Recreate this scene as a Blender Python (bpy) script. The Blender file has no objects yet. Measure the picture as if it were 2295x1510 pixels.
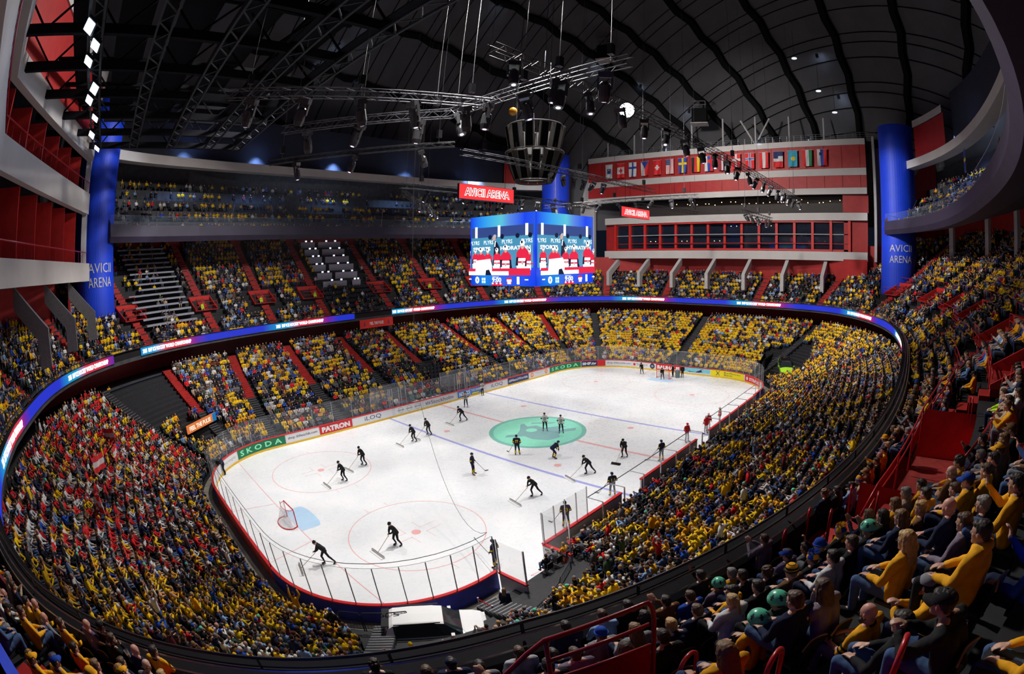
import bpy, bmesh, math, random
import numpy as np
from mathutils import Vector, Matrix
R_ = math.radians
random.seed(7)
sc = bpy.context.scene
COL = sc.collection

# ------------------------------------------------------------------ camera, world, lights, exposure
CAM = np.array([-35.537, -31.913, 16.145]); YAW, PIT, FPX = 0.510, -0.099, 1167.2
cd = bpy.data.cameras.new('camera'); co = bpy.data.objects.new('camera', cd); COL.objects.link(co)
cd.type = 'PANO'; cd.panorama_type = 'FISHEYE_EQUISOLID'
cd.sensor_width = 36.0; cd.sensor_fit = 'HORIZONTAL'
cd.fisheye_lens = 36.0 * FPX / 2295.0; cd.fisheye_fov = math.pi
cd.shift_x = -303.4 / 2295.0; cd.shift_y = -58.2 / 1510.0
cd.clip_start = 0.05; cd.clip_end = 500
fw = Vector((math.cos(PIT) * math.cos(YAW), math.cos(PIT) * math.sin(YAW), math.sin(PIT)))
co.location = CAM.tolist(); co.rotation_euler = fw.to_track_quat('-Z', 'Y').to_euler()
sc.camera = co
wd = bpy.data.worlds.new('world'); sc.world = wd; wd.use_nodes = True
wd.node_tree.nodes['Background'].inputs[0].default_value = (0.02, 0.03, 0.06, 1)
wd.node_tree.nodes['Background'].inputs[1].default_value = 0.2
sc.view_settings.view_transform = 'Standard'; sc.view_settings.look = 'None'
sc.view_settings.gamma = 1; sc.view_settings.exposure = 0.0; sc.view_settings.use_curve_mapping = False
cy = sc.cycles
cy.max_bounces = 5; cy.diffuse_bounces = 2; cy.glossy_bounces = 2; cy.transmission_bounces = 4; cy.transparent_max_bounces = 10
cy.caustics_reflective = False; cy.caustics_refractive = False; cy.use_adaptive_sampling = True; cy.adaptive_threshold = 0.02
cy.sample_clamp_indirect = 4.0

def spot(x, y, z, tx, ty, tz, power, ang=60, size=0.6, blend=0.5, col=(1, .97, .93)):
    l = bpy.data.lights.new('arena_spot_light', 'SPOT'); l.energy = power; l.spot_size = R_(ang); l.spot_blend = blend
    l.shadow_soft_size = size; l.color = col
    o = bpy.data.objects.new('arena_spot_light', l); COL.objects.link(o); o.location = (x, y, z)
    o.rotation_euler = Vector((tx - x, ty - y, tz - z)).to_track_quat('-Z', 'Y').to_euler()
def arealamp(x, y, z, tx, ty, tz, power, sx=2.0, col=(1, 1, 1), spread=120):
    l = bpy.data.lights.new('arena_flood_light', 'AREA'); l.energy = power; l.shape = 'DISK'; l.size = sx; l.color = col; l.spread = R_(spread)
    o = bpy.data.objects.new('arena_flood_light', l); COL.objects.link(o); o.location = (x, y, z)
    o.rotation_euler = Vector((tx - x, ty - y, tz - z)).to_track_quat('-Z', 'Y').to_euler()
# white floodlights of the rig over the rink
for sx in (-1, 0, 1):
    for sy in (-1, 1):
        spot(sx * 20, sy * 13, 33, sx * 15, sy * 4.5, 0, 16500, 62, 0.7, 0.75)
# wider floods reaching the lower stands and, weakly, the upper ones
for sx, sy in ((-1, -1), (-1, 1), (1, -1), (1, 1)):
    arealamp(sx * 12, sy * 8, 34, sx * 30, sy * 24, 4, 4600, 2.0, (1, .96, .9), 105)
arealamp(0, 0, 36, 0, 0, 0, 2600, 5, (.95, .95, 1), 175)
# blue-white lamps under the roof above the third tier
for i, (x, y) in enumerate(((-26, 37), (-14, 40), (0, 41.5), (14, 40.5), (26, 37), (22, -39), (30, -37.5))):
    arealamp(x, y, 32.5, x, y + (3 if y > 0 else -3), 22, 500, 0.8, (.30, .50, 1), 90)
# floods washing the end facade and the columns
arealamp(20, 0, 37.5, 47, 0, 27, 2700, 2.5, (1, .95, .9), 110)
arealamp(-20, 4, 37.5, -46, 6, 24, 2400, 2.5, (1, .95, .92), 110)
spot(12, -12, 34, 39.5, -30, 24, 22000, 30, .5, .6, (.9, .93, 1)); spot(-14, 6, 34, -39.5, 30, 24, 20000, 34, .5, .6, (.9, .93, 1)); spot(8, 8, 34, 39.5, 30, 26, 16000, 30, .5, .6, (.9, .93, 1))

# ------------------------------------------------------------------ materials
_M = {}
def mat(name, col=(.5, .5, .5), rough=.6, metal=0.0, var=.12, scale=6.0, spec=.5, bump=0.0, alpha=None, emit=None, estr=1.0, attr=None):
    if name in _M: return _M[name]
    m = bpy.data.materials.new(name); m.use_nodes = True; _M[name] = m
    nt = m.node_tree; N = nt.nodes; L = nt.links; b = N['Principled BSDF']
    b.inputs['Roughness'].default_value = rough; b.inputs['Metallic'].default_value = metal; b.inputs['Specular IOR Level'].default_value = spec
    if emit is not None:
        b.inputs['Base Color'].default_value = (0, 0, 0, 1)
        if attr:
            a = N.new('ShaderNodeAttribute'); a.attribute_name = attr; L.new(a.outputs['Color'], b.inputs['Emission Color'])
        else: b.inputs['Emission Color'].default_value = (*emit, 1)
        b.inputs['Emission Strength'].default_value = estr
        return m
    no = N.new('ShaderNodeTexNoise'); no.inputs['Scale'].default_value = scale; no.inputs['Detail'].default_value = 3
    tc = N.new('ShaderNodeTexCoord'); L.new(tc.outputs['Object'], no.inputs['Vector'])
    mr = N.new('ShaderNodeMapRange'); mr.inputs[1].default_value = .3; mr.inputs[2].default_value = .7; mr.inputs[3].default_value = 1 - var; mr.inputs[4].default_value = 1 + var
    L.new(no.outputs[0], mr.inputs[0])
    mx = N.new('ShaderNodeVectorMath'); mx.operation = 'SCALE'; mx.inputs[0].default_value = col
    if attr:
        a = N.new('ShaderNodeAttribute'); a.attribute_name = attr; L.new(a.outputs['Color'], mx.inputs[0])
    L.new(mr.outputs[0], mx.inputs[3]); L.new(mx.outputs[0], b.inputs['Base Color'])
    if bump:
        bp = N.new('ShaderNodeBump'); bp.inputs['Strength'].default_value = bump; bp.inputs['Distance'].default_value = .02
        L.new(no.outputs[0], bp.inputs['Height']); L.new(bp.outputs[0], b.inputs['Normal'])
    if alpha is not None: b.inputs['Alpha'].default_value = alpha
    return m
def clearmat(name, tint=(.8, .85, .9), amount=.15, rough=.1):
    """thin sheet: mostly transparent with a little tinted gloss and haze"""
    if name in _M: return _M[name]
    m = bpy.data.materials.new(name); m.use_nodes = True; _M[name] = m; nt = m.node_tree; N = nt.nodes; L = nt.links
    for n in list(N): N.remove(n)
    o = N.new('ShaderNodeOutputMaterial'); t = N.new('ShaderNodeBsdfTransparent'); g = N.new('ShaderNodeBsdfPrincipled'); x = N.new('ShaderNodeMixShader')
    g.inputs['Base Color'].default_value = (*tint, 1); g.inputs['Roughness'].default_value = rough
    x.inputs[0].default_value = amount; L.new(t.outputs[0], x.inputs[1]); L.new(g.outputs[0], x.inputs[2]); L.new(x.outputs[0], o.inputs[0])
    return m
WHITE = mat('white_paint', (.72, .72, .70), .5, var=.04)
OFFW = mat('grey_white_panel', (.42, .40, .40), .6, var=.06, scale=.6)
RED = mat('red_paint', (.55, .022, .018), .45, var=.1, scale=2)
DRED = mat('dark_red_panel', (.36, .014, .014), .55, var=.12, scale=1.2)
REDRAIL = mat('red_rail_paint', (.42, .012, .016), .28, var=.06)
BLACK = mat('black_metal', (.014, .014, .017), .4, var=.2)
DARK = mat('dark_concrete', (.045, .045, .052), .75, var=.3, scale=1.5)
STEP = mat('dark_step', (.014, .014, .018), .7, var=.3, scale=3)
STEPR = mat('red_step', (.34, .014, .012), .6, var=.2, scale=2)
EDGE = mat('pale_step_edge', (.26, .26, .28), .6)
GREYM = mat('grey_metal', (.25, .25, .26), .4, metal=.6)
POSTM = mat('glass_post_grey', (.34, .35, .37), .5)
STEEL = mat('steel', (.55, .56, .58), .32, metal=.85)
BLUE = mat('blue_column_paint', (.004, .045, .62), .55, var=.06, scale=.8)
PURP = mat('dark_plum_panel', (.035, .028, .06), .6, var=.2, scale=.5)
ROOF = mat('roof_panel', (.085, .083, .09), .85, var=.12, scale=.25)
CAPM = mat('parapet_matt_black', (.016, .015, .018), .9, var=.08, scale=1.5, spec=.15)
CABLE = mat('dark_cable', (.05, .05, .055), .6)
RIB = mat('roof_rib_black', (.006, .006, .007), .9, var=.2, spec=.1)
GLASS = clearmat('rink_glass', (.75, .8, .85), .10, .06)
NET = clearmat('safety_net', (.05, .05, .055), .02, .9)
SMOKE = clearmat('balcony_glass', (.35, .45, .6), .10, .05)
WINDOW = mat('dark_window_glass', (.012, .016, .03), .06, var=.1, spec=.8)
LAMP = mat('lamp_lens', emit=(1, .97, .93), estr=14)
LAMPB = mat('blue_white_lamp_lens', emit=(.55, .72, 1), estr=20)
LAMPW = mat('warm_lamp_lens', emit=(1, .62, .25), estr=6)

# ------------------------------------------------------------------ mesh building
class MB:
    def __init__(s): s.v = []; s.f = []; s.m = []; s.mats = []; s.k = 0; s.col = None
    def use(s, m):
        if m not in s.mats: s.mats.append(m)
        s.k = s.mats.index(m); return s
    def add(s, vs, fs):
        o = len(s.v); s.v.extend([tuple(map(float, p)) for p in vs]); s.f.extend([tuple(i + o for i in f) for f in fs]); s.m.extend([s.k] * len(fs)); return s
    def box(s, c, d, rz=0, rx=0, ry=0):
        x, y, z = d[0] / 2, d[1] / 2, d[2] / 2
        vs = [Vector((a * x, b * y, e * z)) for a in (-1, 1) for b in (-1, 1) for e in (-1, 1)]
        if rz or rx or ry:
            M = Matrix.Rotation(rz, 3, 'Z') @ Matrix.Rotation(ry, 3, 'Y') @ Matrix.Rotation(rx, 3, 'X'); vs = [M @ v for v in vs]
        c = Vector(c); return s.add([v + c for v in vs], [(0, 1, 3, 2), (4, 6, 7, 5), (0, 4, 5, 1), (2, 3, 7, 6), (0, 2, 6, 4), (1, 5, 7, 3)])
    def tube(s, pts, r, n=6, cap=True, closed=False):
        P = [Vector(p) for p in pts]; m = len(P); rr = r if hasattr(r, '__len__') else [r] * m
        vs = []; up = None
        for i, p in enumerate(P):
            a = P[(i - 1) % m] if (i > 0 or closed) else p; b = P[(i + 1) % m] if (i < m - 1 or closed) else p
            t = (b - a).normalized()
            if up is None: up = Vector((0, 0, 1)) if abs(t.z) < .9 else Vector((1, 0, 0))
            x = t.cross(up)
            if x.length < 1e-4: x = t.cross(Vector((.3, .9, .1)))
            x.normalize(); y = x.cross(t).normalized(); up = y
            for k in range(n): q = 2 * math.pi * k / n; vs.append(p + (x * math.cos(q) + y * math.sin(q)) * rr[i])
        fs = []
        for i in range(m if closed else m - 1):
            j = (i + 1) % m
            for k in range(n): l = (k + 1) % n; fs.append((i * n + k, i * n + l, j * n + l, j * n + k))
        if cap and not closed: fs.append(tuple(range(n - 1, -1, -1))); fs.append(tuple((m - 1) * n + k for k in range(n)))
        return s.add(vs, fs)
    def bar(s, a, b, w, h):
        a, b = Vector(a), Vector(b); t = (b - a).normalized(); up = Vector((0, 0, 1)) if abs(t.z) < .95 else Vector((1, 0, 0))
        x = t.cross(up).normalized() * w / 2; y = x.cross(t).normalized() * h / 2
        vs = [p + i * x + j * y for p in (a, b) for i, j in ((-1, -1), (1, -1), (1, 1), (-1, 1))]
        return s.add(vs, [(0, 1, 2, 3), (7, 6, 5, 4), (0, 4, 5, 1), (1, 5, 6, 2), (2, 6, 7, 3), (3, 7, 4, 0)])
    def grid(s, rows, closed=False):
        n = len(rows[0]); vs = [p for r in rows for p in r]; fs = []
        for i in range(len(rows) - 1):
            for k in range(n if closed else n - 1): l = (k + 1) % n; fs.append((i * n + k, i * n + l, (i + 1) * n + l, (i + 1) * n + k))
        return s.add(vs, fs)
    def lathe(s, prof, c=(0, 0, 0), n=20, cap=True):
        vs = [(c[0] + r * math.cos(2 * math.pi * k / n), c[1] + r * math.sin(2 * math.pi * k / n), c[2] + z) for r, z in prof for k in range(n)]
        fs = [(i * n + k, i * n + (k + 1) % n, (i + 1) * n + (k + 1) % n, (i + 1) * n + k) for i in range(len(prof) - 1) for k in range(n)]
        if cap: fs.append(tuple(range(n - 1, -1, -1))); fs.append(tuple((len(prof) - 1) * n + k for k in range(n)))
        return s.add(vs, fs)
    def ball(s, c, r, nu=10, nv=7, M=None):
        if not hasattr(r, '__len__'): r = (r, r, r)
        vs = []; fs = []
        for i in range(nv + 1):
            t = math.pi * i / nv
            for k in range(nu):
                q = 2 * math.pi * k / nu; p = Vector((r[0] * math.sin(t) * math.cos(q), r[1] * math.sin(t) * math.sin(q), r[2] * math.cos(t)))
                vs.append((M @ p if M else p) + Vector(c))
        for i in range(nv):
            for k in range(nu): l = (k + 1) % nu; fs.append((i * nu + k, (i + 1) * nu + k, (i + 1) * nu + l, i * nu + l))
        return s.add(vs, fs)
    def obj(s, name, parent=None, label=None, cat=None, group=None, kind=None, smooth=False, loc=None, mat=None):
        me = bpy.data.meshes.new(name)
        if loc is not None: lx, ly, lz = loc; vv = [(x - lx, y - ly, z - lz) for x, y, z in s.v]
        else: vv = s.v
        me.from_pydata(vv, [], s.f)
        for m in (s.mats or [mat or DARK]): me.materials.append(m)
        me.polygons.foreach_set('material_index', s.m)
        if smooth: me.polygons.foreach_set('use_smooth', [True] * len(s.f))
        if s.col is not None:
            a = me.color_attributes.new('Col', 'FLOAT_COLOR', 'CORNER' if len(s.col) != len(s.v) else 'POINT'); a.data.foreach_set('color', np.array(s.col, dtype=np.float32).ravel())
        me.update(); o = bpy.data.objects.new(name, me); COL.objects.link(o)
        if loc is not None: o.location = loc
        if parent: o.parent = parent
        return tag(o, label, cat, group, kind)
def tag(o, label=None, cat=None, group=None, kind=None):
    if label: o['label'] = label
    if cat: o['category'] = cat
    if group: o['group'] = group
    if kind: o['kind'] = kind
    return o
def empty(name, loc=(0, 0, 0), rz=0, label=None, cat=None, group=None):
    o = bpy.data.objects.new(name, None); COL.objects.link(o); o.location = loc; o.rotation_euler = (0, 0, rz); o.empty_display_size = .2
    return tag(o, label, cat, group)
def copytree(o, parent=None):
    c = o.copy(); COL.objects.link(c)
    if parent: c.parent = parent
    for ch in list(o.children): copytree(ch, c)
    return c
_TX = {}
def textmesh(s, size=1.0, bold=0.0, xs=1.0):
    """flat text as (verts Nx2, faces); width centred on x=0, baseline-centred on y"""
    k = (s, size, bold, xs)
    if k in _TX: return _TX[k]
    c = bpy.data.curves.new('t', 'FONT'); c.body = s; c.size = size; c.offset = bold; c.align_x = 'CENTER'; c.align_y = 'CENTER'; c.resolution_u = 2; c.fill_mode = 'FRONT'
    o = bpy.data.objects.new('t', c); COL.objects.link(o); dg = bpy.context.evaluated_depsgraph_get(); e = o.evaluated_get(dg); me = e.to_mesh()
    V = np.array([(v.co.x * xs, v.co.y) for v in me.vertices]); F = [tuple(p.vertices) for p in me.polygons]; e.to_mesh_clear()
    bpy.data.objects.remove(o); bpy.data.curves.remove(c)
    if len(V):
        V[:, 0] -= (V[:, 0].max() + V[:, 0].min()) / 2; V[:, 1] -= (V[:, 1].max() + V[:, 1].min()) / 2
    _TX[k] = (V, F); return _TX[k]
def fit_text(s, w, h, bold=.0):
    V, F = textmesh(s, 1.0, bold); d = V.max(0) - V.min(0); return V * [w / d[0], h / d[1]], F

# ------------------------------------------------------------------ plan geometry
RA, RB, RN = 43.0, 31.8, 2.75
_t = np.linspace(0, 2 * np.pi, 8001); _c, _s = np.cos(_t), np.sin(_t)
_RX = RA * np.sign(_c) * abs(_c) ** (2 / RN); _RY = RB * np.sign(_s) * abs(_s) ** (2 / RN)
_SL = np.concatenate([[0], np.cumsum(np.hypot(np.diff(_RX), np.diff(_RY)))]); RL = _SL[-1]
# the real balcony line departs a little from the ideal curve, most at the left end
_CS = [0, 3.4, 12, 19.5, 29.9, 42.5, 57, 66, 76, 85.6, 98.7, 108.7, 114, 121, 126, 132.4, 140, 144.5, 147.5, 150, 152, 154, 156, 160, 190, 202, 217, 229, 242.4, RL]
_CV = [-.6, -.6, .2, .6, .8, .5, .6, .3, -.4, -.8, -.4, .5, .9, 1.3, 1.7, 1.7, 1.55, 1.35, 1.0, .7, .5, .25, .05, 0, 0, -.2, -.2, .3, -.7, -.6]
def ringp(s, nd=0.0):
    """point and outward normal of the balcony line at arc length s, moved out by nd"""
    s = np.asarray(s, float) % RL
    x = np.interp(s, _SL, _RX); y = np.interp(s, _SL, _RY); nd = nd + np.interp(s, _CS, _CV)
    gx = np.sign(x) * abs(x / RA) ** (RN - 1) / RA; gy = np.sign(y) * abs(y / RB) ** (RN - 1) / RB; g = np.hypot(gx, gy)
    return np.stack([x + gx / g * nd, y + gy / g * nd], -1), np.stack([gx / g, gy / g], -1)
_RQ = ringp(_SL)[0]
def ring_s(x, y):
    """arc length of the ring point nearest to (x,y)"""
    return float(_SL[int(np.argmin((_RQ[:, 0] - x) ** 2 + (_RQ[:, 1] - y) ** 2))])
HX, HY, CR = 30.0, 15.0, 8.5
def boardp(u, off=0.0):
    """point, normal at perimeter length u of the rink boards (from +X axis, counter-clockwise)"""
    a = HY - CR; b = HX - CR; arc = math.pi * CR / 2
    L = 4 * a + 4 * b + 4 * arc; u = u % L
    segs = [(a, 'e', (HX, 0), (0, 1)), (arc, 'c', (b, a), 0), (2 * b, 'e', (b, HY), (-1, 0)), (arc, 'c', (-b, a), 90), (2 * a, 'e', (-HX, a), (0, -1)), (arc, 'c', (-b, -a), 180), (2 * b, 'e', (-b, -HY), (1, 0)), (arc, 'c', (b, -a), 270), (a, 'e', (HX, -a), (0, 1))]
    for l, k, p, q in segs:
        if u <= l + 1e-9:
            if k == 'e': n = (q[1], -q[0]); return (p[0] + q[0] * u + n[0] * off, p[1] + q[1] * u + n[1] * off), n
            t = R_(q) + u / CR; n = (math.cos(t), math.sin(t)); return (p[0] + n[0] * (CR + off), p[1] + n[1] * (CR + off)), n
        u -= l
    return boardp(0, off)
BL = 4 * (HY - CR) + 4 * (HX - CR) + 2 * math.pi * CR
def board_u(x, y):
    b = [(math.hypot(boardp(k * .1)[0][0] - x, boardp(k * .1)[0][1] - y), k * .1) for k in range(int(BL * 10))]
    return min(b)[1]
LOFF = 1.25                                                   # walkway behind the boards
def lower(s, t):
    """plan point on the lower bowl: t=0 behind the boards, t=1 at the balcony line + 1 m; and its outward direction"""
    p, n = ringp(s, 1.2)
    q = np.stack([np.clip(p[..., 0], -(HX - CR), HX - CR), np.clip(p[..., 1], -(HY - CR), HY - CR)], -1)
    d = p - q; D = np.hypot(d[..., 0], d[..., 1])[..., None]; e = d / D; r0 = CR + LOFF
    return q + e * (r0 + (D - r0) * np.asarray(t)[..., None]), e
NLOW = 21
def lowz(t): return 0.45 + 6.2 * t ** 1.12
# upper tier rows
def upz(j): return 8.85 + .61 * j
def upnd(j): return .95 + .85 * j
def is_end(s):
    p, _ = ringp(s); return (abs(p[..., 0]) > 38) & (abs(p[..., 1]) < 23.5)
def side_of(x, y): return 'end' if abs(x) > 38 else 'side'
# projection into the photograph, only used to leave out what the frame cannot show
_cy, _sy, _cp, _sp = math.cos(YAW), math.sin(YAW), math.cos(PIT), math.sin(PIT)
_FW = np.array([_cp * _cy, _cp * _sy, _sp]); _RT = np.array([_sy, -_cy, 0]); _UP = np.cross(_RT, _FW)
def inframe(p, m=40):
    d = np.asarray(p, float) - CAM; L = np.linalg.norm(d); d = d / L; a, b, c = d @ _RT, d @ _UP, d @ _FW
    th = math.acos(max(-1, min(1, c))); n = math.hypot(a, b) + 1e-9; r = 2 * FPX * math.sin(th / 2); u = 1450.9 + r * a / n; v = 696.8 - r * b / n
    return -m < u < 2295 + m and -m < v < 1510 + m and th < 1.55, L
def inframe_np(P, m=30):
    d = P - CAM; L = np.linalg.norm(d, axis=1); d = d / L[:, None]; a, b, c = d @ _RT, d @ _UP, d @ _FW
    th = np.arccos(np.clip(c, -1, 1)); n = np.hypot(a, b) + 1e-9; r = 2 * FPX * np.sin(th / 2); u = 1450.9 + r * a / n; v = 696.8 - r * b / n
    return (u > -m) & (u < 2295 + m) & (v > -m) & (v < 1510 + m) & (th < 1.55), L
# ------------------------------------------------------------------ ice
def icemat():
    m = bpy.data.materials.new('ice'); m.use_nodes = True; nt = m.node_tree; N = nt.nodes; L = nt.links; b = N['Principled BSDF']
    tc = N.new('ShaderNodeTexCoord'); n1 = N.new('ShaderNodeTexNoise'); n1.inputs['Scale'].default_value = .35; n1.inputs['Detail'].default_value = 6
    n2 = N.new('ShaderNodeTexNoise'); n2.inputs['Scale'].default_value = 1.2; n2.inputs['Detail'].default_value = 8; n2.inputs['Distortion'].default_value = 2.5
    L.new(tc.outputs['Object'], n1.inputs[0]); L.new(tc.outputs['Object'], n2.inputs[0])
    r = N.new('ShaderNodeValToRGB'); r.color_ramp.elements[0].color = (.74, .77, .80, 1); r.color_ramp.elements[0].position = .3; r.color_ramp.elements[1].color = (.82, .83, .85, 1); r.color_ramp.elements[1].position = .62
    L.new(n1.outputs[0], r.inputs[0]); L.new(r.outputs[0], b.inputs['Base Color'])
    q = N.new('ShaderNodeMapRange'); q.inputs[1].default_value = .35; q.inputs[2].default_value = .65; q.inputs[3].default_value = .24; q.inputs[4].default_value = .36
    L.new(n2.outputs[0], q.inputs[0]); L.new(q.outputs[0], b.inputs['Roughness']); b.inputs['Specular IOR Level'].default_value = .45
    return m
ICE = icemat()
def mkpaint(n, c): return mat(n, c, .3, var=.05, scale=2)
P_RED = mkpaint('ice_red_line', (.80, .42, .42)); P_FAINT = mkpaint('ice_faint_red_line', (.82, .58, .58)); P_BLUE = mkpaint('ice_blue_line', (.36, .38, .76)); P_CREASE = mkpaint('ice_crease_blue', (.46, .66, .86))
P_GRN = mkpaint('ice_mint_logo', (.27, .74, .56)); P_GRY = mkpaint('ice_grey_logo', (.22, .42, .42)); P_GRY2 = mkpaint('ice_dark_mint', (.20, .52, .44))
b = MB(); b.use(ICE); N_ = 240
rim = [boardp(BL * k / N_, 0.05)[0] for k in range(N_)]
b.add([(x, y, 0) for x, y in rim], [tuple(range(N_))])
def line(x0, y0, x1, y1, w, m, z=.004):
    b.use(m); d = Vector((x1 - x0, y1 - y0)).normalized(); n = Vector((-d.y, d.x)) * w / 2
    b.add([(x0 + n.x, y0 + n.y, z), (x0 - n.x, y0 - n.y, z), (x1 - n.x, y1 - n.y, z), (x1 + n.x, y1 + n.y, z)], [(0, 1, 2, 3)])
def ringline(cx, cy, r, w, m, a0=0, a1=360, z=.004, n=72):
    b.use(m); rows = [[(cx + q * math.cos(R_(a0 + (a1 - a0) * k / n)), cy + q * math.sin(R_(a0 + (a1 - a0) * k / n)), z) for k in range(n + 1)] for q in (r - w / 2, r + w / 2)]; b.grid(rows)
def disc(cx, cy, r, m, z=.004, n=40, a0=0, a1=360):
    b.use(m); b.add([(cx + r * math.cos(R_(a0 + (a1 - a0) * k / n)), cy + r * math.sin(R_(a0 + (a1 - a0) * k / n)), z) for k in range(n + (a1 - a0 < 360))], [tuple(range(n + (a1 - a0 < 360)))])
def poly(pts, m, z=.004): b.use(m); b.add([(x, y, z) for x, y in pts], [tuple(range(len(pts)))])
line(0, -15, 0, 15, .3, P_RED); line(-7.29, -15, -7.29, 15, .3, P_BLUE); line(7.29, -15, 7.29, 15, .3, P_BLUE)
for sx in (-1, 1):
    line(sx * 26, -14.0, sx * 26, 14.0, .06, P_RED, .005)
    b.use(P_CREASE); pts = [(sx * 26, -1.8)] + [(sx * (26 - 1.35 - .47 * math.cos(R_(a)) ** .8), 1.8 * math.sin(R_(a))) for a in np.linspace(-89, 89, 24)] + [(sx * 26, 1.8)]; poly(pts if sx < 0 else pts[::-1], P_CREASE, .004)
    for sy in (-1, 1):
        line(sx * 26, sy * 3.4, sx * 30, sy * 4.27, .06, P_RED)
        ringline(sx * 20, sy * 7, 4.5, .06, P_RED); disc(sx * 20, sy * 7, .32, P_RED)
        disc(sx * 5.65, sy * 7, .32, P_RED)
        for qx in (-1, 1):
            for qy in (-1, 1):
                line(20 * sx + qx * .6, sy * 7 + qy * .35, 20 * sx + qx * 1.8, sy * 7 + qy * .35, .05, P_FAINT); line(20 * sx + qx * .6, sy * 7 + qy * .35, 20 * sx + qx * .6, sy * 7 + qy * 1.25, .05, P_FAINT)
            line(20 * sx + qx * .85, sy * 7 + 4.5, 20 * sx + qx * .85, sy * 7 + 5.1, .05, P_FAINT); line(20 * sx + qx * .85, sy * 7 - 4.5, 20 * sx + qx * .85, sy * 7 - 5.1, .05, P_FAINT)
ringline(0, 0, 4.5, .45, P_GRY2, z=.005); disc(0, 0, 4.3, P_GRN, .006, 72)
# centre logo: a reclining dark figure shape inside the mint disc
def blob(pts, m, z): poly(pts, m, z)
blob([(-3.3, 1.2), (-2.7, 1.5), (-2.0, .9), (-.9, 1.5), (.5, 2.7), (.9, 2.6), (.4, 1.7), (1.2, 1.2), (1.1, .1), (2.5, -.9), (2.7, -1.5), (1.5, -1.3), (-.2, -2.9), (-1.4, -2.6), (-2.1, -1.2), (-1.9, 0), (-2.9, .8)], P_GRY, .009)
blob([(.3, -1.6), (2.2, -2.9), (2.9, -2.5), (1.0, -1.1)], P_GRY, .010); blob([(2.6, .3), (3.2, .2), (1.6, 2.2), (1.3, 2.0)], P_GRY, .010); disc(-.2, .6, .55, P_GRN, .012)
line(-18.85, -15.6, -16.9, -15.9, .05, P_RED); line(-18.85, -15.6, -17.6, -17.0, .05, P_RED)
b.use(ICE); b.add([(-21, -14.9, -.001), (-21, -18.2, -.001), (-16.7, -18.2, -.001), (-16.7, -14.9, -.001)], [(0, 1, 2, 3)])
floor = b.obj('floor', kind='structure', label='white ice sheet with red and blue lines and a mint centre disc')
# concrete apron around and under the bowl
b = MB().use(mat('apron_concrete', (.20, .18, .15), .8, var=.25, scale=.7)); b.box((0, 0, -.06), (104, 84, .1))
b.obj('ground', kind='structure', label='brown grey concrete apron around the rink')

# ------------------------------------------------------------------ dasher boards
S_GATE0, S_GATE1 = board_u(-20.8, -15), board_u(-17.2, -15)
S_BEN1 = board_u(19.5, -15)
BOARDW = mat('board_white', (.74, .74, .75), .4, var=.03); KICK = mat('board_yellow_kick', (.85, .52, .03), .4, var=.05); CAPR = mat('board_red_cap', (.62, .025, .03), .35, var=.08)
BLUEB = mat('board_blue_cover', (.03, .04, .42), .6, var=.3, scale=1.2); REDB = mat('board_red_cover', (.85, .05, .02), .5, var=.2, scale=1.2)
def strip(b, u0, u1, off0, z0, off1, z1, m, du=.5, wrap=True):
    b.use(m); n = max(2, int((u1 - u0) / du) + 1); us = np.linspace(u0, u1, n)
    b.grid([[(*boardp(u, off0)[0], z0) for u in us], [(*boardp(u, off1)[0], z1) for u in us]])
bd = empty('dasher_boards', (0, 0, 0), label='white dasher boards around the ice with red cap and yellow kick strip', cat='rink boards')
U0, U1 = S_BEN1, BL + S_GATE0
p = MB(); strip(p, U0, U1, 0, .0, 0, .2, KICK); strip(p, U0, U1, .0, .2, 0, 1.06, BOARDW)
p.obj('panel', bd)
p = MB(); strip(p, U0, U1, .11, 1.06, .11, 0, BOARDW); p.use(BLUEB)
p = MB(); us = np.linspace(U0, U1, 300)
back = MB()
def backcol(u):
    x, y = boardp(u)[0]
    if x < -22 and abs(y) < 11: 
        return REDB if -6.5 < y < 6 else BLUEB
    return BLUEB
for a, c in zip(us[:-1], us[1:]): strip(back, a, c, .13, 1.06, .13, 0, backcol((a + c) / 2), du=9)
back.obj('outer_cover', bd)
p = MB(); n = 320; us = np.linspace(U0, U1, n); p.use(CAPR)
p.grid([[(*boardp(u, o)[0], z) for u in us] for o, z in ((-.03, 1.04), (-.03, 1.12), (.17, 1.12), (.17, 1.04), (-.03, 1.04))]); p.obj('cap_rail', bd)
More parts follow.
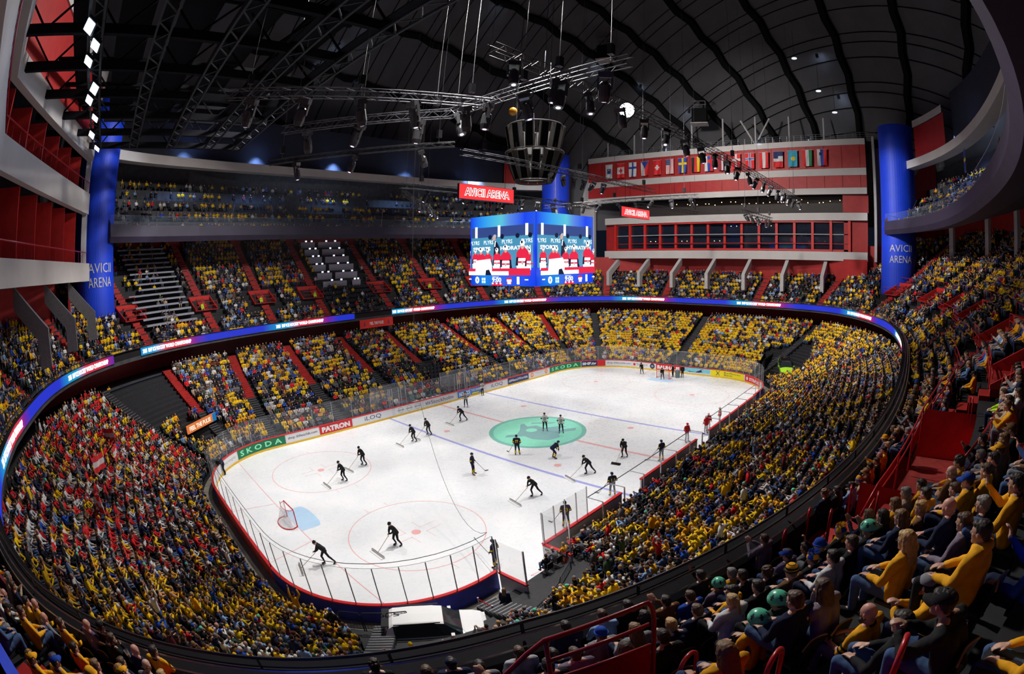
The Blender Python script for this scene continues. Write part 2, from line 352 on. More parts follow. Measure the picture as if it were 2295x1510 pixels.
# advertisements, one part each, wrapped along the boards
def ad(x0, y0, x1, y1, bg, items, name='advert_panel', rev=False, z0=.21, z1=1.05):
    ua, ub = board_u(x0, y0), board_u(x1, y1)
    if ub < ua: ua, ub = ub, ua
    if ub - ua > BL / 2: ua, ub = ub, ua + BL
    w = ub - ua; p = MB(); us = np.linspace(ua, ub, max(3, int(w / .4)))
    p.use(bg); p.grid([[(*boardp(u, -.006)[0], z0) for u in us], [(*boardp(u, -.006)[0], z1) for u in us]])
    zc = (z0 + z1) / 2
    for it in items:
        kind = it[0]
        if kind == 't': _, s, cx, wd, h, m, bold = it[:7]; V, F = fit_text(s, wd * w, h, bold); dz = it[7] if len(it) > 7 else 0
        elif kind == 'r': _, cx, wd, h, m = it[:5]; dz = it[5] if len(it) > 5 else 0; V = np.array([(-.5, -.5), (.5, -.5), (.5, .5), (-.5, .5)]) * [wd * w, h]; F = [(0, 1, 2, 3)]
        elif kind == 'c': _, cx, r, m = it[:4]; dz = it[4] if len(it) > 4 else 0; n_ = it[5] if len(it) > 5 else 20; V = np.array([(r * math.cos(2 * math.pi * (k + .5) / n_), r * math.sin(2 * math.pi * (k + .5) / n_)) for k in range(n_)]); F = [tuple(range(n_))]
        elif kind == 'p': _, cx, pts, m = it[:4]; dz = 0; V = np.array(pts, float); F = [tuple(range(len(pts)))]
        p.use(m); lay = -.012 - .003 * items.index(it)
        # seen from the ice (centre) +text x runs toward decreasing u
        vs = []
        for vx, vy in V:
            u = ub - (cx * w + vx); q = boardp(u, lay)[0]; vs.append((*q, zc + dz + vy))
        p.add(vs, F)
    return p.obj(name, bd)
INK = mat('navy_ink', (.01, .015, .06), .5); GRN = mat('ad_green', (.0, .19, .075), .45, var=.04); MINT = mat('ad_mint_letter', (.30, .95, .55), .45); WHT = mat('ad_white', (.85, .85, .85), .45, var=.02)
ADRED = mat('ad_red', (.70, .01, .02), .45, var=.04); NAVY = mat('ad_navy', (.01, .03, .13), .45, var=.05); AYEL = mat('ad_yellow', (.92, .78, .0), .45, var=.03); AORG = mat('ad_orange', (.85, .25, .03), .5); ACYA = mat('ad_cyan', (.22, .60, .72), .45, var=.2); AGR = mat('ad_grey', (.3, .32, .36), .5); ABLU = mat('ad_blue', (.03, .20, .62), .45)
ad(-27.8, 12.2, -26.0, 13.75, WHT, [('t', 'our integrity', .5, .8, .30, AGR, .0)])
ad(-25.9, 13.78, -20.1, 15, GRN, [('t', 'S K O D A', .5, .86, .50, MINT, .025)])
ad(-20.05, 15, -16.2, 15, WHT, [('t', 'shop iihfworlds.com', .5, .9, .34, NAVY, .01)])
ad(-16.15, 15, -12.1, 15, ADRED, [('t', 'PATRON', .5, .86, .55, WHT, .06)])
ad(-12.05, 15, -6.9, 15, WHT, [('t', 'iLOQ', .5, .42, .5, NAVY, .0)])
hexs = []
for k in range(3): hexs += [('c', .2 + .3 * k, .36, AGR, 0, 6), ('c', .2 + .3 * k, .32, WHT, 0, 6), ('t', 'HEDIN', .2 + .3 * k, .22, .12, INK, .02)]
ad(-6.5, 15, -2.6, 15, WHT, hexs)
ad(-2.5, 15, 2.5, 15, WHT, [('t', 'Stockholm', .56, .68, .42, INK, .0), ('p', .13, [(-.28, -.14), (.28, -.14), (.34, .16), (.14, .02), (0, .2), (-.14, .02), (-.34, .16)], INK), ('p', .13, [(-.2, -.08), (.2, -.08), (.24, .05), (.12, -.03), (0, .1), (-.12, -.03), (-.24, .05)], WHT)])
ad(2.65, 15, 6.7, 15, ABLU, [('t', 'NOCCO', .27, .42, .55, WHT, .05), ('r', .5, .02, .84, WHT), ('t', 'THE DRINK', .76, .42, .3, WHT, .02, .12), ('p', .72, [(-.7, -.35), (.5, -.35), (.7, -.2), (-.4, -.15)], AYEL)])
ad(7.5, 15, 11.3, 15, WHT, [('t', 'iLOQ', .5, .55, .5, NAVY, .0)])
ad(11.4, 15, 15.45, 15, NAVY, [('t', '#MensWorlds', .5, .9, .36, WHT, .02)])
ad(15.5, 15, 19.9, 15, WHT, [('t', 'Raspberry Pi', .5, .3, .14, AGR, 0, .1), ('c', .16, .3, AORG), ('c', .16, .12, WHT), ('c', .84, .3, AORG), ('c', .84, .12, WHT)])
ad(19.95, 15, 25.85, 13.8, GRN, [('t', 'S K O D A', .5, .86, .5, MINT, .025)])
ad(25.9, 13.78, 28.6, 11.2, NAVY, [('t', 'IIHF.tv', .34, .58, .42, WHT, .05), ('r', .83, .32, .84, ADRED), ('t', 'LIVE', .83, .26, .3, WHT, .04)])
ad(28.65, 11.15, 30, 7.4, WHT, [('t', 'shop iihfworlds.com', .5, .92, .3, NAVY, .01)])
ad(30, 7.35, 30, 3.4, WHT, [('t', 'TISSOT', .42, .5, .3, INK, .0), ('r', .09, .09, .36, ADRED), ('c', .87, .4, INK), ('c', .87, .2, AGR)])
ad(30, 3.3, 30, -.7, ADRED, [('t', 'BAUHAUS', .5, .9, .55, WHT, .06)])
ad(30, -.75, 30, -5.2, ACYA, [('p', .5, [(-1.2, -.1), (0, -.2), (1.2, .35), (.9, .1), (1.1, -.1), (.2, -.3), (-.8, -.3)], INK), ('r', .5, 1, .12, WHT, -.3), ('t', 'Visit', .15, .15, .1, ADRED, .02, .1)])
ad(30, -5.3, 29.0, -10.6, AYEL, [('t', 'Raiffeisen', .62, .5, .24, INK, .0, .14), ('t', 'Bank', .5, .25, .24, INK, .0, -.16), ('p', .2, [(-.3, -.3), (-.2, -.3), (.3, .3), (.2, .3)], INK), ('p', .2, [(.3, -.3), (.2, -.3), (-.3, .3), (-.2, .3)], INK)])
ad(28.9, -10.7, 26.0, -13.7, ADRED, [('t', 'STRAUSS', .58, .72, .42, WHT, .04), ('c', .11, .2, WHT), ('r', .11, .03, .5, WHT)])
ad(25.9, -13.75, 23.6, -14.75, WHT, [('r', .5, .8, .4, ACYA), ('t', 'SPORT', .5, .5, .2, WHT, .02)])
# rink glass: panes between posts, part by part
gl = empty('rink_glass', (0, 0, 0), label='clear rink glass on top of the boards with grey posts', cat='glass screen')
def glass_run(u0, u1, zt=3.2, step=1.35):
    n = max(1, round((u1 - u0) / step)); us = np.linspace(u0, u1, n + 1)
    p = MB().use(GLASS); fine = np.linspace(u0, u1, max(3, int((u1 - u0) / .5)))
    p.grid([[(*boardp(u, .06)[0], 1.12) for u in fine], [(*boardp(u, .06)[0], zt) for u in fine]]); p.obj('glass_pane', gl)
    p = MB().use(STEEL); p.tube([(*boardp(u, .06)[0], zt) for u in fine], .012, 4); p.obj('top_edge', gl)
    for u in us:
        p = MB().use(POSTM); x, y = boardp(u, .09)[0]; nn = boardp(u)[1]; p.box((x, y, 1.1 + (zt - 1.1) / 2), (.04, .05, zt - 1.1), math.atan2(nn[1], nn[0])); p.obj('glass_post', gl)
uP0, uP1, uP2, uP3 = board_u(6.2, 15), board_u(1.5, 15), board_u(-3.5, 15), board_u(-8.5, 15)
a_, c_ = HY - CR, math.pi * CR / 2
glass_run(S_BEN1, S_BEN1 + c_ * .98 + 2, step=1.25); glass_run(S_BEN1 + c_ * .98 + 2, BL - .01, step=2.2); glass_run(0, a_, step=2.2); glass_run(a_, a_ + c_, step=1.2)
glass_run(a_ + c_, a_ + c_ + 43, step=2.4); glass_run(a_ + c_ + 43, a_ + 2 * c_ + 43, step=1.2); glass_run(a_ + 2 * c_ + 43, 3 * a_ + 2 * c_ + 43, step=1.9); glass_run(3 * a_ + 2 * c_ + 43, board_u(-20.8, -15), step=1.3)
# glass on the long side carries on to the gate; the open gate leaf and its own glass
g = empty('rink_gate', (-20.75, -15.25, 0), label='open rink gate leaf with red cap standing beside the near end boards', cat='gate')
p = MB().use(BOARDW).box((0, -.95, .55), (.07, 1.85, .95)); p.obj('gate_panel', g)
p = MB().use(CAPR).box((0, -.95, 1.08), (.18, 1.9, .09)); p.obj('cap_rail', g)
p = MB().use(STEEL)
for z in (.25, .6, .92): p.bar((.09, -.05, z), (.09, -1.85, z), .05, .05)
for y in (-.1, -.95, -1.8): p.bar((.09, y, .1), (.09, y, 1.0), .05, .05)
p.obj('gate_frame', g)
for y in (-.05, -1.85): MB().use(STEEL).box((0, y, 2.1), (.07, .07, 2.0)).obj('glass_post', g)
MB().use(GLASS).box((0, -.95, 2.1), (.015, 1.8, 1.9)).obj('glass_pane', g)
# ------------------------------------------------------------------ players' benches (near side)
def flatad(parent, c, w, h, ax, nrm, bg, items):
    """flat advert on a vertical face: centre c, axis ax (text direction), outward normal nrm"""
    p = MB(); ax = Vector(ax); nz = Vector((0, 0, 1)); nrm = Vector(nrm); c = Vector(c)
    def put(V, F, m, lay): p.use(m); p.add([c + ax * vx + nz * vy + nrm * lay for vx, vy in V], F)
    put(np.array([(-.5, -.5), (.5, -.5), (.5, .5), (-.5, .5)]) * [w, h], [(0, 1, 2, 3)], bg, .004)
    for i, (V, F, m) in enumerate(items): put(V, F, m, .008 + .003 * i)
    return p.obj('advert_panel', parent)
def tx(s, w, h, cx, cy, m, bold=0): V, F = fit_text(s, w, h, bold); return (V + [cx, cy], F, m)
def pg(pts, m): return (np.array(pts, float), [tuple(range(len(pts)))], m)
def bench(x0, x1, label):
    t = empty('players_bench', ((x0 + x1) / 2, -16.2, 0), label=label, cat='bench'); h = (x1 - x0) / 2
    MB().use(STEP).box((0, 0, .1), (2 * h, 2.0, .2)).obj('platform', t)
    MB().use(mat('bench_wood', (.3, .2, .1), .5)).box((0, -.55, .62), (2 * h - .6, .35, .05)).obj('seat', t)
    MB().use(DARK).box((0, -1.05, .75), (2 * h, .08, 1.3)).obj('back_wall', t)
    p = MB().use(STEEL); zt = 2.35
    for k in range(int(2 * h / 2.4) + 1):
        x = -h + .3 + 2.4 * k
        p.bar((x, .95, zt), (x, -.15, zt), .045, .045); p.box((x, -.15, 1.3), (.07, .07, 2.1))
    p.obj('canopy_frame', t); MB().use(BLACK).bar((-h + .3, .95, zt), (h - .3, .95, zt), .04, .04).obj('front_rail', t)
    MB().use(GLASS).add([(-h + .3, .95, zt), (h - .3, .95, zt), (h - .3, -.15, zt), (-h + .3, -.15, zt)], [(0, 1, 2, 3)]).obj('glass_pane', t)
    return t
bench(-13.3, 1.8, 'long bench of the team in dark blue and yellow on the near side'); bench(5.0, 19.0, 'long bench of the team in red and white on the near side')
# board front of the benches and the white end panel with the triangular logo
bw = empty('bench_boards', (0, -15.2, 0), label='red capped boards in front of the two benches', cat='rink boards')
for xa, xb in ((-17.2, -9.2), (-6.6, 2.9), (5.6, 19.5)):
    MB().use(BOARDW).box(((xa + xb) / 2, 0, .55), (xb - xa, .12, 1.02)).obj('panel', bw)
    MB().use(KICK).box(((xa + xb) / 2, .065, .1), (xb - xa, .02, .2)).obj('kick_strip', bw)
    MB().use(CAPR).box(((xa + xb) / 2, 0, 1.09), (xb - xa, .22, .09)).obj('cap_rail', bw)
e = empty('bench_end_board', (-17.2, -16.2, 0), label='white end board with a red and yellow triangular logo beside the gate', cat='rink boards')
MB().use(BOARDW).box((0, 0, .55), (.12, 1.9, 1.02)).obj('panel', e); MB().use(KICK).box((-.065, 0, .1), (.02, 1.9, .2)).obj('kick_strip', e); MB().use(CAPR).box((0, 0, 1.09), (.2, 1.95, .1)).obj('cap_rail', e)
flatad(e, (-.065, 0, .63), 1.86, .8, (0, -1, 0), (-1, 0, 0), WHT, [tx('ess', .3, .13, -.68, .2, INK, .02), tx('rk-', .28, .18, -.70, -.08, INK, .02), pg([(-.15, .08), (.8, .3), (.45, -.38)], AYEL), pg([(.62, .34), (.82, .3), (.5, -.38), (.42, -.36)], ADRED), (np.array([(.36 + .24 * math.cos(a), .02 + .3 * math.sin(a)) for a in np.linspace(0, 6.1, 18)]), [tuple(range(18))], ADRED), tx('Aj', .3, .34, .36, .02, AYEL, .03)])
for y in (-.9, .9): MB().use(STEEL).box((0, y, 2.1), (.06, .06, 1.95)).obj('glass_post', e)
MB().use(GLASS).box((0, 0, 2.1), (.015, 1.8, 1.9)).obj('glass_pane', e)
e2 = empty('bench_corner_glass', (-15.1, -15.2, 0), label='clear glass screen in front of the equipment corner beside the gate', cat='glass screen')
MB().use(GLASS).box((0, 0, 2.1), (4.2, .015, 1.9)).obj('glass_pane', e2)
for x in (-2.05, -1.0, 0, 1.05, 2.1): MB().use(STEEL).box((x, 0, 2.1), (.05, .06, 1.95)).obj('glass_post', e2)
# penalty boxes and officials' box across the rink
def pbox(x0, x1, label):
    t = empty('penalty_box', ((x0 + x1) / 2, 16.1, 0), label=label, cat='penalty box'); h = (x1 - x0) / 2
    for x in (-h, h):
        MB().use(GLASS).box((x, 0, 1.9), (.015, 1.8, 2.4)).obj('glass_pane', t); MB().use(STEEL).box((x, .9, 1.7), (.06, .06, 3.0)).obj('glass_post', t)
    MB().use(CAPR).box((0, .92, 1.1), (2 * h, .12, .1)).obj('cap_rail', t); MB().use(mat('pale_blue_panel', (.30, .42, .62), .5)).box((0, .9, .6), (2 * h, .06, .9)).obj('back_wall', t)
    MB().use(GLASS).box((0, .9, 2.2), (2 * h, .015, 2.0)).obj('glass_pane', t)
    for x in (-.9, -.6, .3, .6): MB().use(STEEL).box((x, -.9, 2.1), (.05, .05, 2.0)).obj('glass_post', t)
pbox(-8.4, -3.6, 'penalty box with glass walls left of the officials table'); pbox(1.7, 5.9, 'penalty box with glass walls right of the officials table')
t = empty('officials_table', (-1, 16.4, 0), label='long white officials table between the two penalty boxes', cat='table')
MB().use(WHITE).box((0, 0, .78), (4.2, .7, .05)).obj('table_top', t)
for x in (-2, 2): MB().use(BLACK).box((x, 0, .38), (.06, .6, .75)).obj('leg', t)
# ------------------------------------------------------------------ safety net over the near end
us = np.linspace(board_u(-3.0, 15), board_u(-20.8, -15) if board_u(-20.8, -15) > board_u(-3, 15) else board_u(-20.8, -15) + BL, 60)
A_, B_ = np.array([-20.7, -14.7, 3.25]), np.array([-16.8, -4.7, 8.3])
EC = [A_ + (B_ - A_) * q - np.array([0, 0, 12 * q * (1 - q)]) for q in np.linspace(0, 1, 12)] + [np.array([-16.3, -4.1, 12.0]), np.array([-16.0, -3.8, 18.0]), np.array([-16.0, -3.8, 24.0])]
ZL = list(np.linspace(3.25, 8.3, 12)) + [12, 18, 24]
def netp(i, k):
    x, y = boardp(us[i], -.1)[0]; w = (i / 59.0) ** 22; q = np.array([x, y, ZL[k]]) * (1 - w) + EC[k] * w; return tuple(q)
b = MB().use(NET); b.grid([[netp(i, k) for i in range(60)] for k in range(15)])
nt = empty('safety_net', (0, 0, 0), label='thin grey safety net hanging around the near end of the rink', cat='net'); b.obj('netting', nt)
MB().use(CABLE).tube([netp(i, 0) for i in range(60)], .02, 4).obj('bottom_rope', nt)
MB().use(CABLE).tube([netp(59, k) for k in range(15)], .012, 4).obj('edge_rope', nt); MB().use(CABLE).tube([netp(0, k) for k in range(15)], .012, 4).obj('edge_rope', nt)
# ------------------------------------------------------------------ goals
GR = mat('goal_red', (.62, .02, .02), .35); NETW = clearmat('goal_net', (.85, .85, .88), .30, .8)
def goal(x, y, rz, label):
    t = empty('hockey_goal', (x, y, 0), rz, label, 'goal')
    MB().use(GR).tube([(0, -.94, 0), (0, -.94, 1.15), (0, -.88, 1.24), (0, .88, 1.24), (0, .94, 1.15), (0, .94, 0)], .04, 8).obj('goal_frame', t)
    base = [(0, -.94, .03)] + [(-1.05 * math.sin(R_(a)) ** .6, -1.1 * math.cos(R_(a)), .03) for a in range(10, 171, 10)] + [(0, .94, .03)]
    MB().use(GR).tube(base, .035, 6).obj('base_frame', t)
    top = [(0, -.9, 1.22)] + [(-.5 * math.sin(R_(a)) ** .7, -.85 * math.cos(R_(a)), 1.2) for a in range(10, 171, 10)] + [(0, .9, 1.22)]
    MB().use(GR).tube(top, .02, 5).obj('top_frame', t)
    p = MB().use(NETW); p.grid([base, top]); p.add(top, [tuple(range(len(top)))]); p.obj('net', t)
    p = MB().use(NETW); p.box((-.35, 0, .3), (.02, 1.7, .5)); p.obj('skirt', t)
    return t
g1 = goal(-26, -.1, 0, 'red framed hockey goal with white net on the near goal line, no goalkeeper in it'); MB().use(WHITE).lathe([(.04, 0), (.04, .2), (.015, .23)], (-.4, .55, 1.22), 8).obj('water_bottle', g1)
goal(26, .1, math.pi, 'red framed hockey goal at the far end of the ice')
# ------------------------------------------------------------------ lower bowl
UP_AIS = [85.0, 76.2, 67.6, 56.4, 47.3, 39.0, 29.5, 18.9, 9.0, 242.5, 232.0, 220.5, 211.0, 202.3, 193.7, 181.0, 172.3, 163.9, 156.6, 147.5, 140.0, 131.5, 117.5, 105.5, 95.0]
LO_AIS = [83.5, 75.0, 66.4, 58.6, 48.1, 38.4, 30.0, 20.9, 1.0, 231.5, 211.0, 190.0, 163.0, 151.0, 103.5, 93.4]
SS = np.linspace(0, RL, 401)
b = MB().use(STEP); rows = []
for j in range(NLOW):
    for t in (j / NLOW, (j + 1) / NLOW):
        P, _ = lower(SS, np.full(len(SS), t)); z = lowz(j / NLOW) if True else 0
        rows.append([(x, y, z) for x, y in P])
P, _ = lower(SS, np.zeros(len(SS))); rows.insert(0, [(x, y, 0) for x, y in P])
b.grid(rows); lowbowl = b.obj('lower_stand', kind='structure', label='dark stepped lower stand around the ice')
# wall and floor of the concourse under the balcony
b = MB().use(DRED); nd1, nd2 = 1.2, 5.0
P1, _ = ringp(SS, 1.2); P2, _ = ringp(SS, 5.2); z0 = lowz(1)
b.use(DARK).grid([[(x, y, z0 - .2) for x, y in P1], [(x, y, z0 - .2) for x, y in P2]])
b.use(DRED).grid([[(x, y, z0 - .2) for x, y in P2], [(x, y, 9.0) for x, y in P2]])
b.obj('wall_concourse', kind='structure', label='dark red back wall of the concourse under the balcony')
# ------------------------------------------------------------------ upper tier
def seglist():
    """stretches (s0, s1, rows) of the upper tier"""
    e = []; n = 800; ss = np.linspace(0, RL, n + 1); en = is_end(ss)
    st = 0
    for i in range(1, n + 1):
        if i == n or en[i] != en[st]: e.append((ss[st], ss[i], 8 if en[st] else 19)); st = i
    return e
SEG = seglist()
for s0, s1, nr in SEG:
    ss = np.linspace(s0, s1, max(3, int((s1 - s0) / .7))); rows = []; b = MB().use(STEP)
    P, _ = ringp(ss, .3); rows.append([(x, y, upz(0)) for x, y in P])
    for j in range(nr):
        for nd in (upnd(j) - .42, upnd(j) + .43):
            P, _ = ringp(ss, nd); rows.append([(x, y, upz(j)) for x, y in P])
    b.grid(rows); nn_ = len(ss) - 1; kf = []
    for fi, f in enumerate(b.f):
        ri, ki = fi // nn_, fi % nn_; cut = 164.7 < ss[ki] < 169.9 and 3 <= ri <= 7
        if not cut: kf.append(f)
    b.f = kf; b.m = [0] * len(kf)
    P, _ = ringp(ss, upnd(nr - 1) + .45); zt = upz(nr)
    b.use(DRED); top = 16.6 if nr == 8 else 23.5
    b.grid([[(x, y, zt - 1) for x, y in P], [(x, y, top) for x, y in P]])
    b.obj('upper_stand', kind='structure', label='dark stepped upper stand with a red wall behind the last row')
# balcony front: slab, sloping parapet cap, black fascia
b = MB().use(CAPM); prof = [(.0, 9.05), (.0, 9.80), (-.22, 9.80), (-.22, 9.84), (.30, 9.70), (.42, 9.62), (.44, 8.85)]
b.grid([[(x, y, z) for x, y in ringp(SS, nd)[0]] for nd, z in prof]); b.use(DARK)
b.grid([[(x, y, z) for x, y in ringp(SS, nd)[0]] for nd, z in ((.0, 9.05), (.0, 8.7), (5.2, 8.7))])
b.obj('wall_balcony_front', kind='structure', label='black balcony parapet running all the way round the arena')
r = empty('balcony_rail', (0, 0, 0), label='black double handrail on top of the balcony parapet all round', cat='railing')
MB().use(BLACK).tube([(x, y, 10.12) for x, y in ringp(SS, .06)[0][:-1]], .036, 5, closed=True).obj('top_rail', r)
MB().use(STEEL).tube([(x, y, 9.96) for x, y in ringp(SS, .22)[0][:-1]], .024, 4, closed=True).obj('lower_rail', r)
MB().use(STEEL).tube([(x, y, 9.80) for x, y in ringp(SS, .36)[0][:-1]], .022, 4, closed=True).obj('bottom_rail', r)
b = MB().use(BLACK)
for s in np.arange(0, RL, 2.4):
    x, y = ringp(s, .08)[0]; b.bar((x, y, 9.84), (x, y, 10.12), .05, .05)
b.obj('posts', r)
# ------------------------------------------------------------------ LED ribbon with running text
RIBE = mat('ribbon_light', emit=(1, 1, 1), estr=.95, attr='Col'); RIBT = mat('ribbon_text_light', emit=(1, 1, 1), estr=2.2)
C1, C2, C3, C4 = (.012, .03, .62), (.0, .30, .62), (.62, .02, .06), (.16, .01, .35)
def ramp(stops, t):
    for (a, ca), (c, cc) in zip(stops, stops[1:]):
        if t <= c: k = (t - a) / max(1e-6, c - a); return tuple(ca[i] + (cc[i] - ca[i]) * k for i in range(3))
    return stops[-1][1]
RPAT = [(0, C1), (.34, C1), (.45, C2), (.53, C2), (.62, C3), (.76, C3), (.84, C4), (.92, C1), (1, C1)]
def ribbon(s0, s1, label, tc, per=20.7, z0=9.02, z1=9.76):
    """ribbon from arc length s0 down to s1 (text runs towards decreasing s); tc = arc length of a text centre"""
    t = empty('led_ribbon', (0, 0, 0), label=label, cat='led screen'); n = int(abs(s1 - s0) / .35); ss = np.linspace(s0, s1, n + 1)
    b = MB().use(RIBE); b.grid([[(x, y, z0) for x, y in ringp(ss, -.10)[0]], [(x, y, z1) for x, y in ringp(ss, -.10)[0]]])
    cc = [ramp(RPAT, ((tc - s) / per + .62) % 1.0) for s in ss]; b.col = [(*c, 1) for c in cc] * 2; b.obj('screen', t)
    b = MB().use(BLACK)
    for z in (z0 - .04, z1 + .02): b.tube([(x, y, z) for x, y in ringp(ss, -.06)[0]], .04, 4)
    b.obj('frame', t)
    V, F = fit_text('2025  IIHF ICE HOCKEY WORLD CHAMPIONSHIP', 7.6, .40, .05)
    k0 = math.floor((tc - max(s0, s1)) / per) - 1
    for k in range(k0, k0 + 14):
        c = tc - k * per
        if c + 2.0 < min(s0, s1) or c - 2.0 > max(s0, s1): continue
        p = MB().use(RIBT); vs = []; sv = c - V[:, 0]
        keep = (sv > min(s0, s1) + .05) & (sv < max(s0, s1) - .05)
        if keep.mean() < .3: continue
        sv = np.clip(sv, min(s0, s1) + .05, max(s0, s1) - .05); Q, _ = ringp(sv, -.13); p.add([(q[0], q[1], (z0 + z1) / 2 + v) for q, v in zip(Q, V[:, 1])], [f for f in F if any(keep[i] for i in f)]); p.obj('text', t)
    return t
ribbon(57.5, -60, 'glowing blue and red ribbon screen around the right half of the balcony', 53.6)
ribbon(97.8, 64.0, 'glowing ribbon screen on the long side left of the hanging red banner', 73.0)
ribbon(160, 102.2, 'glowing ribbon screen around the left end beyond the camera platform', 107.0)
# red banner below the gap of the ribbon
def curved_sign(name, s0, s1, nd, z0, z1, bg, items, label, cat='banner'):
    t = empty(name, (0, 0, 0), label=label, cat=cat); ss = np.linspace(s0, s1, 12); b = MB().use(bg)
    b.grid([[(x, y, z0) for x, y in ringp(ss, nd)[0]], [(x, y, z1) for x, y in ringp(ss, nd)[0]]]); b.grid([[(x, y, z1) for x, y in ringp(ss, nd + .06)[0]], [(x, y, z0) for x, y in ringp(ss, nd + .06)[0]]]); b.obj('cloth', t)
    for i, (V, F, m) in enumerate(items):
        p = MB().use(m); Q, _ = ringp((s0 + s1) / 2 - V[:, 0], nd - .01 - .004 * i); p.add([(q[0], q[1], (z0 + z1) / 2 + v) for q, v in zip(Q, V[:, 1])], F); p.obj('lettering', t)
BAN = mat('banner_red_fabric', (.75, .03, .02), .6, var=.15, scale=.5)
curved_sign('hanging_banner', 63.2, 57.4, -.15, 7.55, 8.75, BAN, [tx('FEEL THE PULSE', 2.4, .42, 0, 0, WHT, .03), (np.array([(-2.3, -.3), (-1.9, -.3), (-2.1, .4)]), [(0, 1, 2)], mat('banner_plum', (.22, .03, .08), .6)), (np.array([(1.9, -.3), (2.3, -.3), (2.1, .4)]), [(0, 1, 2)], mat('banner_plum', (.22, .03, .08), .6))], 'red hanging banner reading FEEL THE PULSE under the balcony on the long side')
# ------------------------------------------------------------------ aisle stairs
def up_aisle(s, nr, w=1.15):
    b = MB().use(STEPR)
    for j in range(nr * 2):
        nd = .55 + .425 * j; z = upz(0) + .305 * j; P, N = ringp(s, nd + .22); T = (-N[1], N[0]); a = math.atan2(N[1], N[0])
        b.use(STEPR).box((P[0], P[1], z + .02), (.47, w, .34), a)
    x, y = ringp(s, 0)[0]; return b
def where(s):
    x, y = ringp(s, 0)[0]
    return ('right end' if x > 38 else 'left end' if x < -38 else 'far long side' if y > 0 else 'near long side')
cnt = {}
ORD = ['first', 'second', 'third', 'fourth', 'fifth', 'sixth', 'seventh', 'eighth', 'ninth', 'tenth', 'eleventh', 'twelfth', 'thirteenth', 'fourteenth', 'fifteenth', 'sixteenth', 'seventeenth', 'eighteenth']
for s in UP_AIS:
    nr = 8 if is_end(s) else 19; w = where(s); cnt[w] = cnt.get(w, 0) + 1
    b = up_aisle(s, nr); b.obj('aisle_stairs', label=f'{ORD[cnt[w]-1]} red aisle stair of the upper stand on {w}, anticlockwise', cat='stairs', group='red aisle stairs of the upper stand')
cnt = {}
for s in LO_AIS:
    w = where(s); cnt[w] = cnt.get(w, 0) + 1; b = MB(); x, y = ringp(s)[0]; redtop = y > 0 and 28 < s < 95
    for j in range(NLOW * 2):
        t = (j + .5) / (NLOW * 2); P, N = lower(s, t); z = lowz(t); a = math.atan2(N[1], N[0])
        red = redtop and t > .47
        b.use(STEPR if red else STEP).box((P[0], P[1], z + .0), (.5, 1.15, .32), a)
        if not red and j % 1 == 0: b.use(EDGE).box((P[0] - N[0] * .235, P[1] - N[1] * .235, z + .162), (.05, 1.12, .012), a)
    b.obj('aisle_stairs', label=f'{ORD[cnt[w]-1]} {"red topped" if redtop else "black white edged"} aisle stair of the lower stand on {w}, anticlockwise', cat='stairs', group='aisle stairs of the lower stand')
# vomitories of the upper stand: red framed openings astride the aisles
VOM = []
cnt = {}
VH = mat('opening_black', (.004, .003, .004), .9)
def vom(s, j0, level='upper'):
    P, N = ringp(s, upnd(j0)); a = math.atan2(N[1], N[0]); z = upz(j0)
    w = where(s); cnt[w] = cnt.get(w, 0) + 1
    t = empty('stand_entrance', (P[0], P[1], z), a, f'{ORD[cnt[w]-1]} red framed entrance opening in the upper stand of the {w}', 'entrance', 'red entrances of the upper stand')
    MB().use(RED).box((1.45, 0, 1.35), (.25, 3.3, .5)).obj('lintel', t)
    p = MB().use(RED)
    for y in (-1.65, 1.65): p.add([(-1.1, y - .07, 0), (1.5, y - .07, 0), (1.5, y - .07, 1.6), (-1.1, y - .07, .15), (-1.1, y + .07, 0), (1.5, y + .07, 0), (1.5, y + .07, 1.6), (-1.1, y + .07, .15)], [(0, 1, 2, 3), (7, 6, 5, 4), (3, 2, 6, 7), (0, 3, 7, 4)])
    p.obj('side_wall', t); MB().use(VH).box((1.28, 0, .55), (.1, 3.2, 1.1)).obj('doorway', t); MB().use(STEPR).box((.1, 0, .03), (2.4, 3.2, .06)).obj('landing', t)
    p = MB().use(REDRAIL)
    for zz in (.55, 1.0): p.tube([(-1.15, -1.6, zz), (-1.15, 1.6, zz)], .03, 5)
    for y in (-1.6, 0, 1.6): p.tube([(-1.15, y, 0), (-1.15, y, 1.0)], .025, 5)
    p.tube([(1.5, -1.65, 2.3), (1.5, 1.65, 2.3)], .03, 5)
    for y in (-1.6, 1.6): p.tube([(1.5, y, 1.6), (1.5, y, 2.3)], .025, 5)
    p.obj('guard_rail', t); VOM.append((s, j0))
for s in UP_AIS:
    if not is_end(s) and not (155 < s < 158) and s != 163.9 : vom(s + .9 if s in (67.6,) else s, 5.2)
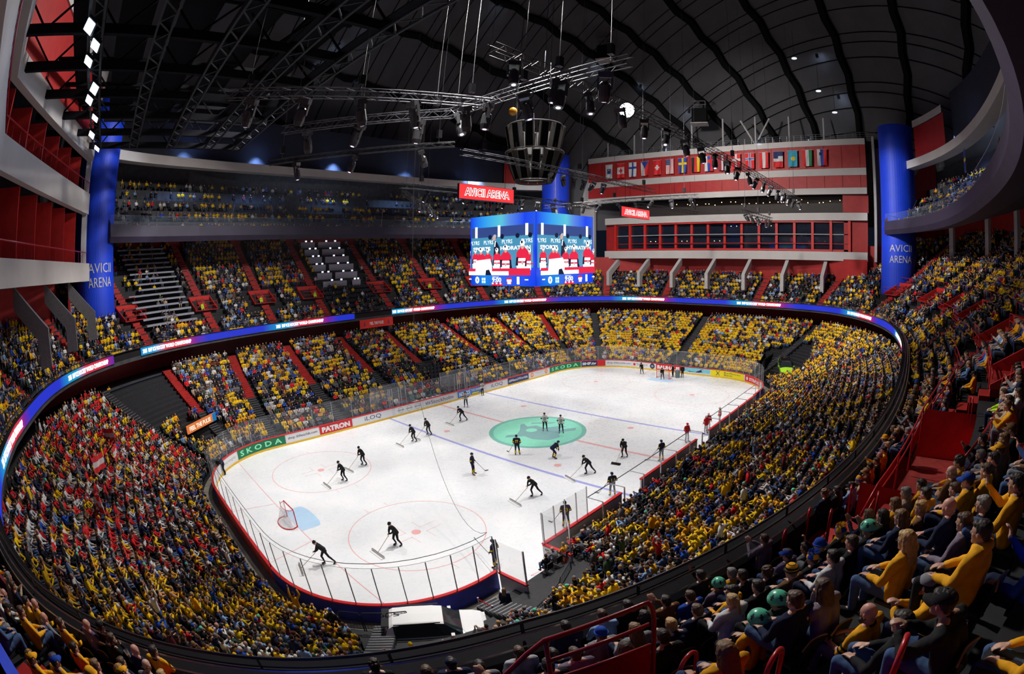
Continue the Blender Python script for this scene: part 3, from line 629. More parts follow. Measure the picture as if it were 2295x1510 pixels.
# ------------------------------------------------------------------ corner columns
LET = mat('pale_letter', (.50, .50, .56), .5)
for (x, y, lab) in ((39.5, -30.2, 'tall blue corner column at the right with a pale arena name'), (-39.0, 30.0, 'tall blue corner column at the left with a pale arena name'), (39.5, 29.6, 'tall blue corner column in the middle distance behind the speaker cluster'), (-39.6, -30.1, 'blue corner column cut off by the bottom left corner of the photo')):
    t = empty('corner_column', (x, y, 8.7), label=lab, cat='column'); near = x < 0 and y < 0
    h = 27.0; q = MB().use(BLUE).lathe([(2.58, 0), (2.58, h)], n=48); q.obj('shaft', t, smooth=False)
    if near or (x > 0 and y > 0): continue
    # name around the shaft, facing the rink
    a0 = math.atan2(-31.9 - y, -35.5 - x) if x > 0 else math.atan2(-31.9 - y, -35.5 - x)
    a0 += .12 if x > 0 else .30
    ha = (.62 if x > 0 else .6)
    for s_, zc in (('AVICII', 9.6), ('ARENA', 8.1)) if x > 0 else (('AVICII', 9.0), ('ARENA', 7.6)):
        V, F = fit_text(s_, 3.4, .95, .0); p = MB().use(LET); p.add([(2.63 * math.cos(a0 + vx / 2.6), 2.63 * math.sin(a0 + vx / 2.6), zc + vz) for vx, vz in V], F); p.obj('lettering', t)
# red wall panel with a clock beside columns
def clock(x, y, z, a, label):
    t = empty('wall_clock', (x, y, z), a, label, 'clock'); p = MB().use(WHITE)
    for k in range(12): q = R_(30 * k); p.box((0, .72 * math.sin(q), .72 * math.cos(q)), (.04, .05 if k % 3 else .09, .2), rx=-q)
    p.obj('hour_marks', t); p = MB().use(WHITE); p.box((0, 0, -.28), (.05, .07, .6)); p.box((0, .03, -.2), (.05, .07, .45), rx=.1); p.obj('hands', t)
MB().use(DRED).box((47.9, -27.6, 14.8), (.3, 6.2, 8)).obj('wall_right_clock_panel', kind='structure'); clock(47.6, -27.0, 14.4, 0, 'white clock marks and hands on the red wall beside the right column')
MB().use(DRED).box((-42.3, 26.2, 14.6), (.3, 5.4, 7.5), .1).obj('wall_left_clock_panel', kind='structure'); clock(-42.0, 24.8, 14.6, 0, 'white clock marks and hands on the red wall beside the left column')
# ------------------------------------------------------------------ end facades
LIT = mat('facade_white', (.50, .47, .46), .6, var=.05, scale=.5); SEAM = mat('panel_seam', (.05, .008, .008), .8)
FT = empty('end_facade', (47, 0, 0), label='red and white end facade with flags and glazed boxes beyond the far goal', cat='facade')
W2 = 26.0
def fx(y): return .7 - .0018 * y * y                    # slightly bowed in plan
def band(t, y0, y1, z0, z1, m, nm, dx=0.0, th=.5, fn=fx, sgn=1, x0=0):
    b = MB().use(m); ys = np.linspace(y0, y1, max(2, int(abs(y1 - y0) / 2)))
    f = lambda y, d: (x0 + sgn * (fn(y) + dx + d), y)
    b.grid([[(*f(y, 0), z0) for y in ys], [(*f(y, 0), z1) for y in ys], [(*f(y, th), z1) for y in ys], [(*f(y, th), z0) for y in ys], [(*f(y, 0), z0) for y in ys]]); return b.obj(nm, t)
band(FT, -W2 + 1, W2 + 1, 34.9, 35.9, LIT, 'white_band', -.2); band(FT, -W2 + 1, W2 + 1, 31.1, 34.9, DRED, 'red_panel'); band(FT, -W2 + 1, W2 + 1, 29.95, 31.1, LIT, 'white_band', -.1); band(FT, -W2 + 1, W2 + 1, 27.9, 29.95, DRED, 'red_panel')
band(FT, -W2 + 1, W2 + 1, 26.9, 27.9, LIT, 'white_band', -.3); band(FT, -W2 + 1, W2 - 3, 22.7, 23.9, LIT, 'white_band', -.5, 1.2); band(FT, -W2 + 1, W2 - 3, 16.35, 17.75, LIT, 'white_band', -.6, 1.4)
band(FT, -W2 + 5, W2 - 6, 24.0, 26.9, mat('restaurant_dark', (.03, .022, .02), .6), 'restaurant_back', 2.6, .2); band(FT, -W2 + 4, W2 - 6, 23.9, 24.0, DARK, 'restaurant_floor', 0, 2.6)
MB().use(DRED).box((.6, -W2 + 3, 25.4), (.8, 4.2, 2.9)).obj('red_curtain_wall', FT)
MB().use(DRED).box((.5, -W2 + 3, 20.2), (1.0, 3.9, 4.9)).obj('red_curtain_wall', FT); MB().use(DRED).box((.6, 22.0, 20.2), (.8, 2.6, 4.9)).obj('red_curtain_wall', FT)
b = MB().use(SEAM)
for y in np.arange(-24, 27, 3.0): b.box((fx(y) - .02, y, 32.95), (.05, .04, 3.8)); b.box((fx(y) - .02, y, 28.9), (.05, .04, 2.1))
b.box((fx(0) - .01, 0, 33.6), (.04, 40, .04)); b.obj('panel_seams', FT)
MB().use(OFFW).box((2.5, -W2 - .3, 26.2), (6.5, .4, 19.8)).obj('side_fin', FT); MB().use(LIT).box((1.6, -W2 - 2.2, 25.6), (.6, 3.4, 18)).obj('side_fin', FT); MB().use(LIT).box((1.6, W2 + 2.6, 25.6), (.6, 3.4, 18)).obj('side_fin', FT)
# window boxes
wf = empty('window_1', (47, 0, 0)); wf['kind'] = 'structure'; wf['label'] = 'row of dark glazed boxes with red posts in the far facade'
NWN = 14; ys = np.linspace(21.0, -22.0, NWN + 1)
for i in range(NWN):
    y0, y1 = ys[i], ys[i + 1]; p = MB().use(WINDOW).box((fx((y0 + y1) / 2) + .25, (y0 + y1) / 2, 20.25), (.1, abs(y1 - y0) - .4, 4.4)); p.obj('window_glass', wf)
for y in ys: MB().use(RED).box((fx(y), y, 20.25), (.5, .42, 4.9)).obj('window_post', wf)
for z, m, h in ((17.95, RED, .3), (20.5, mat('mid_rail_grey', (.32, .32, .33), .5), .14), (19.0, RED, .08), (22.5, RED, .2)): MB().use(m).box((.15, -.5, z), (.3, 43, h)).obj('window_rail', wf)
# reflections are left to the glass; small warm lamps inside the restaurant and boxes
k = 0
for i, y in enumerate(np.linspace(-20, 10, 26)):
    MB().use(LAMPW).ball((47 + fx(y) + 1.2 + random.uniform(-.8, .8), y + random.uniform(-.5, .5), 25.9 + random.uniform(-.25, .35)), .075, 6, 4).obj('warm_lamp', label='tiny warm lamp glowing in the open restaurant of the far facade', cat='lamp', group='warm lamps in the facade restaurant')
for i in range(14):
    if i in (2, 4, 6, 7, 9, 12): 
        for d in (-.5, .5): MB().use(LAMPW).ball((47 + fx(ys[i]) + .16, (ys[i] + ys[i + 1]) / 2 + d, 21.9 if i % 2 else 19.4), .06, 6, 4).obj('warm_lamp', label='tiny warm lamp glowing inside a glazed box of the far facade', cat='lamp', group='warm lamps in the facade boxes')
# railing on top of facade and white columns holding it
r = empty('roof_walkway_rail', (47, 0, 35.9), label='thin steel railing on top of the far facade', cat='railing'); p = MB().use(GREYM)
for z in (.35, .7, 1.05): p.tube([(fx(y) + .2, y, z) for y in np.linspace(-28, 27, 24)], .03, 4)
for y in np.linspace(-28, 27, 45): p.bar((fx(y) + .2, y, 0), (fx(y) + .2, y, 1.05), .05, .05)
p.obj('rail', r)
for y in np.linspace(-24, 24, 9): MB().use(OFFW).tube([(48.6, y, 35), (48.6, y, 41.2 - .0035 * y * y)], .16, 8).obj('roof_post', label=f'pale steel post standing on the far facade {abs(y):.0f} metres {"left" if y > 0 else "right"} of its middle', cat='post', group='posts on the far facade')
v = empty('v_brace', (48.4, -6, 35.9), label='pale V shaped brace standing on the far facade', cat='brace')
for d in (-2.6, 2.6): MB().use(OFFW).tube([(0, 0, 0), (0, d, 4.6)], .16, 8).obj('arm', v)
# slanted struts below the facade
for k, y in enumerate(np.linspace(20.5, -24.5, 8)):
    b = MB().use(OFFW); pts = [(-3.6, 11.4), (-3.6, 13.9), (.2, 16.4), (.2, 15.2), (-2.6, 13.3), (-2.6, 11.4)]
    b.add([(47 + px, y - .28, pz) for px, pz in pts] + [(47 + px, y + .28, pz) for px, pz in pts], [(0, 1, 4, 5), (1, 2, 3, 4), (11, 10, 7, 6), (10, 9, 8, 7), (0, 6, 7, 1), (1, 7, 8, 2), (2, 8, 9, 3), (3, 9, 10, 4), (4, 10, 11, 5)])
    b.obj('slanted_strut', label=f'{ORD[k]} pale slanted strut from the left carrying the far facade', cat='strut', group='struts under the far facade')
# left end facade, seen very obliquely
FL = empty('end_facade', (-45.6, 0, 0), label='curved red and white end facade at the left edge', cat='facade')
fl = lambda y: .235 * abs(y) + .0
for z0, z1, m, nm, dx in ((35, 36, LIT, 'white_band', -.1), (29.2, 35, DRED, 'red_panel', .1), (27.6, 29.2, LIT, 'white_band', -.35), (22.6, 24.5, LIT, 'white_band', -.35), (16.5, 18.1, LIT, 'white_band', -.6)):
    b = MB().use(m); ys_ = np.linspace(-24, 24, 33); f = lambda y, d: (.0 + fl(y) - dx - d, y)
    b.grid([[(*f(y, 0), z0) for y in ys_], [(*f(y, 0), z1) for y in ys_], [(*f(y, .8), z1) for y in ys_], [(*f(y, .8), z0) for y in ys_], [(*f(y, 0), z0) for y in ys_]]); b.obj(nm, FL)
for z0, z1 in ((18.1, 22.6), (24.5, 27.6)):
    b = MB().use(DRED); f = lambda y, d: (fl(y) - 3.2, y); b.grid([[(*f(y, 0), z0) for y in ys_], [(*f(y, 0), z1) for y in ys_]]); b.obj('box_back_wall', FL)
    for y in (2, 6, 10, 14, 18, 22):
        MB().use(RED).box((fl(y) - 1.9, y, (z0 + z1) / 2), (2.6, .25, z1 - z0)).obj('box_partition', FL)
    b = MB().use(LIT if z0 < 20 else mat('brown_glass', (.10, .03, .03), .3)); f = lambda y, d: (fl(y) - d, y)
    b.grid([[(*f(y, .7), z0 - .02) for y in ys_], [(*f(y, 3.2), z0 - .02) for y in ys_]]); b.obj('box_floor', FL)
    b = MB().use(REDRAIL); b.tube([(fl(y) + .2, y, z0 + 1.0) for y in ys_], .05, 5)
    for y in ys_: b.bar((fl(y) + .2, y, z0), (fl(y) + .2, y, z0 + 1), .04, .04)
    b.obj('box_rail', FL)
MB().use(LIT).box((5.4, 25.3, 27), (.5, 2.6, 21)).obj('side_fin', FL)
for k, y in enumerate((19, 12, 5)):
    b = MB().use(GREYM); pts = [(2.6, 11.6), (2.6, 13.9), (-.4, 16.6), (-.4, 15.2), (1.6, 13.3), (1.6, 11.6)]; x0 = -45.6 + fl(y)
    b.add([(x0 + px, y - .28, pz) for px, pz in pts] + [(x0 + px, y + .28, pz) for px, pz in pts], [(0, 1, 4, 5), (1, 2, 3, 4), (11, 10, 7, 6), (10, 9, 8, 7), (0, 6, 7, 1), (1, 7, 8, 2), (2, 8, 9, 3), (3, 9, 10, 4), (4, 10, 11, 5)])
    b.obj('slanted_strut', label=f'{ORD[k]} pale slanted strut under the left facade, counted from the blue column', cat='strut', group='struts under the left facade')
# ------------------------------------------------------------------ third tier on both long sides
T3Z = lambda j: 21.0 + 1.5 * j
T3N = lambda j: 5.6 + 2.0 * j
def third(sy):
    s_mid = RL / 4 if sy > 0 else RL * 3 / 4; s0, s1 = s_mid - 35.5, s_mid + 35.5
    ss = np.linspace(s0, s1, 70); w = 'far' if sy > 0 else 'near'
    b = MB().use(PURP); P = lambda nd: ringp(ss, nd)[0]
    b.grid([[(x, y, z) for x, y in P(nd)] for nd, z in ((17, 23.2), (7.2, 20.3), (5.3, 20.1), (4.9, 20.7), (5.0, 21.9), (5.2, 21.9), (5.3, 21.0))])
    rows = []
    b.use(DARK)
    for j in range(5):
        for nd in (T3N(j) - .5, T3N(j) + 1.5): rows.append([(x, y, T3Z(j)) for x, y in P(nd)])
    rows.append([(x, y, 30.5) for x, y in P(15.2)]); b.grid(rows)
    for s in (s0, s1):
        q = [ringp(s, nd)[0] for nd in (5.0, 17)]
        b.use(DRED if sy < 0 else PURP).add([(q[0][0], q[0][1], 20.1), (q[1][0], q[1][1], 20.1), (q[1][0], q[1][1], 36), (q[0][0], q[0][1], 22)], [(0, 1, 2, 3)])
    b.obj('wall_third_tier_' + w, kind='structure', label=f'dark curved front and steps of the third tier on the {w} long side')
    b = MB().use(LIT); b.grid([[(x, y, z) for x, y in P(nd)] for nd, z in ((8.0, 29.3), (8.0, 30.4), (9.6, 30.6), (9.6, 29.3), (8.0, 29.3))]); b.obj('trim_ceiling_band_' + w, kind='structure', label=f'pale ceiling band above the third tier on the {w} long side')
    g = empty('tier_glass', (0, 0, 0), label=f'clear glass balustrade on the third tier of the {w} long side', cat='glass screen'); b = MB().use(SMOKE); b.grid([[(x, y, 21.9) for x, y in P(5.1)], [(x, y, 22.9) for x, y in P(5.1)]]); b.obj('glass_pane', g)
    b = MB().use(STEEL); b.tube([(x, y, 22.92) for x, y in P(5.1)], .02, 4); b.obj('top_edge', g)
    for s in np.linspace(s0 + 4, s1 - 4, 6):
        t = empty('stair_rail', (0, 0, 0), label=f'pale slanting stair rail in the third tier of the {w} side', cat='railing', group=f'stair rails of the {w} third tier')
        for d in (-.8, .8):
            q0, q1 = ringp(s + d, 6.5)[0], ringp(s + d * 3.2, 9.6)[0]; MB().use(STEEL).tube([(*q0, T3Z(0) + 1.1), (*q1, T3Z(2) + 1.1)], .035, 4).obj('rail', t)
third(1); third(-1)
# red upper wall panels at the ends of the third tiers, above the pale band
def arcwall(name, s0, s1, nd, z0, z1, m, label):
    ss = np.linspace(s0, s1, 12); b = MB().use(m); b.grid([[(x, y, z0) for x, y in ringp(ss, nd)[0]], [(x, y, z1) for x, y in ringp(ss, nd)[0]]]); b.obj(name, kind='structure', label=label)
arcwall('wall_right_upper_panel', RL * .75 + 33.5, RL * .75 + 26.5, 9.2, 30.3, 35.2, DRED, 'red wall panel above the pale band right of the blue column')
arcwall('wall_right_upper_trim', RL * .75 + 33.5, RL * .75 + 26.5, 9.0, 35.2, 36.2, LIT, 'white strip above the red panel right of the blue column')
arcwall('wall_right_upper_dark', RL * .75 + 26.5, RL * .75 + 4, 10.5, 30.3, 38, mat('night_blue_wall', (.014, .018, .035), .7), 'dark blue wall above the pale band at the right')
arcwall('wall_far_upper_dark', RL / 4 + 36, RL / 4 - 36, 10.5, 30.3, 37, mat('night_blue_wall', (.014, .018, .035), .7), 'dark wall behind the lamps above the third tier of the far side')
arcwall('wall_far_red_panel', RL / 4 - 29, RL / 4 - 35.5, 9.0, 30.2, 34.5, DRED, 'red wall panel between the far side and the middle blue column')
# steel struts under the near third tier at the right
for k, s in enumerate((RL * .75 + 30, RL * .75 + 22, RL * .75 + 14, RL * .75 + 6)):
    q0, q1 = ringp(s, 12.5)[0], ringp(s, 12.0)[0]
    t = empty('roof_strut', (0, 0, 0), label=f'{ORD[k]} pale strut between upper stand and third tier at the right, counted from the blue column', cat='strut'); MB().use(OFFW).box((q1[0], q1[1], 20.0), (.35, 1.1, 7.5), math.atan2(*ringp(s)[1][::-1])).obj('slab_post', t)
# ------------------------------------------------------------------ roof shell, ribs and seams
ZC, RR = 20.0, 57.5
_ta, _aa = R_(70), R_(156); Q3 = np.array([math.sin(_ta) * math.cos(_aa), math.sin(_ta) * math.sin(_aa), math.cos(_ta)])
E1 = np.cross(Q3, [0, 0, 1]); E1 /= np.linalg.norm(E1); E2 = np.cross(Q3, E1)
def sph(lon, lat, R=RR):
    lo, la = R_(lon), R_(lat); d = math.cos(la) * Q3 + math.sin(la) * (math.cos(lo) * E1 + math.sin(lo) * E2); return (R * d[0], R * d[1], ZC + R * d[2])
b = MB().use(ROOF); rows = []
for i in range(25):
    e = R_(2 + 88 * i / 24); rows.append([(RR * math.cos(e) * math.cos(a), RR * math.cos(e) * math.sin(a), ZC + RR * math.sin(e)) for a in np.linspace(0, 2 * math.pi, 65)[:-1]])
b.grid(rows, closed=True); b.obj('ceiling', kind='structure', label='dark panelled dome ceiling')
RIBL = [-12, -25, -37, -49.6, -57.6, -68, -80, -94, -109.4, -124.5]
for k, lo in enumerate(RIBL):
    b = MB(); rows = [[], [], [], []]; la = 40.0; i = 0
    while la < 150:
        o = .34 if i % 2 else -.34; w = 1.0
        p0 = sph(lo + o * .9, la, RR - .25)
        if p0[2] > 33.5:
            for r_, dl, dr in ((0, -w, -.15), (1, -w, -1.1), (2, w, -1.1), (3, w, -.15)): rows[r_].append(sph(lo + o * .9 + dl * .62 * 57.5 / 57.5, la, RR + dr))
        la += 3.3; i += 1
    if len(rows[0]) > 2: b.use(RIB).grid(rows); b.obj('roof_rib', label=f'{ORD[min(k, 10)]} wavy black roof rib counted from the left across the dome', cat='roof beam', group='black ribs of the dome')
b = MB().use(RIB); i = 0; la = 48.0
for lat in np.arange(46, 146, 4.15):
    for d in ((0, 1.6) if i % 2 else (0,)):
        pts = [sph(lo, lat + d + .045 * (lo + 68) * -.6, RR - .12) for lo in np.arange(-135, -8, 3)]; pts = [p for p in pts if p[2] > 33.5]
        if len(pts) > 2: b.tube(pts, .10, 4)
    i += 1
b.obj('trim_roof_seams', kind='structure', label='thin black seams between the dome panels')
# ------------------------------------------------------------------ people
def capsule(p0, p1, r0, r1, n=8, h=3):
    p0, p1 = Vector(p0), Vector(p1); d = p1 - p0; L = d.length
    t = d / L if L > 1e-6 else Vector((0, 0, 1)); x = t.cross(Vector((0, 0, 1)) if abs(t.z) < .9 else Vector((1, 0, 0))).normalized(); y = t.cross(x)
    prof = [(p0 - t * r0 * math.cos(a), r0 * math.sin(a)) for a in [math.pi / 2 * k / h for k in range(h + 1)]] + [(p1 + t * r1 * math.sin(a), r1 * math.cos(a)) for a in [math.pi / 2 * k / h for k in range(h + 1)]]
    vs = []; fs = []
    for c, r in prof:
        for k in range(n): q = 2 * math.pi * k / n; vs.append(c + (x * math.cos(q) + y * math.sin(q)) * max(r, .0005))
    m = len(prof)
    for i in range(m - 1):
        for k in range(n): l = (k + 1) % n; fs.append((i * n + k, i * n + l, (i + 1) * n + l, (i + 1) * n + k))
    fs.append(tuple(range(n - 1, -1, -1))); fs.append(tuple((m - 1) * n + k for k in range(n)))
    return vs, fs
from mathutils import noise as mnoise
def fuse(name, prims, vox=.012, smooth=2, mats=(), wrinkle=0, freq=9):
    """prims: capsules (p0,p1,r0,r1) or ellipsoids ('e',centre,(rx,ry,rz),matrix); fused to one continuous skin"""
    b = MB()
    for p in prims:
        if p[0] == 'e': b.ball(p[1], p[2], 16, 10, p[3] if len(p) > 3 else None)
        else: b.add(*capsule(*p, n=12, h=4))
    me = bpy.data.meshes.new(name); me.from_pydata(b.v, [], b.f); o = bpy.data.objects.new(name, me); COL.objects.link(o)
    m = o.modifiers.new('r', 'REMESH'); m.mode = 'VOXEL'; m.voxel_size = vox; m.use_smooth_shade = True
    s = o.modifiers.new('s', 'SMOOTH'); s.factor = .5; s.iterations = smooth
    dg = bpy.context.evaluated_depsgraph_get(); out = bpy.data.meshes.new_from_object(o.evaluated_get(dg)); out.name = name
    bpy.data.objects.remove(o); bpy.data.meshes.remove(me)
    out.materials.clear()
    if wrinkle:
        n = len(out.vertices); co = np.zeros(n * 3); out.vertices.foreach_get('co', co); no = np.zeros(n * 3); out.vertices.foreach_get('normal', no); co = co.reshape(-1, 3); no = no.reshape(-1, 3)
        d = np.array([mnoise.noise(Vector((p[0] * freq, p[1] * freq, p[2] * freq * .55))) + .5 * mnoise.noise(Vector((p[0] * freq * 2.3, p[1] * freq * 2.3, p[2] * freq))) for p in co]) * wrinkle; co += no * d[:, None]; out.vertices.foreach_set('co', co.ravel()); out.update()
    for x in (mats or (BLACK,)): out.materials.append(x)
    return out
SKINS = [mat('skin_light', (.58, .33, .24), .5, var=.06), mat('skin_mid', (.46, .25, .17), .5, var=.06), mat('skin_ruddy', (.60, .28, .21), .5, var=.08)]
EYE = mat('eye_dark', (.03, .02, .02), .3); LIP = mat('lip', (.42, .13, .11), .4)
def headM(J):
    return Matrix.Translation(J['head']) @ Matrix.Rotation(R_(J.get('yaw', 0)), 4, 'Z') @ Matrix.Rotation(R_(J.get('pitch', 8)), 4, 'Y') @ Matrix.Rotation(R_(J.get('roll', 0)), 4, 'X')
def hand(wr, d, side, fist=.4, up=Vector((0, 0, 1))):
    """palm, four unequal bent fingers and a thumb from the wrist; d = pointing direction"""
    d = Vector(d).normalized(); y = up.cross(d)
    if y.length < .1: y = Vector((0, 1, 0))
    y.normalize(); n = d.cross(y); P = []; wr = Vector(wr)
    for k in (-.024, -.008, .008, .024): P.append((wr + y * k * .7, wr + d * .075 + y * k, .015, .0125))
    for k, (o, l) in enumerate(((-.029, .062), (-.0095, .074), (.0095, .078), (.029, .068))):
        a = wr + d * .082 + y * o * 1.05; q = (d - n * fist * .8).normalized(); m = a + q * l * .5; e = m + (d - n * fist * 2.2).normalized() * l * .5
        P += [(a, m, .0095, .009), (m, e, .009, .0078)]
    s = -1 if side > 0 else 1; b = wr + d * .025 + y * .026 * s; m = b + (d * .6 + y * s * .8).normalized() * .035; P += [(b, m, .0135, .011), (m, m + (d + y * s * .2 - n * .3).normalized() * .03, .0105, .009)]
    return P
def bodyprims(J):
    M = headM(J); H = lambda x, y, z: M @ Vector((x, y, z)); R3 = M.to_3x3(); P = []
    P += [('e', H(-.008, 0, .025), (.096, .077, .095), R3), ('e', H(.022, 0, -.035), (.066, .060, .078), R3), (H(.05, 0, -.085), H(.062, 0, -.09), .034, .028)]
    P += [(H(.082, 0, .02), H(.100, 0, -.012), .009, .013), (H(.07, -.022, .034), H(.07, .022, .034), .019, .019), (H(.078, -.014, -.052), H(.078, .014, -.052), .011, .011)]
    for s in (-1, 1): P += [('e', H(-.002, s * .080, -.005), (.02, .010, .032), R3), ('e', H(.052, s * .038, -.015), (.026, .024, .026), R3)]
    P += [(J['neck'], H(-.02, 0, -.05), .058, .052)]
    a, c = Vector(J['pelvis']), Vector(J['chest'])
    for s in (-1, 1):
        o = Vector(J['lat']) * s
        P += [(a + o * .07, c + o * .08, .095, .10), (J['neck'], Vector(J['sh'][s]), .05, .05), (J['sh'][s], J['el'][s], .047, .038), (J['el'][s], J['wr'][s], .037, .026)]
        P += [(J['hip'][s], J['kn'][s], .075, .052), (J['kn'][s], J['an'][s], .050, .034), (J['an'][s], J['toe'][s], .035, .03)]
        P += hand(J['wr'][s], J['hd'][s], s, J.get('fist', .4), Vector(J.get('up', (0, 0, 1))))
    return P
def clothprims(J, bulk=1.0, sleeve=1.0, hood=False):
    a, c = Vector(J['pelvis']), Vector(J['chest']); T = []; B = []; S = []
    for s in (-1, 1):
        o = Vector(J['lat']) * s; m = (a + c) / 2
        T += [(a + o * .085, m + o * .08, .118 * bulk, .115 * bulk), (m + o * .08, c + o * .085, .115 * bulk, .112 * bulk), (c, Vector(J['sh'][s]), .09 * bulk, .068 * bulk)]
        e, w, sh = Vector(J['el'][s]), Vector(J['wr'][s]), Vector(J['sh'][s])
        T += [(sh, e, .066 * bulk, .056 * bulk), (Vector(J['neck']) - Vector((0, 0, .045)), sh, .072 * bulk, .066 * bulk)]
        if sleeve > .5: T += [(e, e.lerp(w, .93), .055 * bulk, .04 * bulk)]
        k, n, h = Vector(J['kn'][s]), Vector(J['an'][s]), Vector(J['hip'][s])
        B += [(a + o * .06, h, .115, .10), (h, k, .096, .070), (k, k.lerp(n, .92), .068, .052)]
        S += [(n + Vector((0, 0, -.02)), J['toe'][s], .047, .042)]
    if hood: T += [(Vector(J['neck']) + Vector((-.07, -.05, -.01)), Vector(J['neck']) + Vector((-.07, .05, -.01)), .06, .06)]
    T += [(Vector(J['neck']) - Vector((0, 0, .05)), J['neck'], .075, .062)]
    return T, B, S
def paint_face(me, J, k=1):
    """eyes and lips as their own colours on the continuous skin; slots 1 and 2"""
    Mi = headM(J).inverted(); n = len(me.polygons); c = np.zeros(n * 3); me.polygons.foreach_get('center', c); c = c.reshape(-1, 3)
    M = np.array(Mi); q = c @ M[:3, :3].T + M[:3, 3]; idx = np.zeros(n, dtype=np.int32)
    for s in (-1, 1): idx[(q[:, 0] > .05) & (((q[:, 1] - s * .031) / .015) ** 2 + ((q[:, 2] - .012) / .008) ** 2 < 1)] = 1
    idx[(q[:, 0] > .06) & ((q[:, 1] / .024) ** 2 + ((q[:, 2] + .052) / .008) ** 2 < 1)] = 2
    me.polygons.foreach_set('material_index', idx)
def pose(**k):
    J = dict(pelvis=(0, 0, .50), chest=(-.02, 0, .86), neck=(.0, 0, 1.02), head=(.03, 0, 1.13), lat=(0, 1, 0), sh={-1: (-.01, -.20, .975), 1: (-.01, .20, .975)},
        el={-1: (.10, -.25, .70), 1: (.10, .25, .70)}, wr={-1: (.33, -.12, .63), 1: (.33, .12, .63)}, hd={-1: (1, .4, -.2), 1: (1, -.4, -.2)},
        hip={-1: (.05, -.09, .48), 1: (.05, .09, .48)}, kn={-1: (.46, -.13, .51), 1: (.46, .13, .51)}, an={-1: (.44, -.12, .10), 1: (.44, .13, .10)}, toe={-1: (.60, -.13, .04), 1: (.60, .14, .04)})
    for q, v in k.items(): J[q] = v
    return J
SIT = {
 'lap': pose(),
 'lean': pose(chest=(.10, 0, .82), neck=(.18, 0, .95), head=(.25, 0, 1.06), sh={-1: (.13, -.19, .90), 1: (.13, .19, .90)}, el={-1: (.36, -.20, .62), 1: (.36, .20, .62)}, wr={-1: (.50, -.04, .72), 1: (.50, .05, .70)}, hd={-1: (.6, .6, .5), 1: (.6, -.6, .4)}, fist=.9, pitch=4),
 'cross': pose(el={-1: (.08, -.24, .74), 1: (.08, .24, .74)}, wr={-1: (.18, .08, .78), 1: (.19, -.09, .74)}, hd={-1: (-.1, 1, 0), 1: (-.1, -1, .1)}, yaw=12),
 'clap': pose(el={-1: (.16, -.25, .76), 1: (.16, .25, .76)}, wr={-1: (.38, -.06, .92), 1: (.38, .06, .92)}, hd={-1: (.6, .25, .8), 1: (.6, -.25, .8)}, fist=.15, pitch=2),
 'chin': pose(chest=(.05, 0, .85), neck=(.10, 0, .99), head=(.15, 0, 1.11), sh={-1: (.07, -.19, .93), 1: (.07, .19, .93)}, el={-1: (.34, -.16, .66), 1: (.20, .25, .66)}, wr={-1: (.27, -.07, .95), 1: (.40, .06, .62)}, hd={-1: (-.2, .3, .9), 1: (.8, -.5, 0)}, fist=1.0, yaw=-10),
 'phone': pose(el={-1: (.20, -.22, .78), 1: (.12, .25, .68)}, wr={-1: (.40, -.10, 1.02), 1: (.36, .10, .62)}, hd={-1: (.2, .1, 1), 1: (1, -.4, -.2)}, fist=.7),
 'twist': pose(yaw=48, pitch=4, lat=(-.25, .97, 0), sh={-1: (.04, -.18, .96), 1: (-.06, .18, .96)}),
}
STAND = dict(
 easy=pose(pelvis=(0, 0, .95), chest=(0, 0, 1.32), neck=(0, 0, 1.50), head=(.03, 0, 1.64), sh={-1: (0, -.19, 1.44), 1: (0, .19, 1.44)}, el={-1: (-.03, -.25, 1.15), 1: (-.03, .25, 1.15)}, wr={-1: (.10, -.24, .93), 1: (.10, .24, .93)}, hd={-1: (.3, 0, -1), 1: (.3, 0, -1)}, up=(1, 0, 0), hip={-1: (0, -.09, .92), 1: (0, .09, .92)}, kn={-1: (.03, -.10, .50), 1: (.03, .10, .50)}, an={-1: (0, -.11, .09), 1: (0, .11, .09)}, toe={-1: (.17, -.13, .04), 1: (.17, .13, .04)}))
STAND['cheer'] = dict(STAND['easy'], el={-1: (.12, -.30, 1.62), 1: (.12, .30, 1.62)}, wr={-1: (.12, -.24, 1.90), 1: (.12, .24, 1.90)}, hd={-1: (0, 0, 1), 1: (0, 0, 1)})
# headwear and hair shapes in the head's own frame
def hairmesh(kind, vox=.010):
    if kind == 'short': P = [('e', (-.022, 0, .042), (.098, .086, .092)), ('e', (.02, 0, .085), (.072, .066, .036)), ('e', (-.062, 0, -.02), (.042, .066, .055))]
    elif kind == 'curly':
        rnd = random.Random(3); P = [('e', (-.022, 0, .045), (.104, .094, .098)), ('e', (-.06, 0, -.02), (.05, .07, .06))]
        for _ in range(46):
            t, a = rnd.uniform(0, 1.45), rnd.uniform(0, 6.28); x = -.02 + .1 * math.sin(t) * math.cos(a); 
            if x > .06: continue
            P.append(('e', (x, .088 * math.sin(t) * math.sin(a), .05 + .092 * math.cos(t)), (.022, .022, .02)))
    elif kind == 'long': P = [('e', (-.020, 0, .042), (.102, .092, .094)), ('e', (.02, 0, .085), (.072, .07, .036))] + [((-.055, s * .052, .02), (-.10, s * .066, -.25), .050, .034) for s in (-1, -.3, .3, 1)] + [((-.02, s * .083, .03), (-.02, s * .095, -.16), .022, .018) for s in (-1, 1)]
    elif kind == 'fringe': P = [('e', (-.072, 0, -.02), (.032, .062, .05))] + [((-.05, s * .072, .0), (-.005, s * .080, .0), .014, .009) for s in (-1, 1)]
    elif kind == 'tail': P = [('e', (-.022, 0, .042), (.099, .087, .092)), ('e', (.02, 0, .085), (.072, .066, .036)), ((-.11, 0, .06), (-.145, 0, -.16), .032, .018)]
    return fuse(kind + '_hair', P, vox, 1, (), .007, 42)
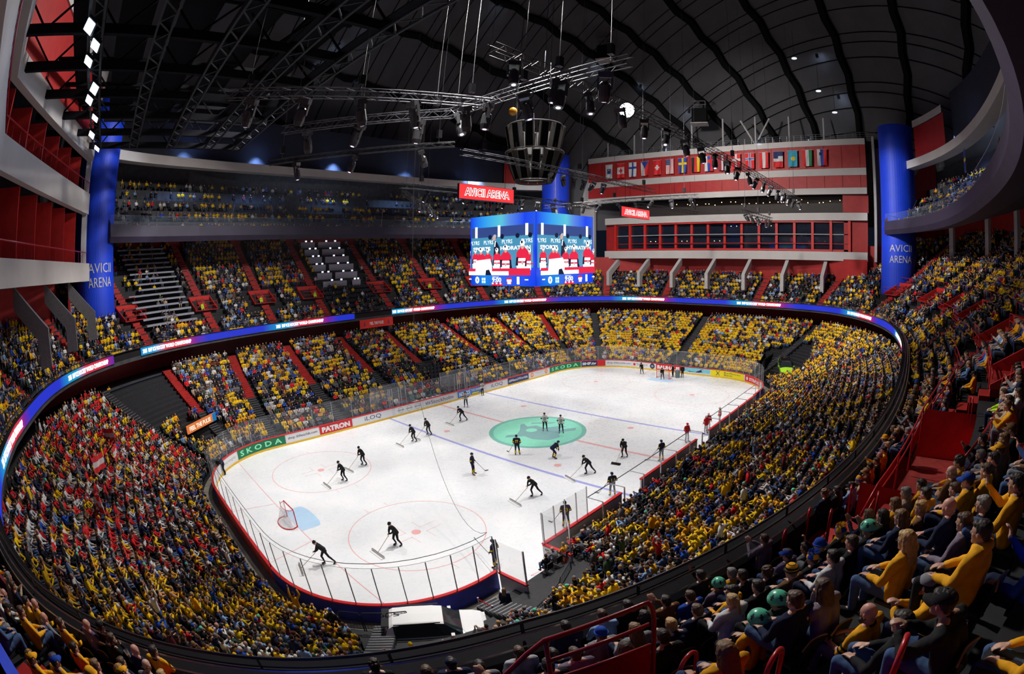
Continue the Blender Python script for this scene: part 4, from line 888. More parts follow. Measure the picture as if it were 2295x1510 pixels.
def beanie(): return fuse('beanie', [('e', (-.015, 0, .058), (.110, .096, .098)), ((-.10, 0, .03), (-.10, 0, .05), .02, .02)] , .010, 1)
def headgear(kind):
    """returns list of (part name, mesh, material slot key)"""
    out = []
    if kind == 'cap':
        b = MB(); rows = []
        for i in range(8):
            t = math.pi / 2 * i / 7; rows.append([(-.014 + .108 * math.cos(t) * math.cos(a), .093 * math.cos(t) * math.sin(a), .045 + .085 * math.sin(t)) for a in np.linspace(0, 2 * math.pi, 25)[:-1]])
        b.grid(rows, closed=True); rows = []
        for r_, dz in ((.088, 0), (.13, -.004), (.165, -.016), (.182, -.03)): rows.append([(r_ * math.cos(a) - .012, (.088 if r_ < .1 else .084) * math.sin(a) * 1.0, .046 + dz - .03 * math.sin(a) ** 2 * (r_ > .1)) for a in np.linspace(-1.15, 1.15, 13)])
        b.grid(rows); b.grid([[(x, y, z - .008) for x, y, z in r_] for r_ in rows]); b.ball((-.014, 0, .131), .009, 8, 5); out.append(('cap', b))
    elif kind == 'beanie' or kind == 'pombeanie' or kind == 'stripebeanie':
        b = MB(); rows = []
        for i in range(12):
            t = math.pi / 2 * i / 11; rows.append([(-.018 + .112 * math.cos(t) ** .8 * math.cos(a), .098 * math.cos(t) ** .8 * math.sin(a), .035 + .125 * math.sin(t)) for a in np.linspace(0, 2 * math.pi, 25)[:-1]])
        b.use(WHITE).grid(rows, closed=True)
        if kind == 'stripebeanie': b.use(BLACK).m = [1 if (k // 24) in (2, 3, 7) else 0 for k in range(len(b.f))]
        out.append(('beanie', b)); b = MB(); b.tube([(-.018 + .116 * math.cos(a), .102 * math.sin(a), .045) for a in np.linspace(0, 2 * math.pi, 25)[:-1]], .016, 6, closed=True); out.append(('brim', b))
        if kind == 'pombeanie': b = MB().ball((-.018, 0, .19), .038, 10, 7); out.append(('pompom', b))
    elif kind == 'melon':
        b = MB(); rows = []
        for i in range(15):
            t = -.22 + (math.pi / 2 + .22) * i / 14; rows.append([(-.012 + .138 * math.cos(t) * math.cos(a), .126 * math.cos(t) * math.sin(a), .04 + .122 * math.sin(t)) for a in np.linspace(0, 2 * math.pi, 49)[:-1]])
        b.use(MINTH).grid(rows, closed=True); b.use(BLACK); idx = []
        for k in range(len(b.f)):
            i, a = k // 48, k % 48; w = (a % 8) - 3.5; c = 3 <= i <= 9 and abs(w) < 1.9 - abs(i - 6) * .5; idx.append(1 if c and ((a // 8) % 1 == 0) else 0)
        b.m = idx; out.append(('melon_helmet', b)); b = MB()
        for s in (-1, 1): b.tube([(.01, s * .108, .0), (.035, s * .07, -.07), (.05, 0, -.105)], .006, 5)
        out.append(('chin_strap', b))
    elif kind == 'jester':
        b = MB().use(WHITE); rows = []
        for i in range(9):
            t = math.pi / 2 * i / 8; rows.append([(-.018 + .114 * math.cos(t) * math.cos(a), .1 * math.cos(t) * math.sin(a), .03 + .1 * math.sin(t)) for a in np.linspace(0, 2 * math.pi, 25)[:-1]])
        b.grid(rows, closed=True); b.use(BLACK).m = [1 if ((k % 24) // 4) % 2 else 0 for k in range(len(b.f))]; out.append(('jester_hat', b))
        b = MB(); rnd = random.Random(5)
        for _ in range(60): a = rnd.uniform(0, 6.28); t = rnd.uniform(.7, 1.5); p = Vector((.1 * math.cos(t) * math.cos(a) - .018, .09 * math.cos(t) * math.sin(a), .03 + .1 * math.sin(t))); b.tube([p, p + Vector((math.cos(a) * .04 - .03, math.sin(a) * .05, .055))], [.008, .002], 4)
        out.append(('hat_fringe', b))
    elif kind == 'helmet':
        b = MB(); rows = []
        for i in range(9):
            t = -.15 + (math.pi / 2 + .15) * i / 8; rows.append([(-.01 + .130 * math.cos(t) * math.cos(a), .108 * math.cos(t) * math.sin(a), .035 + .112 * math.sin(t)) for a in np.linspace(0, 2 * math.pi, 21)[:-1]])
        b.grid(rows, closed=True); b.grid([[(-.01 + .132 * math.cos(a), .110 * math.sin(a), z) for a in np.linspace(1.9, 4.38, 9)] for z in (.03, -.04)]); out.append(('helmet', b))
    return out
MINTH = mat('mint_helmet', (.10, .52, .33), .3, var=.15, scale=12)
def cloth(name, c, v=.16): return mat('cloth_' + name, c, .85, var=v, scale=7, bump=.25, spec=.2)
CL = {n: cloth(n, c) for n, c in dict(yellow=(.80, .52, .008), gold=(.78, .36, .012), navy=(.012, .018, .05), black=(.012, .012, .014), grey=(.20, .20, .22), lightgrey=(.42, .43, .46), white=(.66, .66, .66), brown=(.16, .075, .03), red=(.58, .02, .025), maroon=(.16, .02, .03), blue=(.015, .06, .36), lightblue=(.22, .36, .60), denim=(.055, .10, .21), green=(.04, .07, .045), teal=(.01, .22, .22), beige=(.45, .34, .24), purple=(.13, .09, .19), pink=(.50, .30, .32), orange=(.80, .18, .01), hivis=(.55, .85, .03), skate=(.010, .013, .035), greypurple=(.19, .15, .20), tan=(.45, .27, .11)).items()}
HAIRC = {n: mat('hair_' + n, c, .6, var=.25, scale=30) for n, c in dict(dark=(.018, .010, .007), brown=(.07, .032, .016), lightbrown=(.17, .085, .035), blonde=(.45, .27, .10), grey=(.22, .21, .20), red=(.25, .06, .02)).items()}
HAIRM = {k: hairmesh(k) for k in ('short', 'curly', 'long', 'fringe', 'tail')}
GEARM = {}
def gearmeshes(kind):
    if kind not in GEARM:
        L = []
        for nm, b in headgear(kind):
            o = b.obj(nm, smooth=True, mat=WHITE); me = o.data; bpy.data.objects.remove(o); L.append((nm, me))
        GEARM[kind] = L
    return GEARM[kind]
TPL = {}
def template(J, key, vox=.0095, bulk=1.0, hood=False, sleeve=1.0):
    k = (key, vox, bulk, hood, sleeve)
    if k in TPL: return TPL[k]
    T, B, S = clothprims(J, bulk, sleeve, hood); cv = vox * 1.6
    body = fuse('person_body', bodyprims(J), vox, 2, (SKINS[0], EYE, LIP)); paint_face(body, J)
    TPL[k] = (body, fuse('jacket', T, cv, 2, (WHITE,), .014, 9), fuse('trousers', B, cv, 2, (WHITE,), .010, 9), fuse('shoes', S, cv, 1, (BLACK,))); return TPL[k]
def setmat(o, i, m):
    o.material_slots[i].link = 'OBJECT'; o.material_slots[i].material = m
def mk(name, me, parent, m=None, mtx=None):
    o = bpy.data.objects.new(name, me); COL.objects.link(o); o.parent = parent
    if mtx is not None: o.matrix_local = mtx
    if m is not None: setmat(o, 0, m)
    return o
def person(loc, rz, J, key, top='yellow', bottom='denim', hair=('short', 'brown'), hat=None, hatc=('blue', 'yellow'), skin=0, label='', group=None, hood=False, bulk=1.0, sleeve=1.0, beard=None, glasses=False, scarf=None, stripes=False, collar=False, vox=.0095, scale=1.0, topname='jacket', yaw=None, cat='person', shoes='black', simple=False):
    if yaw is not None: J = dict(J, yaw=yaw); key = f'{key}_{int(yaw)}'
    body, tm, bm, sm = template(J, key, vox, bulk, hood, sleeve)
    o = bpy.data.objects.new('person', body); COL.objects.link(o); setmat(o, 0, SKINS[skin]); o.location = loc; o.rotation_euler = (0, 0, rz); o.scale = (scale,) * 3
    tag(o, label, cat, group)
    t = mk(topname, tm, o, CL[top]); mk('trousers', bm, o, CL[bottom]); mk('shoes', sm, o, CL[shoes]); M = headM(J)
    if hair and hair[0] != 'none': mk('hair', HAIRM[hair[0]], o, HAIRC[hair[1]], M)
    if hat:
        for i, (nm, me) in enumerate(gearmeshes(hat)):
            h = mk(nm, me, o, None, M)
            if hat == 'melon': setmat(h, 0, MINTH if i == 0 else CL['teal'])
            elif hat in ('jester', 'stripebeanie') and i == 0: setmat(h, 0, CL[hatc[0]]); setmat(h, 1, CL[hatc[1]])
            else: setmat(h, 0, CL[hatc[0] if i == 0 else hatc[-1]])
    if collar:
        q = MB().use(CL['black']); c = Vector(J['neck']) - Vector((0, 0, .012)); q.tube([c + Vector((.074 * math.cos(v), .074 * math.sin(v), -.018 * math.cos(v))) for v in np.linspace(0, 6.283, 19)[:-1]], .014, 6, closed=True); q.obj('collar', o, smooth=True)
    if stripes:
        for s_ in (-1, 1):
            a_, b_ = Vector(J['sh'][s_]), Vector(J['el'][s_])
            for f_ in (.66, .86): c = a_.lerp(b_, f_); d = (b_ - a_).normalized() * .014; MB().use(CL['black']).tube([c - d, c + d], .066, 14, cap=False).obj('sleeve_stripe', o)
    if beard: mk('beard', beardmesh(), o, HAIRC[beard], M)
    if glasses: mk('glasses', glassmesh(), o, BLACK, M)
    if scarf: mk('scarf', scarfmesh(), o, CL[scarf], Matrix.Translation(Vector(J['neck']) - Vector((0, 0, .02))))
    return o
_X = {}
def beardmesh():
    if 'b' not in _X: _X['b'] = fuse('beard', [((.055, -.03, -.085), (.055, .03, -.085), .036, .036), ((.0, -.062, -.03), (.045, -.045, -.08), .02, .026), ((.0, .062, -.03), (.045, .045, -.08), .02, .026), ((.088, -.018, -.034), (.088, .018, -.034), .008, .008)], .009, 1, (BLACK,))
    return _X['b']
def glassmesh():
    if 'g' not in _X:
        b = MB()
        for s in (-1, 1): b.tube([(.098, s * (.031 + .021 * math.cos(a)), .012 + .016 * math.sin(a)) for a in np.linspace(0, 6.28, 15)[:-1]], .0022, 4, closed=True); b.tube([(.096, s * .052, .015), (.0, s * .084, .012)], .002, 4)
        b.tube([(.1, -.01, .014), (.1, .01, .014)], .002, 4); o = b.obj('glasses', mat=BLACK); _X['g'] = o.data; bpy.data.objects.remove(o)
    return _X['g']
def scarfmesh():
    if 's' not in _X:
        b = MB(); b.tube([(.082 * math.cos(a), .09 * math.sin(a), .01 * math.sin(2 * a)) for a in np.linspace(0, 6.28, 21)[:-1]], .03, 8, closed=True); b.tube([(.07, .05, 0), (.115, .06, -.12), (.135, .06, -.3)], [.03, .032, .03], 6); o = b.obj('scarf', smooth=True, mat=BLACK); _X['s'] = o.data; bpy.data.objects.remove(o)
    return _X['s']
HEROES = [
 (-30.01, -27.94, 0, 'lap', 'grey', 'denim', 'short brown', 'beanie blue blue', 'person in a blue knitted cap and grey sweater seen from behind the red stair rail'),
 (-30.19, -27.34, 0, 'lap', 'navy', 'black', 'short dark', '', 'dark haired person in a navy jacket left of the blue knitted cap'),
 (-29.54, -27.65, 0, 'chin', 'lightblue', 'denim', 'short brown', '', 'person in a pale blue grey shirt in front of the blue knitted cap'),
 (-29.08, -27.90, 0, 'lap', 'black', 'black', 'short dark', '', 'dark haired person in a black jacket above the top corner of the red stair rail'),
 (-30.22, -28.72, 1, 'lap', 'grey', 'navy', 'long lightbrown', '', 'person with long light brown hair behind the red stair rail'),
 (-28.61, -28.42, 0, 'clap', 'brown', 'denim', 'short dark', '', 'dark haired person in a brown jacket with hands together right of the red stair rail'),
 (-29.32, -29.34, 1, 'lap', 'navy', 'black', 'short brown', '0', 'person with cropped brown hair in a navy sweater below the small mint helmet'),
 (-29.76, -29.10, 1, 'lean', 'navy', 'denim', 'short blonde', '', 'blond child leaning forward with clasped hands'),
 (-30.75, -29.47, 2, 'chin', 'black', 'black', 'short dark', 'glasses', 'person in black with dark hair and glasses beside the blond child'),
 (-30.91, -27.62, 0, 'lap', 'navy', 'black', 'short dark', '', 'dark haired person in a navy top under the left end of the red stair rail'),
 (-31.19, -28.30, 1, 'lap', 'greypurple', 'denim', 'short brown', '', 'brown haired person in a grey sweater seen between the red stair rails'),
 (-31.25, -29.19, 2, 'lap', 'grey', 'black', 'long brown', '', 'person with brown hair and grey top behind the lower red stair rail'),
 (-27.53, -28.63, 0, 'phone', 'black', 'black', 'short dark', '', 'person in black raising both hands to take a picture near the balcony rail'),
 (-28.27, -28.75, 0, 'lap', 'blue', 'navy', 'short brown', '', 'brown haired child in blue below the person taking a picture'),
 (-27.68, -29.07, 0, 'lap', 'greypurple', 'denim', 'none brown', 'melon', 'child in a mint melon helmet and grey hoodie, smallest of the three big helmets'),
 (-28.58, -29.65, 1, 'twist', 'gold', 'navy', 'short dark', 'hood', 'man in a yellow hoodie turning his face to the left'),
 (-28.01, -29.63, 1, 'chin', 'navy', 'navy', 'short dark', '', 'dark haired man in a navy jacket right behind the yellow hoodie'),
 (-27.79, -30.02, 1, 'lap', 'black', 'denim', 'curly brown', 'long', 'person with long wavy brown hair beside the navy jacket'),
 (-30.13, -30.78, 3, 'lap', 'green', 'black', 'none brown', 'melon bulk', 'person in a mint melon helmet and dark green puffer jacket'),
 (-30.60, -30.68, 3, 'lap', 'gold', 'black', 'none brown', 'melon', 'person in a mint melon helmet and yellow jersey below the green puffer jacket'),
 (-31.93, -30.74, 4, 'lap', 'gold', 'denim', 'long lightbrown', '', 'long haired person in a yellow jersey near the bottom edge beside the red hoop'),
 (-28.49, -30.59, 2, 'lap', 'brown', 'denim', 'short lightbrown', 'stripebeanie gold black', 'person in a yellow and black striped beanie and brown coat'),
 (-30.47, -31.37, 4, 'chin', 'greypurple', 'denim', 'long brown', '', 'person with long brown hair and grey lilac top right of the green puffer jacket'),
 (-30.84, -31.13, 4, 'lap', 'navy', 'denim', 'short brown', '', 'brown haired child between the mint helmet and the lilac top'),
 (-27.98, -30.83, 2, 'lap', 'black', 'denim', 'short brown', 'jester gold blue', 'person in a blue and yellow jester hat facing away with dark jacket'),
 (-27.05, -30.19, 1, 'lap', 'purple', 'denim', 'short brown', 'cap blue blue', 'person in a blue cap and plum jacket'),
 (-26.69, -30.47, 1, 'lap', 'grey', 'denim', 'short brown', '', 'brown haired person in grey beside the red fabric'),
 (-26.90, -31.12, 2, 'lap', 'black', 'denim', 'short grey', 'jester blue gold scarf', 'person in a blue jester hat with a yellow and black scarf'),
 (-30.85, -31.98, 4, 'lap', 'gold', 'grey', 'none brown', 'beard glasses short sleeve stripes bald', 'bald bearded man with glasses in a yellow T-shirt'),
 (-30.95, -32.52, 5, 'lean', 'gold', 'navy', 'none red', 'cap grey grey beard glasses', 'man in a grey cap with a red beard and yellow jersey'),
 (-32.10, -32.54, 6, 'lean', 'black', 'denim', 'short dark', 'cap black black glasses', 'man in a black cap and glasses with a black and yellow jersey'),
 (-30.20, -32.22, 5, 'lap', 'gold', 'denim', 'long blonde', 'glasses', 'blonde woman with glasses in yellow behind the bald man'),
 (-31.73, -32.30, 5, 'lap', 'black', 'denim', 'short dark', '', 'dark haired person right behind the big red hoop at the bottom'),
 (-31.01, -32.92, 6, 'lap', 'gold', 'black', 'short dark', 'hood bulk', 'tall brown haired man in a yellow hoodie looking up at the left'),
 (-29.62, -32.96, 5, 'lap', 'greypurple', 'denim', 'short brown', '', 'man in a grey lilac sweater with short brown hair'),
 (-29.21, -32.77, 5, 'lap', 'navy', 'navy', 'none brown', 'bald', 'bald man in a navy jacket leaning back'),
 (-29.07, -33.27, 5, 'lap', 'navy', 'navy', 'short grey', 'glasses', 'grey haired man with glasses in a navy suit jacket'),
 (-28.43, -32.16, 4, 'lap', 'navy', 'denim', 'long lightbrown', '', 'woman with long brown hair in a navy top touching her face'),
 (-26.08, -31.57, 2, 'clap', 'navy', 'black', 'long lightbrown', '', 'long haired person clapping between the red hoops'),
 (-25.62, -29.33, 0, 'clap', 'greypurple', 'denim', 'short brown', '', 'brown haired man in a grey jacket clapping beside the small red hoop'),
 (-25.73, -32.55, 3, 'lap', 'gold', 'navy', 'short dark', 'glasses hood', 'young man with glasses in a black and yellow top beside the red gangway'),
 (-27.23, -33.07, 4, 'lap', 'greypurple', 'denim', 'short brown', '', 'bearded man in a grey sweater below the blue cap and jeans'),
 (-28.25, -33.10, 5, 'lap', 'gold', 'navy', 'short brown', 'cap blue blue', 'person in a blue cap and yellow jersey'),
 (-24.44, -33.90, 4, 'clap', 'black', 'denim', 'short dark', '', 'dark haired man in black clapping beside the red gangway'),
 (-25.26, -33.77, 4, 'lean', 'navy', 'denim', 'short grey', 'beard', 'grey bearded man in navy with crossed legs in jeans'),
 (-25.51, -34.31, 5, 'chin', 'black', 'navy', 'short brown', 'cap brown brown glasses', 'man in a brown cap and glasses with his hand at his mouth'),
 (-29.77, -33.50, 6, 'phone', 'gold', 'denim', 'short dark', '', 'person in yellow holding hands up at the right edge'),
 (-14.20, -34.92, 3, 'lap', 'gold', 'black', 'short dark', 'cap black black', 'person in a black cap and yellow shirt at the top of the gangway'),
 (-19.86, -35.19, 4, 'lap', 'hivis', 'navy', 'short brown', '', 'steward in a green hi-vis vest sitting between red rails'),
 (-18.47, -32.24, 1, 'lap', 'navy', 'denim', 'short grey', '', 'grey haired man beside the outer gangway rail'),
 (-17.67, -31.44, 0, 'lap', 'purple', 'denim', 'short brown', 'beanie gold gold', 'child in a yellow knitted beanie and purple jacket'),
 (-19.96, -31.33, 0, 'lap', 'black', 'black', 'short brown', '', 'brown haired man in black left of the gangway rail'),
 (-20.88, -31.09, 0, 'lap', 'brown', 'brown', 'short brown', 'cap tan tan', 'person in a beige cap and brown jacket'),
 (-21.40, -30.95, 0, 'lean', 'beige', 'denim', 'short brown', 'pombeanie gold blue', 'person in a blue and yellow pompom beanie'),
 (-22.76, -30.15, 0, 'lap', 'navy', 'navy', 'curly lightbrown', '', 'curly light brown haired person in a dark jacket'),
 (-22.44, -30.45, 0, 'lap', 'black', 'black', 'long dark', '', 'dark long haired person in black left of the yellow beanie'),
 (-38.56, -21.72, 0, 'lap', 'purple', 'black', 'none brown', 'bald', 'bald man in a plum shirt seen from behind at the lower left'),
 (-37.39, -22.98, 0, 'lap', 'navy', 'navy', 'none brown', 'bald', 'bald man in a dark blue shirt at the lower left beside the rail'),
 (-37.93, -22.39, 0, 'chin', 'black', 'black', 'short brown', 'beard', 'bearded man in black holding his chin at the lower left'),
 (-38.15, -21.89, 0, 'lap', 'black', 'black', 'short dark', 'cap black black', 'person in a black cap beside the plum shirt'),
 (-39.92, -21.09, 0, 'lap', 'grey', 'denim', 'none brown', 'bald', 'bald man in grey lifting a hand to his mouth at the lower left'),
 (-39.37, -21.45, 0, 'lap', 'gold', 'black', 'short brown', 'beard', 'bearded man in a yellow hoodie at the lower left'),
 (-40.26, -20.44, 0, 'lap', 'gold', 'black', 'none brown', 'bald', 'bald man in a yellow shirt near the blue column'),
 (-41.51, -19.72, 0, 'lap', 'maroon', 'denim', 'none brown', 'bald', 'bald person at the left edge in a maroon top'),
 (-41.16, -19.43, 0, 'lap', 'navy', 'denim', 'short brown', '', 'brown haired person in a navy jacket at the left edge'),
 (-40.23, -21.80, 1, 'lap', 'gold', 'denim', 'short brown', '', 'person in yellow with brown hair near the left edge'),
 (-38.83, -24.54, 2, 'lap', 'gold', 'navy', 'short brown', 'cap blue blue', 'person in a blue cap and yellow jersey at the bottom left'),
 (-39.02, -22.41, 0, 'lap', 'gold', 'black', 'short dark', '', 'dark haired person in a yellow shirt at the lower left'),
 (-37.80, -23.25, 0, 'lap', 'navy', 'navy', 'short brown', '', 'brown haired person in navy at the bottom left'),
 (-36.95, -23.18, 0, 'lap', 'gold', 'navy', 'short dark', '', 'dark haired person in yellow beside the bald man at the bottom left'),
 (-39.44, -24.33, 2, 'lap', 'gold', 'black', 'short brown', 'cap gold blue', 'person in a yellow and blue cap at the bottom left corner'),
 (-33.16, -25.72, 0, 'lap', 'black', 'black', 'curly dark', '', 'person with a big dark curly head at the bottom edge'),
 (-32.59, -26.41, 0, 'lap', 'maroon', 'black', 'long brown', '', 'person with brown hair at the bottom edge beside the blue cap'),
 (-32.16, -26.54, 0, 'lap', 'navy', 'navy', 'short dark', 'cap navy gold', 'person in a navy cap with a yellow emblem at the bottom edge'),
 (-31.89, -26.92, 0, 'lap', 'grey', 'navy', 'short dark', '', 'dark haired person at the bottom edge beside two plastic cups'),
 (-31.21, -27.16, 0, 'lap', 'lightgrey', 'denim', 'short brown', '', 'brown haired person in a pale grey shirt left of the red stair rail'),
 (-31.62, -28.15, 1, 'lap', 'black', 'black', 'short dark', '', 'dark haired person under the left post of the red stair rail'),
 (-32.30, -33.55, 6, 'lap', 'gold', 'denim', 'short brown', '', 'person at the right edge of whom mostly bent blue jeans show'),
 (-31.10, -33.62, 6, 'phone', 'blue', 'navy', 'short brown', '', 'person in blue at the right edge beside the tall yellow hoodie'),
 (-33.60, -33.0, 7, 'lap', 'gold', 'denim', 'short brown', '', 'person in the bottom right corner with knees in grey blue jeans'),
]
# ------------------------------------------------------------------ crowd
PAL = dict(yellow=(.80, .52, .01), gold=(.75, .36, .01), navy=(.015, .02, .06), black=(.013, .013, .016), grey=(.15, .15, .17), white=(.62, .62, .62), brown=(.14, .07, .03), red=(.62, .02, .025), blue=(.015, .07, .42), teal=(.02, .24, .22), beige=(.42, .33, .24), denim=(.055, .10, .21), green=(.04, .08, .045), maroon=(.16, .02, .03), lightblue=(.22, .36, .60), orange=(.8, .16, .01), mint=(.10, .62, .38))
PN = list(PAL); PC = np.array([PAL[k] for k in PN])
HAIRS = np.array([(.018, .010, .007), (.06, .03, .015), (.12, .06, .03), (.40, .26, .11), (.22, .20, .18)]); SKN = np.array([(.55, .32, .23), (.45, .25, .17), (.6, .3, .22)])
def crowdtpl(J, lod):
    """low detail seated figure: list of (verts, faces, group): 0 skin 1 top 2 trousers 3 hair 4 shoes"""
    out = []; n = 8 if lod else 6; M = headM(J); R3 = M.to_3x3(); hc = M @ Vector((0, 0, 0))
    a, c = Vector(J['pelvis']), Vector(J['chest']); nk = Vector(J['neck']); lat = Vector(J['lat']); fwd = Vector((lat.y, -lat.x, 0))
    b = MB(); rings = [(a - Vector((0, 0, .10)), .12, .17), (a + (c - a) * .5, .12, .17), (c, .125, .20), (c.lerp(nk, .55), .10, .19), (nk, .055, .065)]
    if not lod: rings = [rings[0], rings[2], rings[3], rings[4]]
    b.grid([[p + fwd * rx * math.cos(q) + lat * ry * math.sin(q) for q in [2 * math.pi * k / n for k in range(n)]] for p, rx, ry in rings], closed=True); out.append((b.v, b.f, 1))
    b = MB(); b.ball(hc + Vector((0, 0, -.005)), (.09, .075, .115), 9 if lod else 6, 6 if lod else 4, R3); out.append((b.v, b.f, 0))
    b = MB(); b.ball(hc + R3 @ Vector((-.025, 0, .04)), (.10, .088, .095), 9 if lod else 6, 5 if lod else 4, R3); out.append((b.v, b.f, 3))
    for s in (-1, 1):
        b = MB(); b.tube([Vector(J['sh'][s]), Vector(J['el'][s]), Vector(J['wr'][s])], [.065, .055, .042], 6 if lod else 4); out.append((b.v, b.f, 1))
        w = Vector(J['wr'][s]); d = Vector(J['hd'][s]).normalized(); b = MB(); b.tube([w, w + d * .09, w + d * .15], [.028, .038, .02], 5 if lod else 3); out.append((b.v, b.f, 0))
        b = MB(); b.tube([Vector(J['hip'][s]), Vector(J['kn'][s]), Vector(J['an'][s])], [.10, .072, .05], 6 if lod else 4); out.append((b.v, b.f, 2))
        if lod: b = MB(); b.tube([Vector(J['an'][s]) - Vector((0, 0, .03)), Vector(J['toe'][s])], [.05, .04], 5); out.append((b.v, b.f, 4))
    return out
def packtpl(parts):
    V = []; G = []; F = []; off = 0
    for v, f, g in parts: V += [tuple(p) for p in v]; G += [g] * len(v); F += [tuple(i + off for i in q) for q in f]; off += len(v)
    return np.array(V, np.float32), np.array(G), F
def massmesh(name, groups, label, matr, smooth=True):
    """groups: list of (V,G,F, pos Nx3, rz N, sc N, colors N x ngroups x 3). One mesh"""
    AV = []; AC = []; AL = []; AS = []; base = 0
    for V, G, F, pos, rz, scl, col in groups:
        N = len(pos)
        if not N: continue
        cz, sz = np.cos(rz)[:, None], np.sin(rz)[:, None]; x = V[None, :, 0] * scl[:, None]; y = V[None, :, 1] * scl[:, None]; z = V[None, :, 2] * scl[:, None]
        W = np.stack([x * cz - y * sz + pos[:, None, 0], x * sz + y * cz + pos[:, None, 1], z + pos[:, None, 2]], -1).reshape(-1, 3); AV.append(W.astype(np.float32))
        AC.append(col[:, G, :].reshape(-1, 3).astype(np.float32)); fl = np.array([i for f in F for i in f]); sizes = np.array([len(f) for f in F]); nv = len(V)
        AL.append((fl[None, :] + (np.arange(N) * nv)[:, None] + base).ravel()); AS.append(np.tile(sizes, N)); base += nv * N
    V = np.concatenate(AV); C = np.concatenate(AC); Lp = np.concatenate(AL).astype(np.int32); S = np.concatenate(AS); st = np.concatenate([[0], np.cumsum(S)[:-1]]).astype(np.int32)
    me = bpy.data.meshes.new(name); me.vertices.add(len(V)); me.vertices.foreach_set('co', V.ravel()); me.loops.add(len(Lp)); me.loops.foreach_set('vertex_index', Lp); me.polygons.add(len(S)); me.polygons.foreach_set('loop_start', st)
    try: me.polygons.foreach_set('loop_total', S.astype(np.int32))
    except Exception: pass
    me.polygons.foreach_set('use_smooth', np.full(len(S), smooth)); a = me.color_attributes.new('Col', 'FLOAT_COLOR', 'POINT'); a.data.foreach_set('color', np.concatenate([C, np.ones((len(C), 1), np.float32)], 1).ravel())
    me.materials.append(matr); me.update(calc_edges=True); o = bpy.data.objects.new(name, me); COL.objects.link(o); o['kind'] = 'stuff'; o['label'] = label; return o
rng = np.random.default_rng(11)
def noise2(a, b, seed=0):
    h = np.sin(np.floor(a) * 127.1 + np.floor(b) * 311.7 + seed * 74.7) * 43758.5453; return h - np.floor(h)
def smooth_noise(a, b, seed=0):
    fa, fb = a - np.floor(a), b - np.floor(b); n = lambda i, j: noise2(a + i, b + j, seed)
    return (n(0, 0) * (1 - fa) + n(1, 0) * fa) * (1 - fb) + (n(0, 1) * (1 - fa) + n(1, 1) * fa) * fb
def circ(s, c): return np.abs((s - c + RL / 2) % RL - RL / 2)
SP = []            # x,y,z,rz,zone,row,s
def addrow(P, N, z, zone, row, s):
    for p, n, ss in zip(P, N, s): SP.append((p[0], p[1], z, math.atan2(-n[1], -n[0]), zone, row, ss))
for j in range(NLOW):
    t = (j + .55) / NLOW; ln = RL * (.62 + .38 * t); s = np.arange(0, RL, RL / (ln / .49)); m = np.ones(len(s), bool)
    for a in LO_AIS: m &= circ(s, a) > (.62 + .10) * RL / ln
    m &= ~((s > 56) & (s < 60.5) & (t < .5) & (rng.random(len(s)) < .55))
    m &= ~((circ(s, 151.5) < 3.2) & (t < .9)) if False else m
    P, N = lower(s, np.full(len(s), t)); z = lowz(j / NLOW)
    # keep clear: benches, gate corner, car, camera platform, far right car stand
    x, y = P[:, 0], P[:, 1]
    k = ~((x > -29.5) & (x < -19.0) & (y < -12) & (y > -19.6)) & ~((circ(s, 99.5) < 5.6) & (j > 9)) & ~((x > 28) & (x < 36.5) & (y < -11.5) & (y > -19)) & ~((circ(s, 171) < 6.2) & (j > 15))
    k &= ~((x < -25.5) & (x > -31) & (y > 16) & (y < 20)); k &= ~((y < -17) & (y > -19.2) & (x > -21) & (x < -17))
    addrow(P[m & k], N[m & k], z, 0, j, s[m & k])
for j in range(19):
    s = np.arange(0, RL, .53 * (1 - .012 * j)); m = np.ones(len(s), bool); m &= ~(is_end(s) & (j > 7))
    for a in UP_AIS: m &= circ(s, a) > .95
    for a, j0 in VOM: m &= ~((circ(s, a) < 2.6) & (abs(j - j0) < 2.6))
    m &= ~((circ(s, 167.6) < 2.9) & (j >= 1) & (j <= 4))
    m &= ~((s > 57.6) & (s < 66.2) & (j > 6)); m &= ~((s > 57.6) & (s < 66.2) & (j <= 6) & (rng.random(len(s)) < .75)); m &= ~((s > 86.5) & (s < 94.5) & (j > 2) & (rng.random(len(s)) < .72))
    P, N = ringp(s, upnd(j)); cx = np.hypot(np.abs(P[:, 0]) - 39.4, np.abs(P[:, 1]) - 30.1) > 2.95; m &= cx; addrow(P[m], N[m], upz(j), 1, j, s[m])
for sy in (1, -1):
    for j in range(5):
        c = RL / 4 if sy > 0 else RL * 3 / 4; s = np.arange(c - 33.5, c + 33.5, .52); m = rng.random(len(s)) < (.8 if j != 3 else .55); m &= smooth_noise(s / 2.2, s * 0 + j * 3.3, 4) > .22; P, N = ringp(s, T3N(j) + .05); addrow(P[m], N[m], T3Z(j), 2 if sy > 0 else 3, j, s[m])
SP = np.array(SP); hd = SP[:, :3] + [0, 0, 1.15]; ok, dist = inframe_np(hd); ok2, _ = inframe_np(SP[:, :3] + [0, 0, .2])
keep = ok | ok2; SP = SP[keep]; dist = dist[keep]
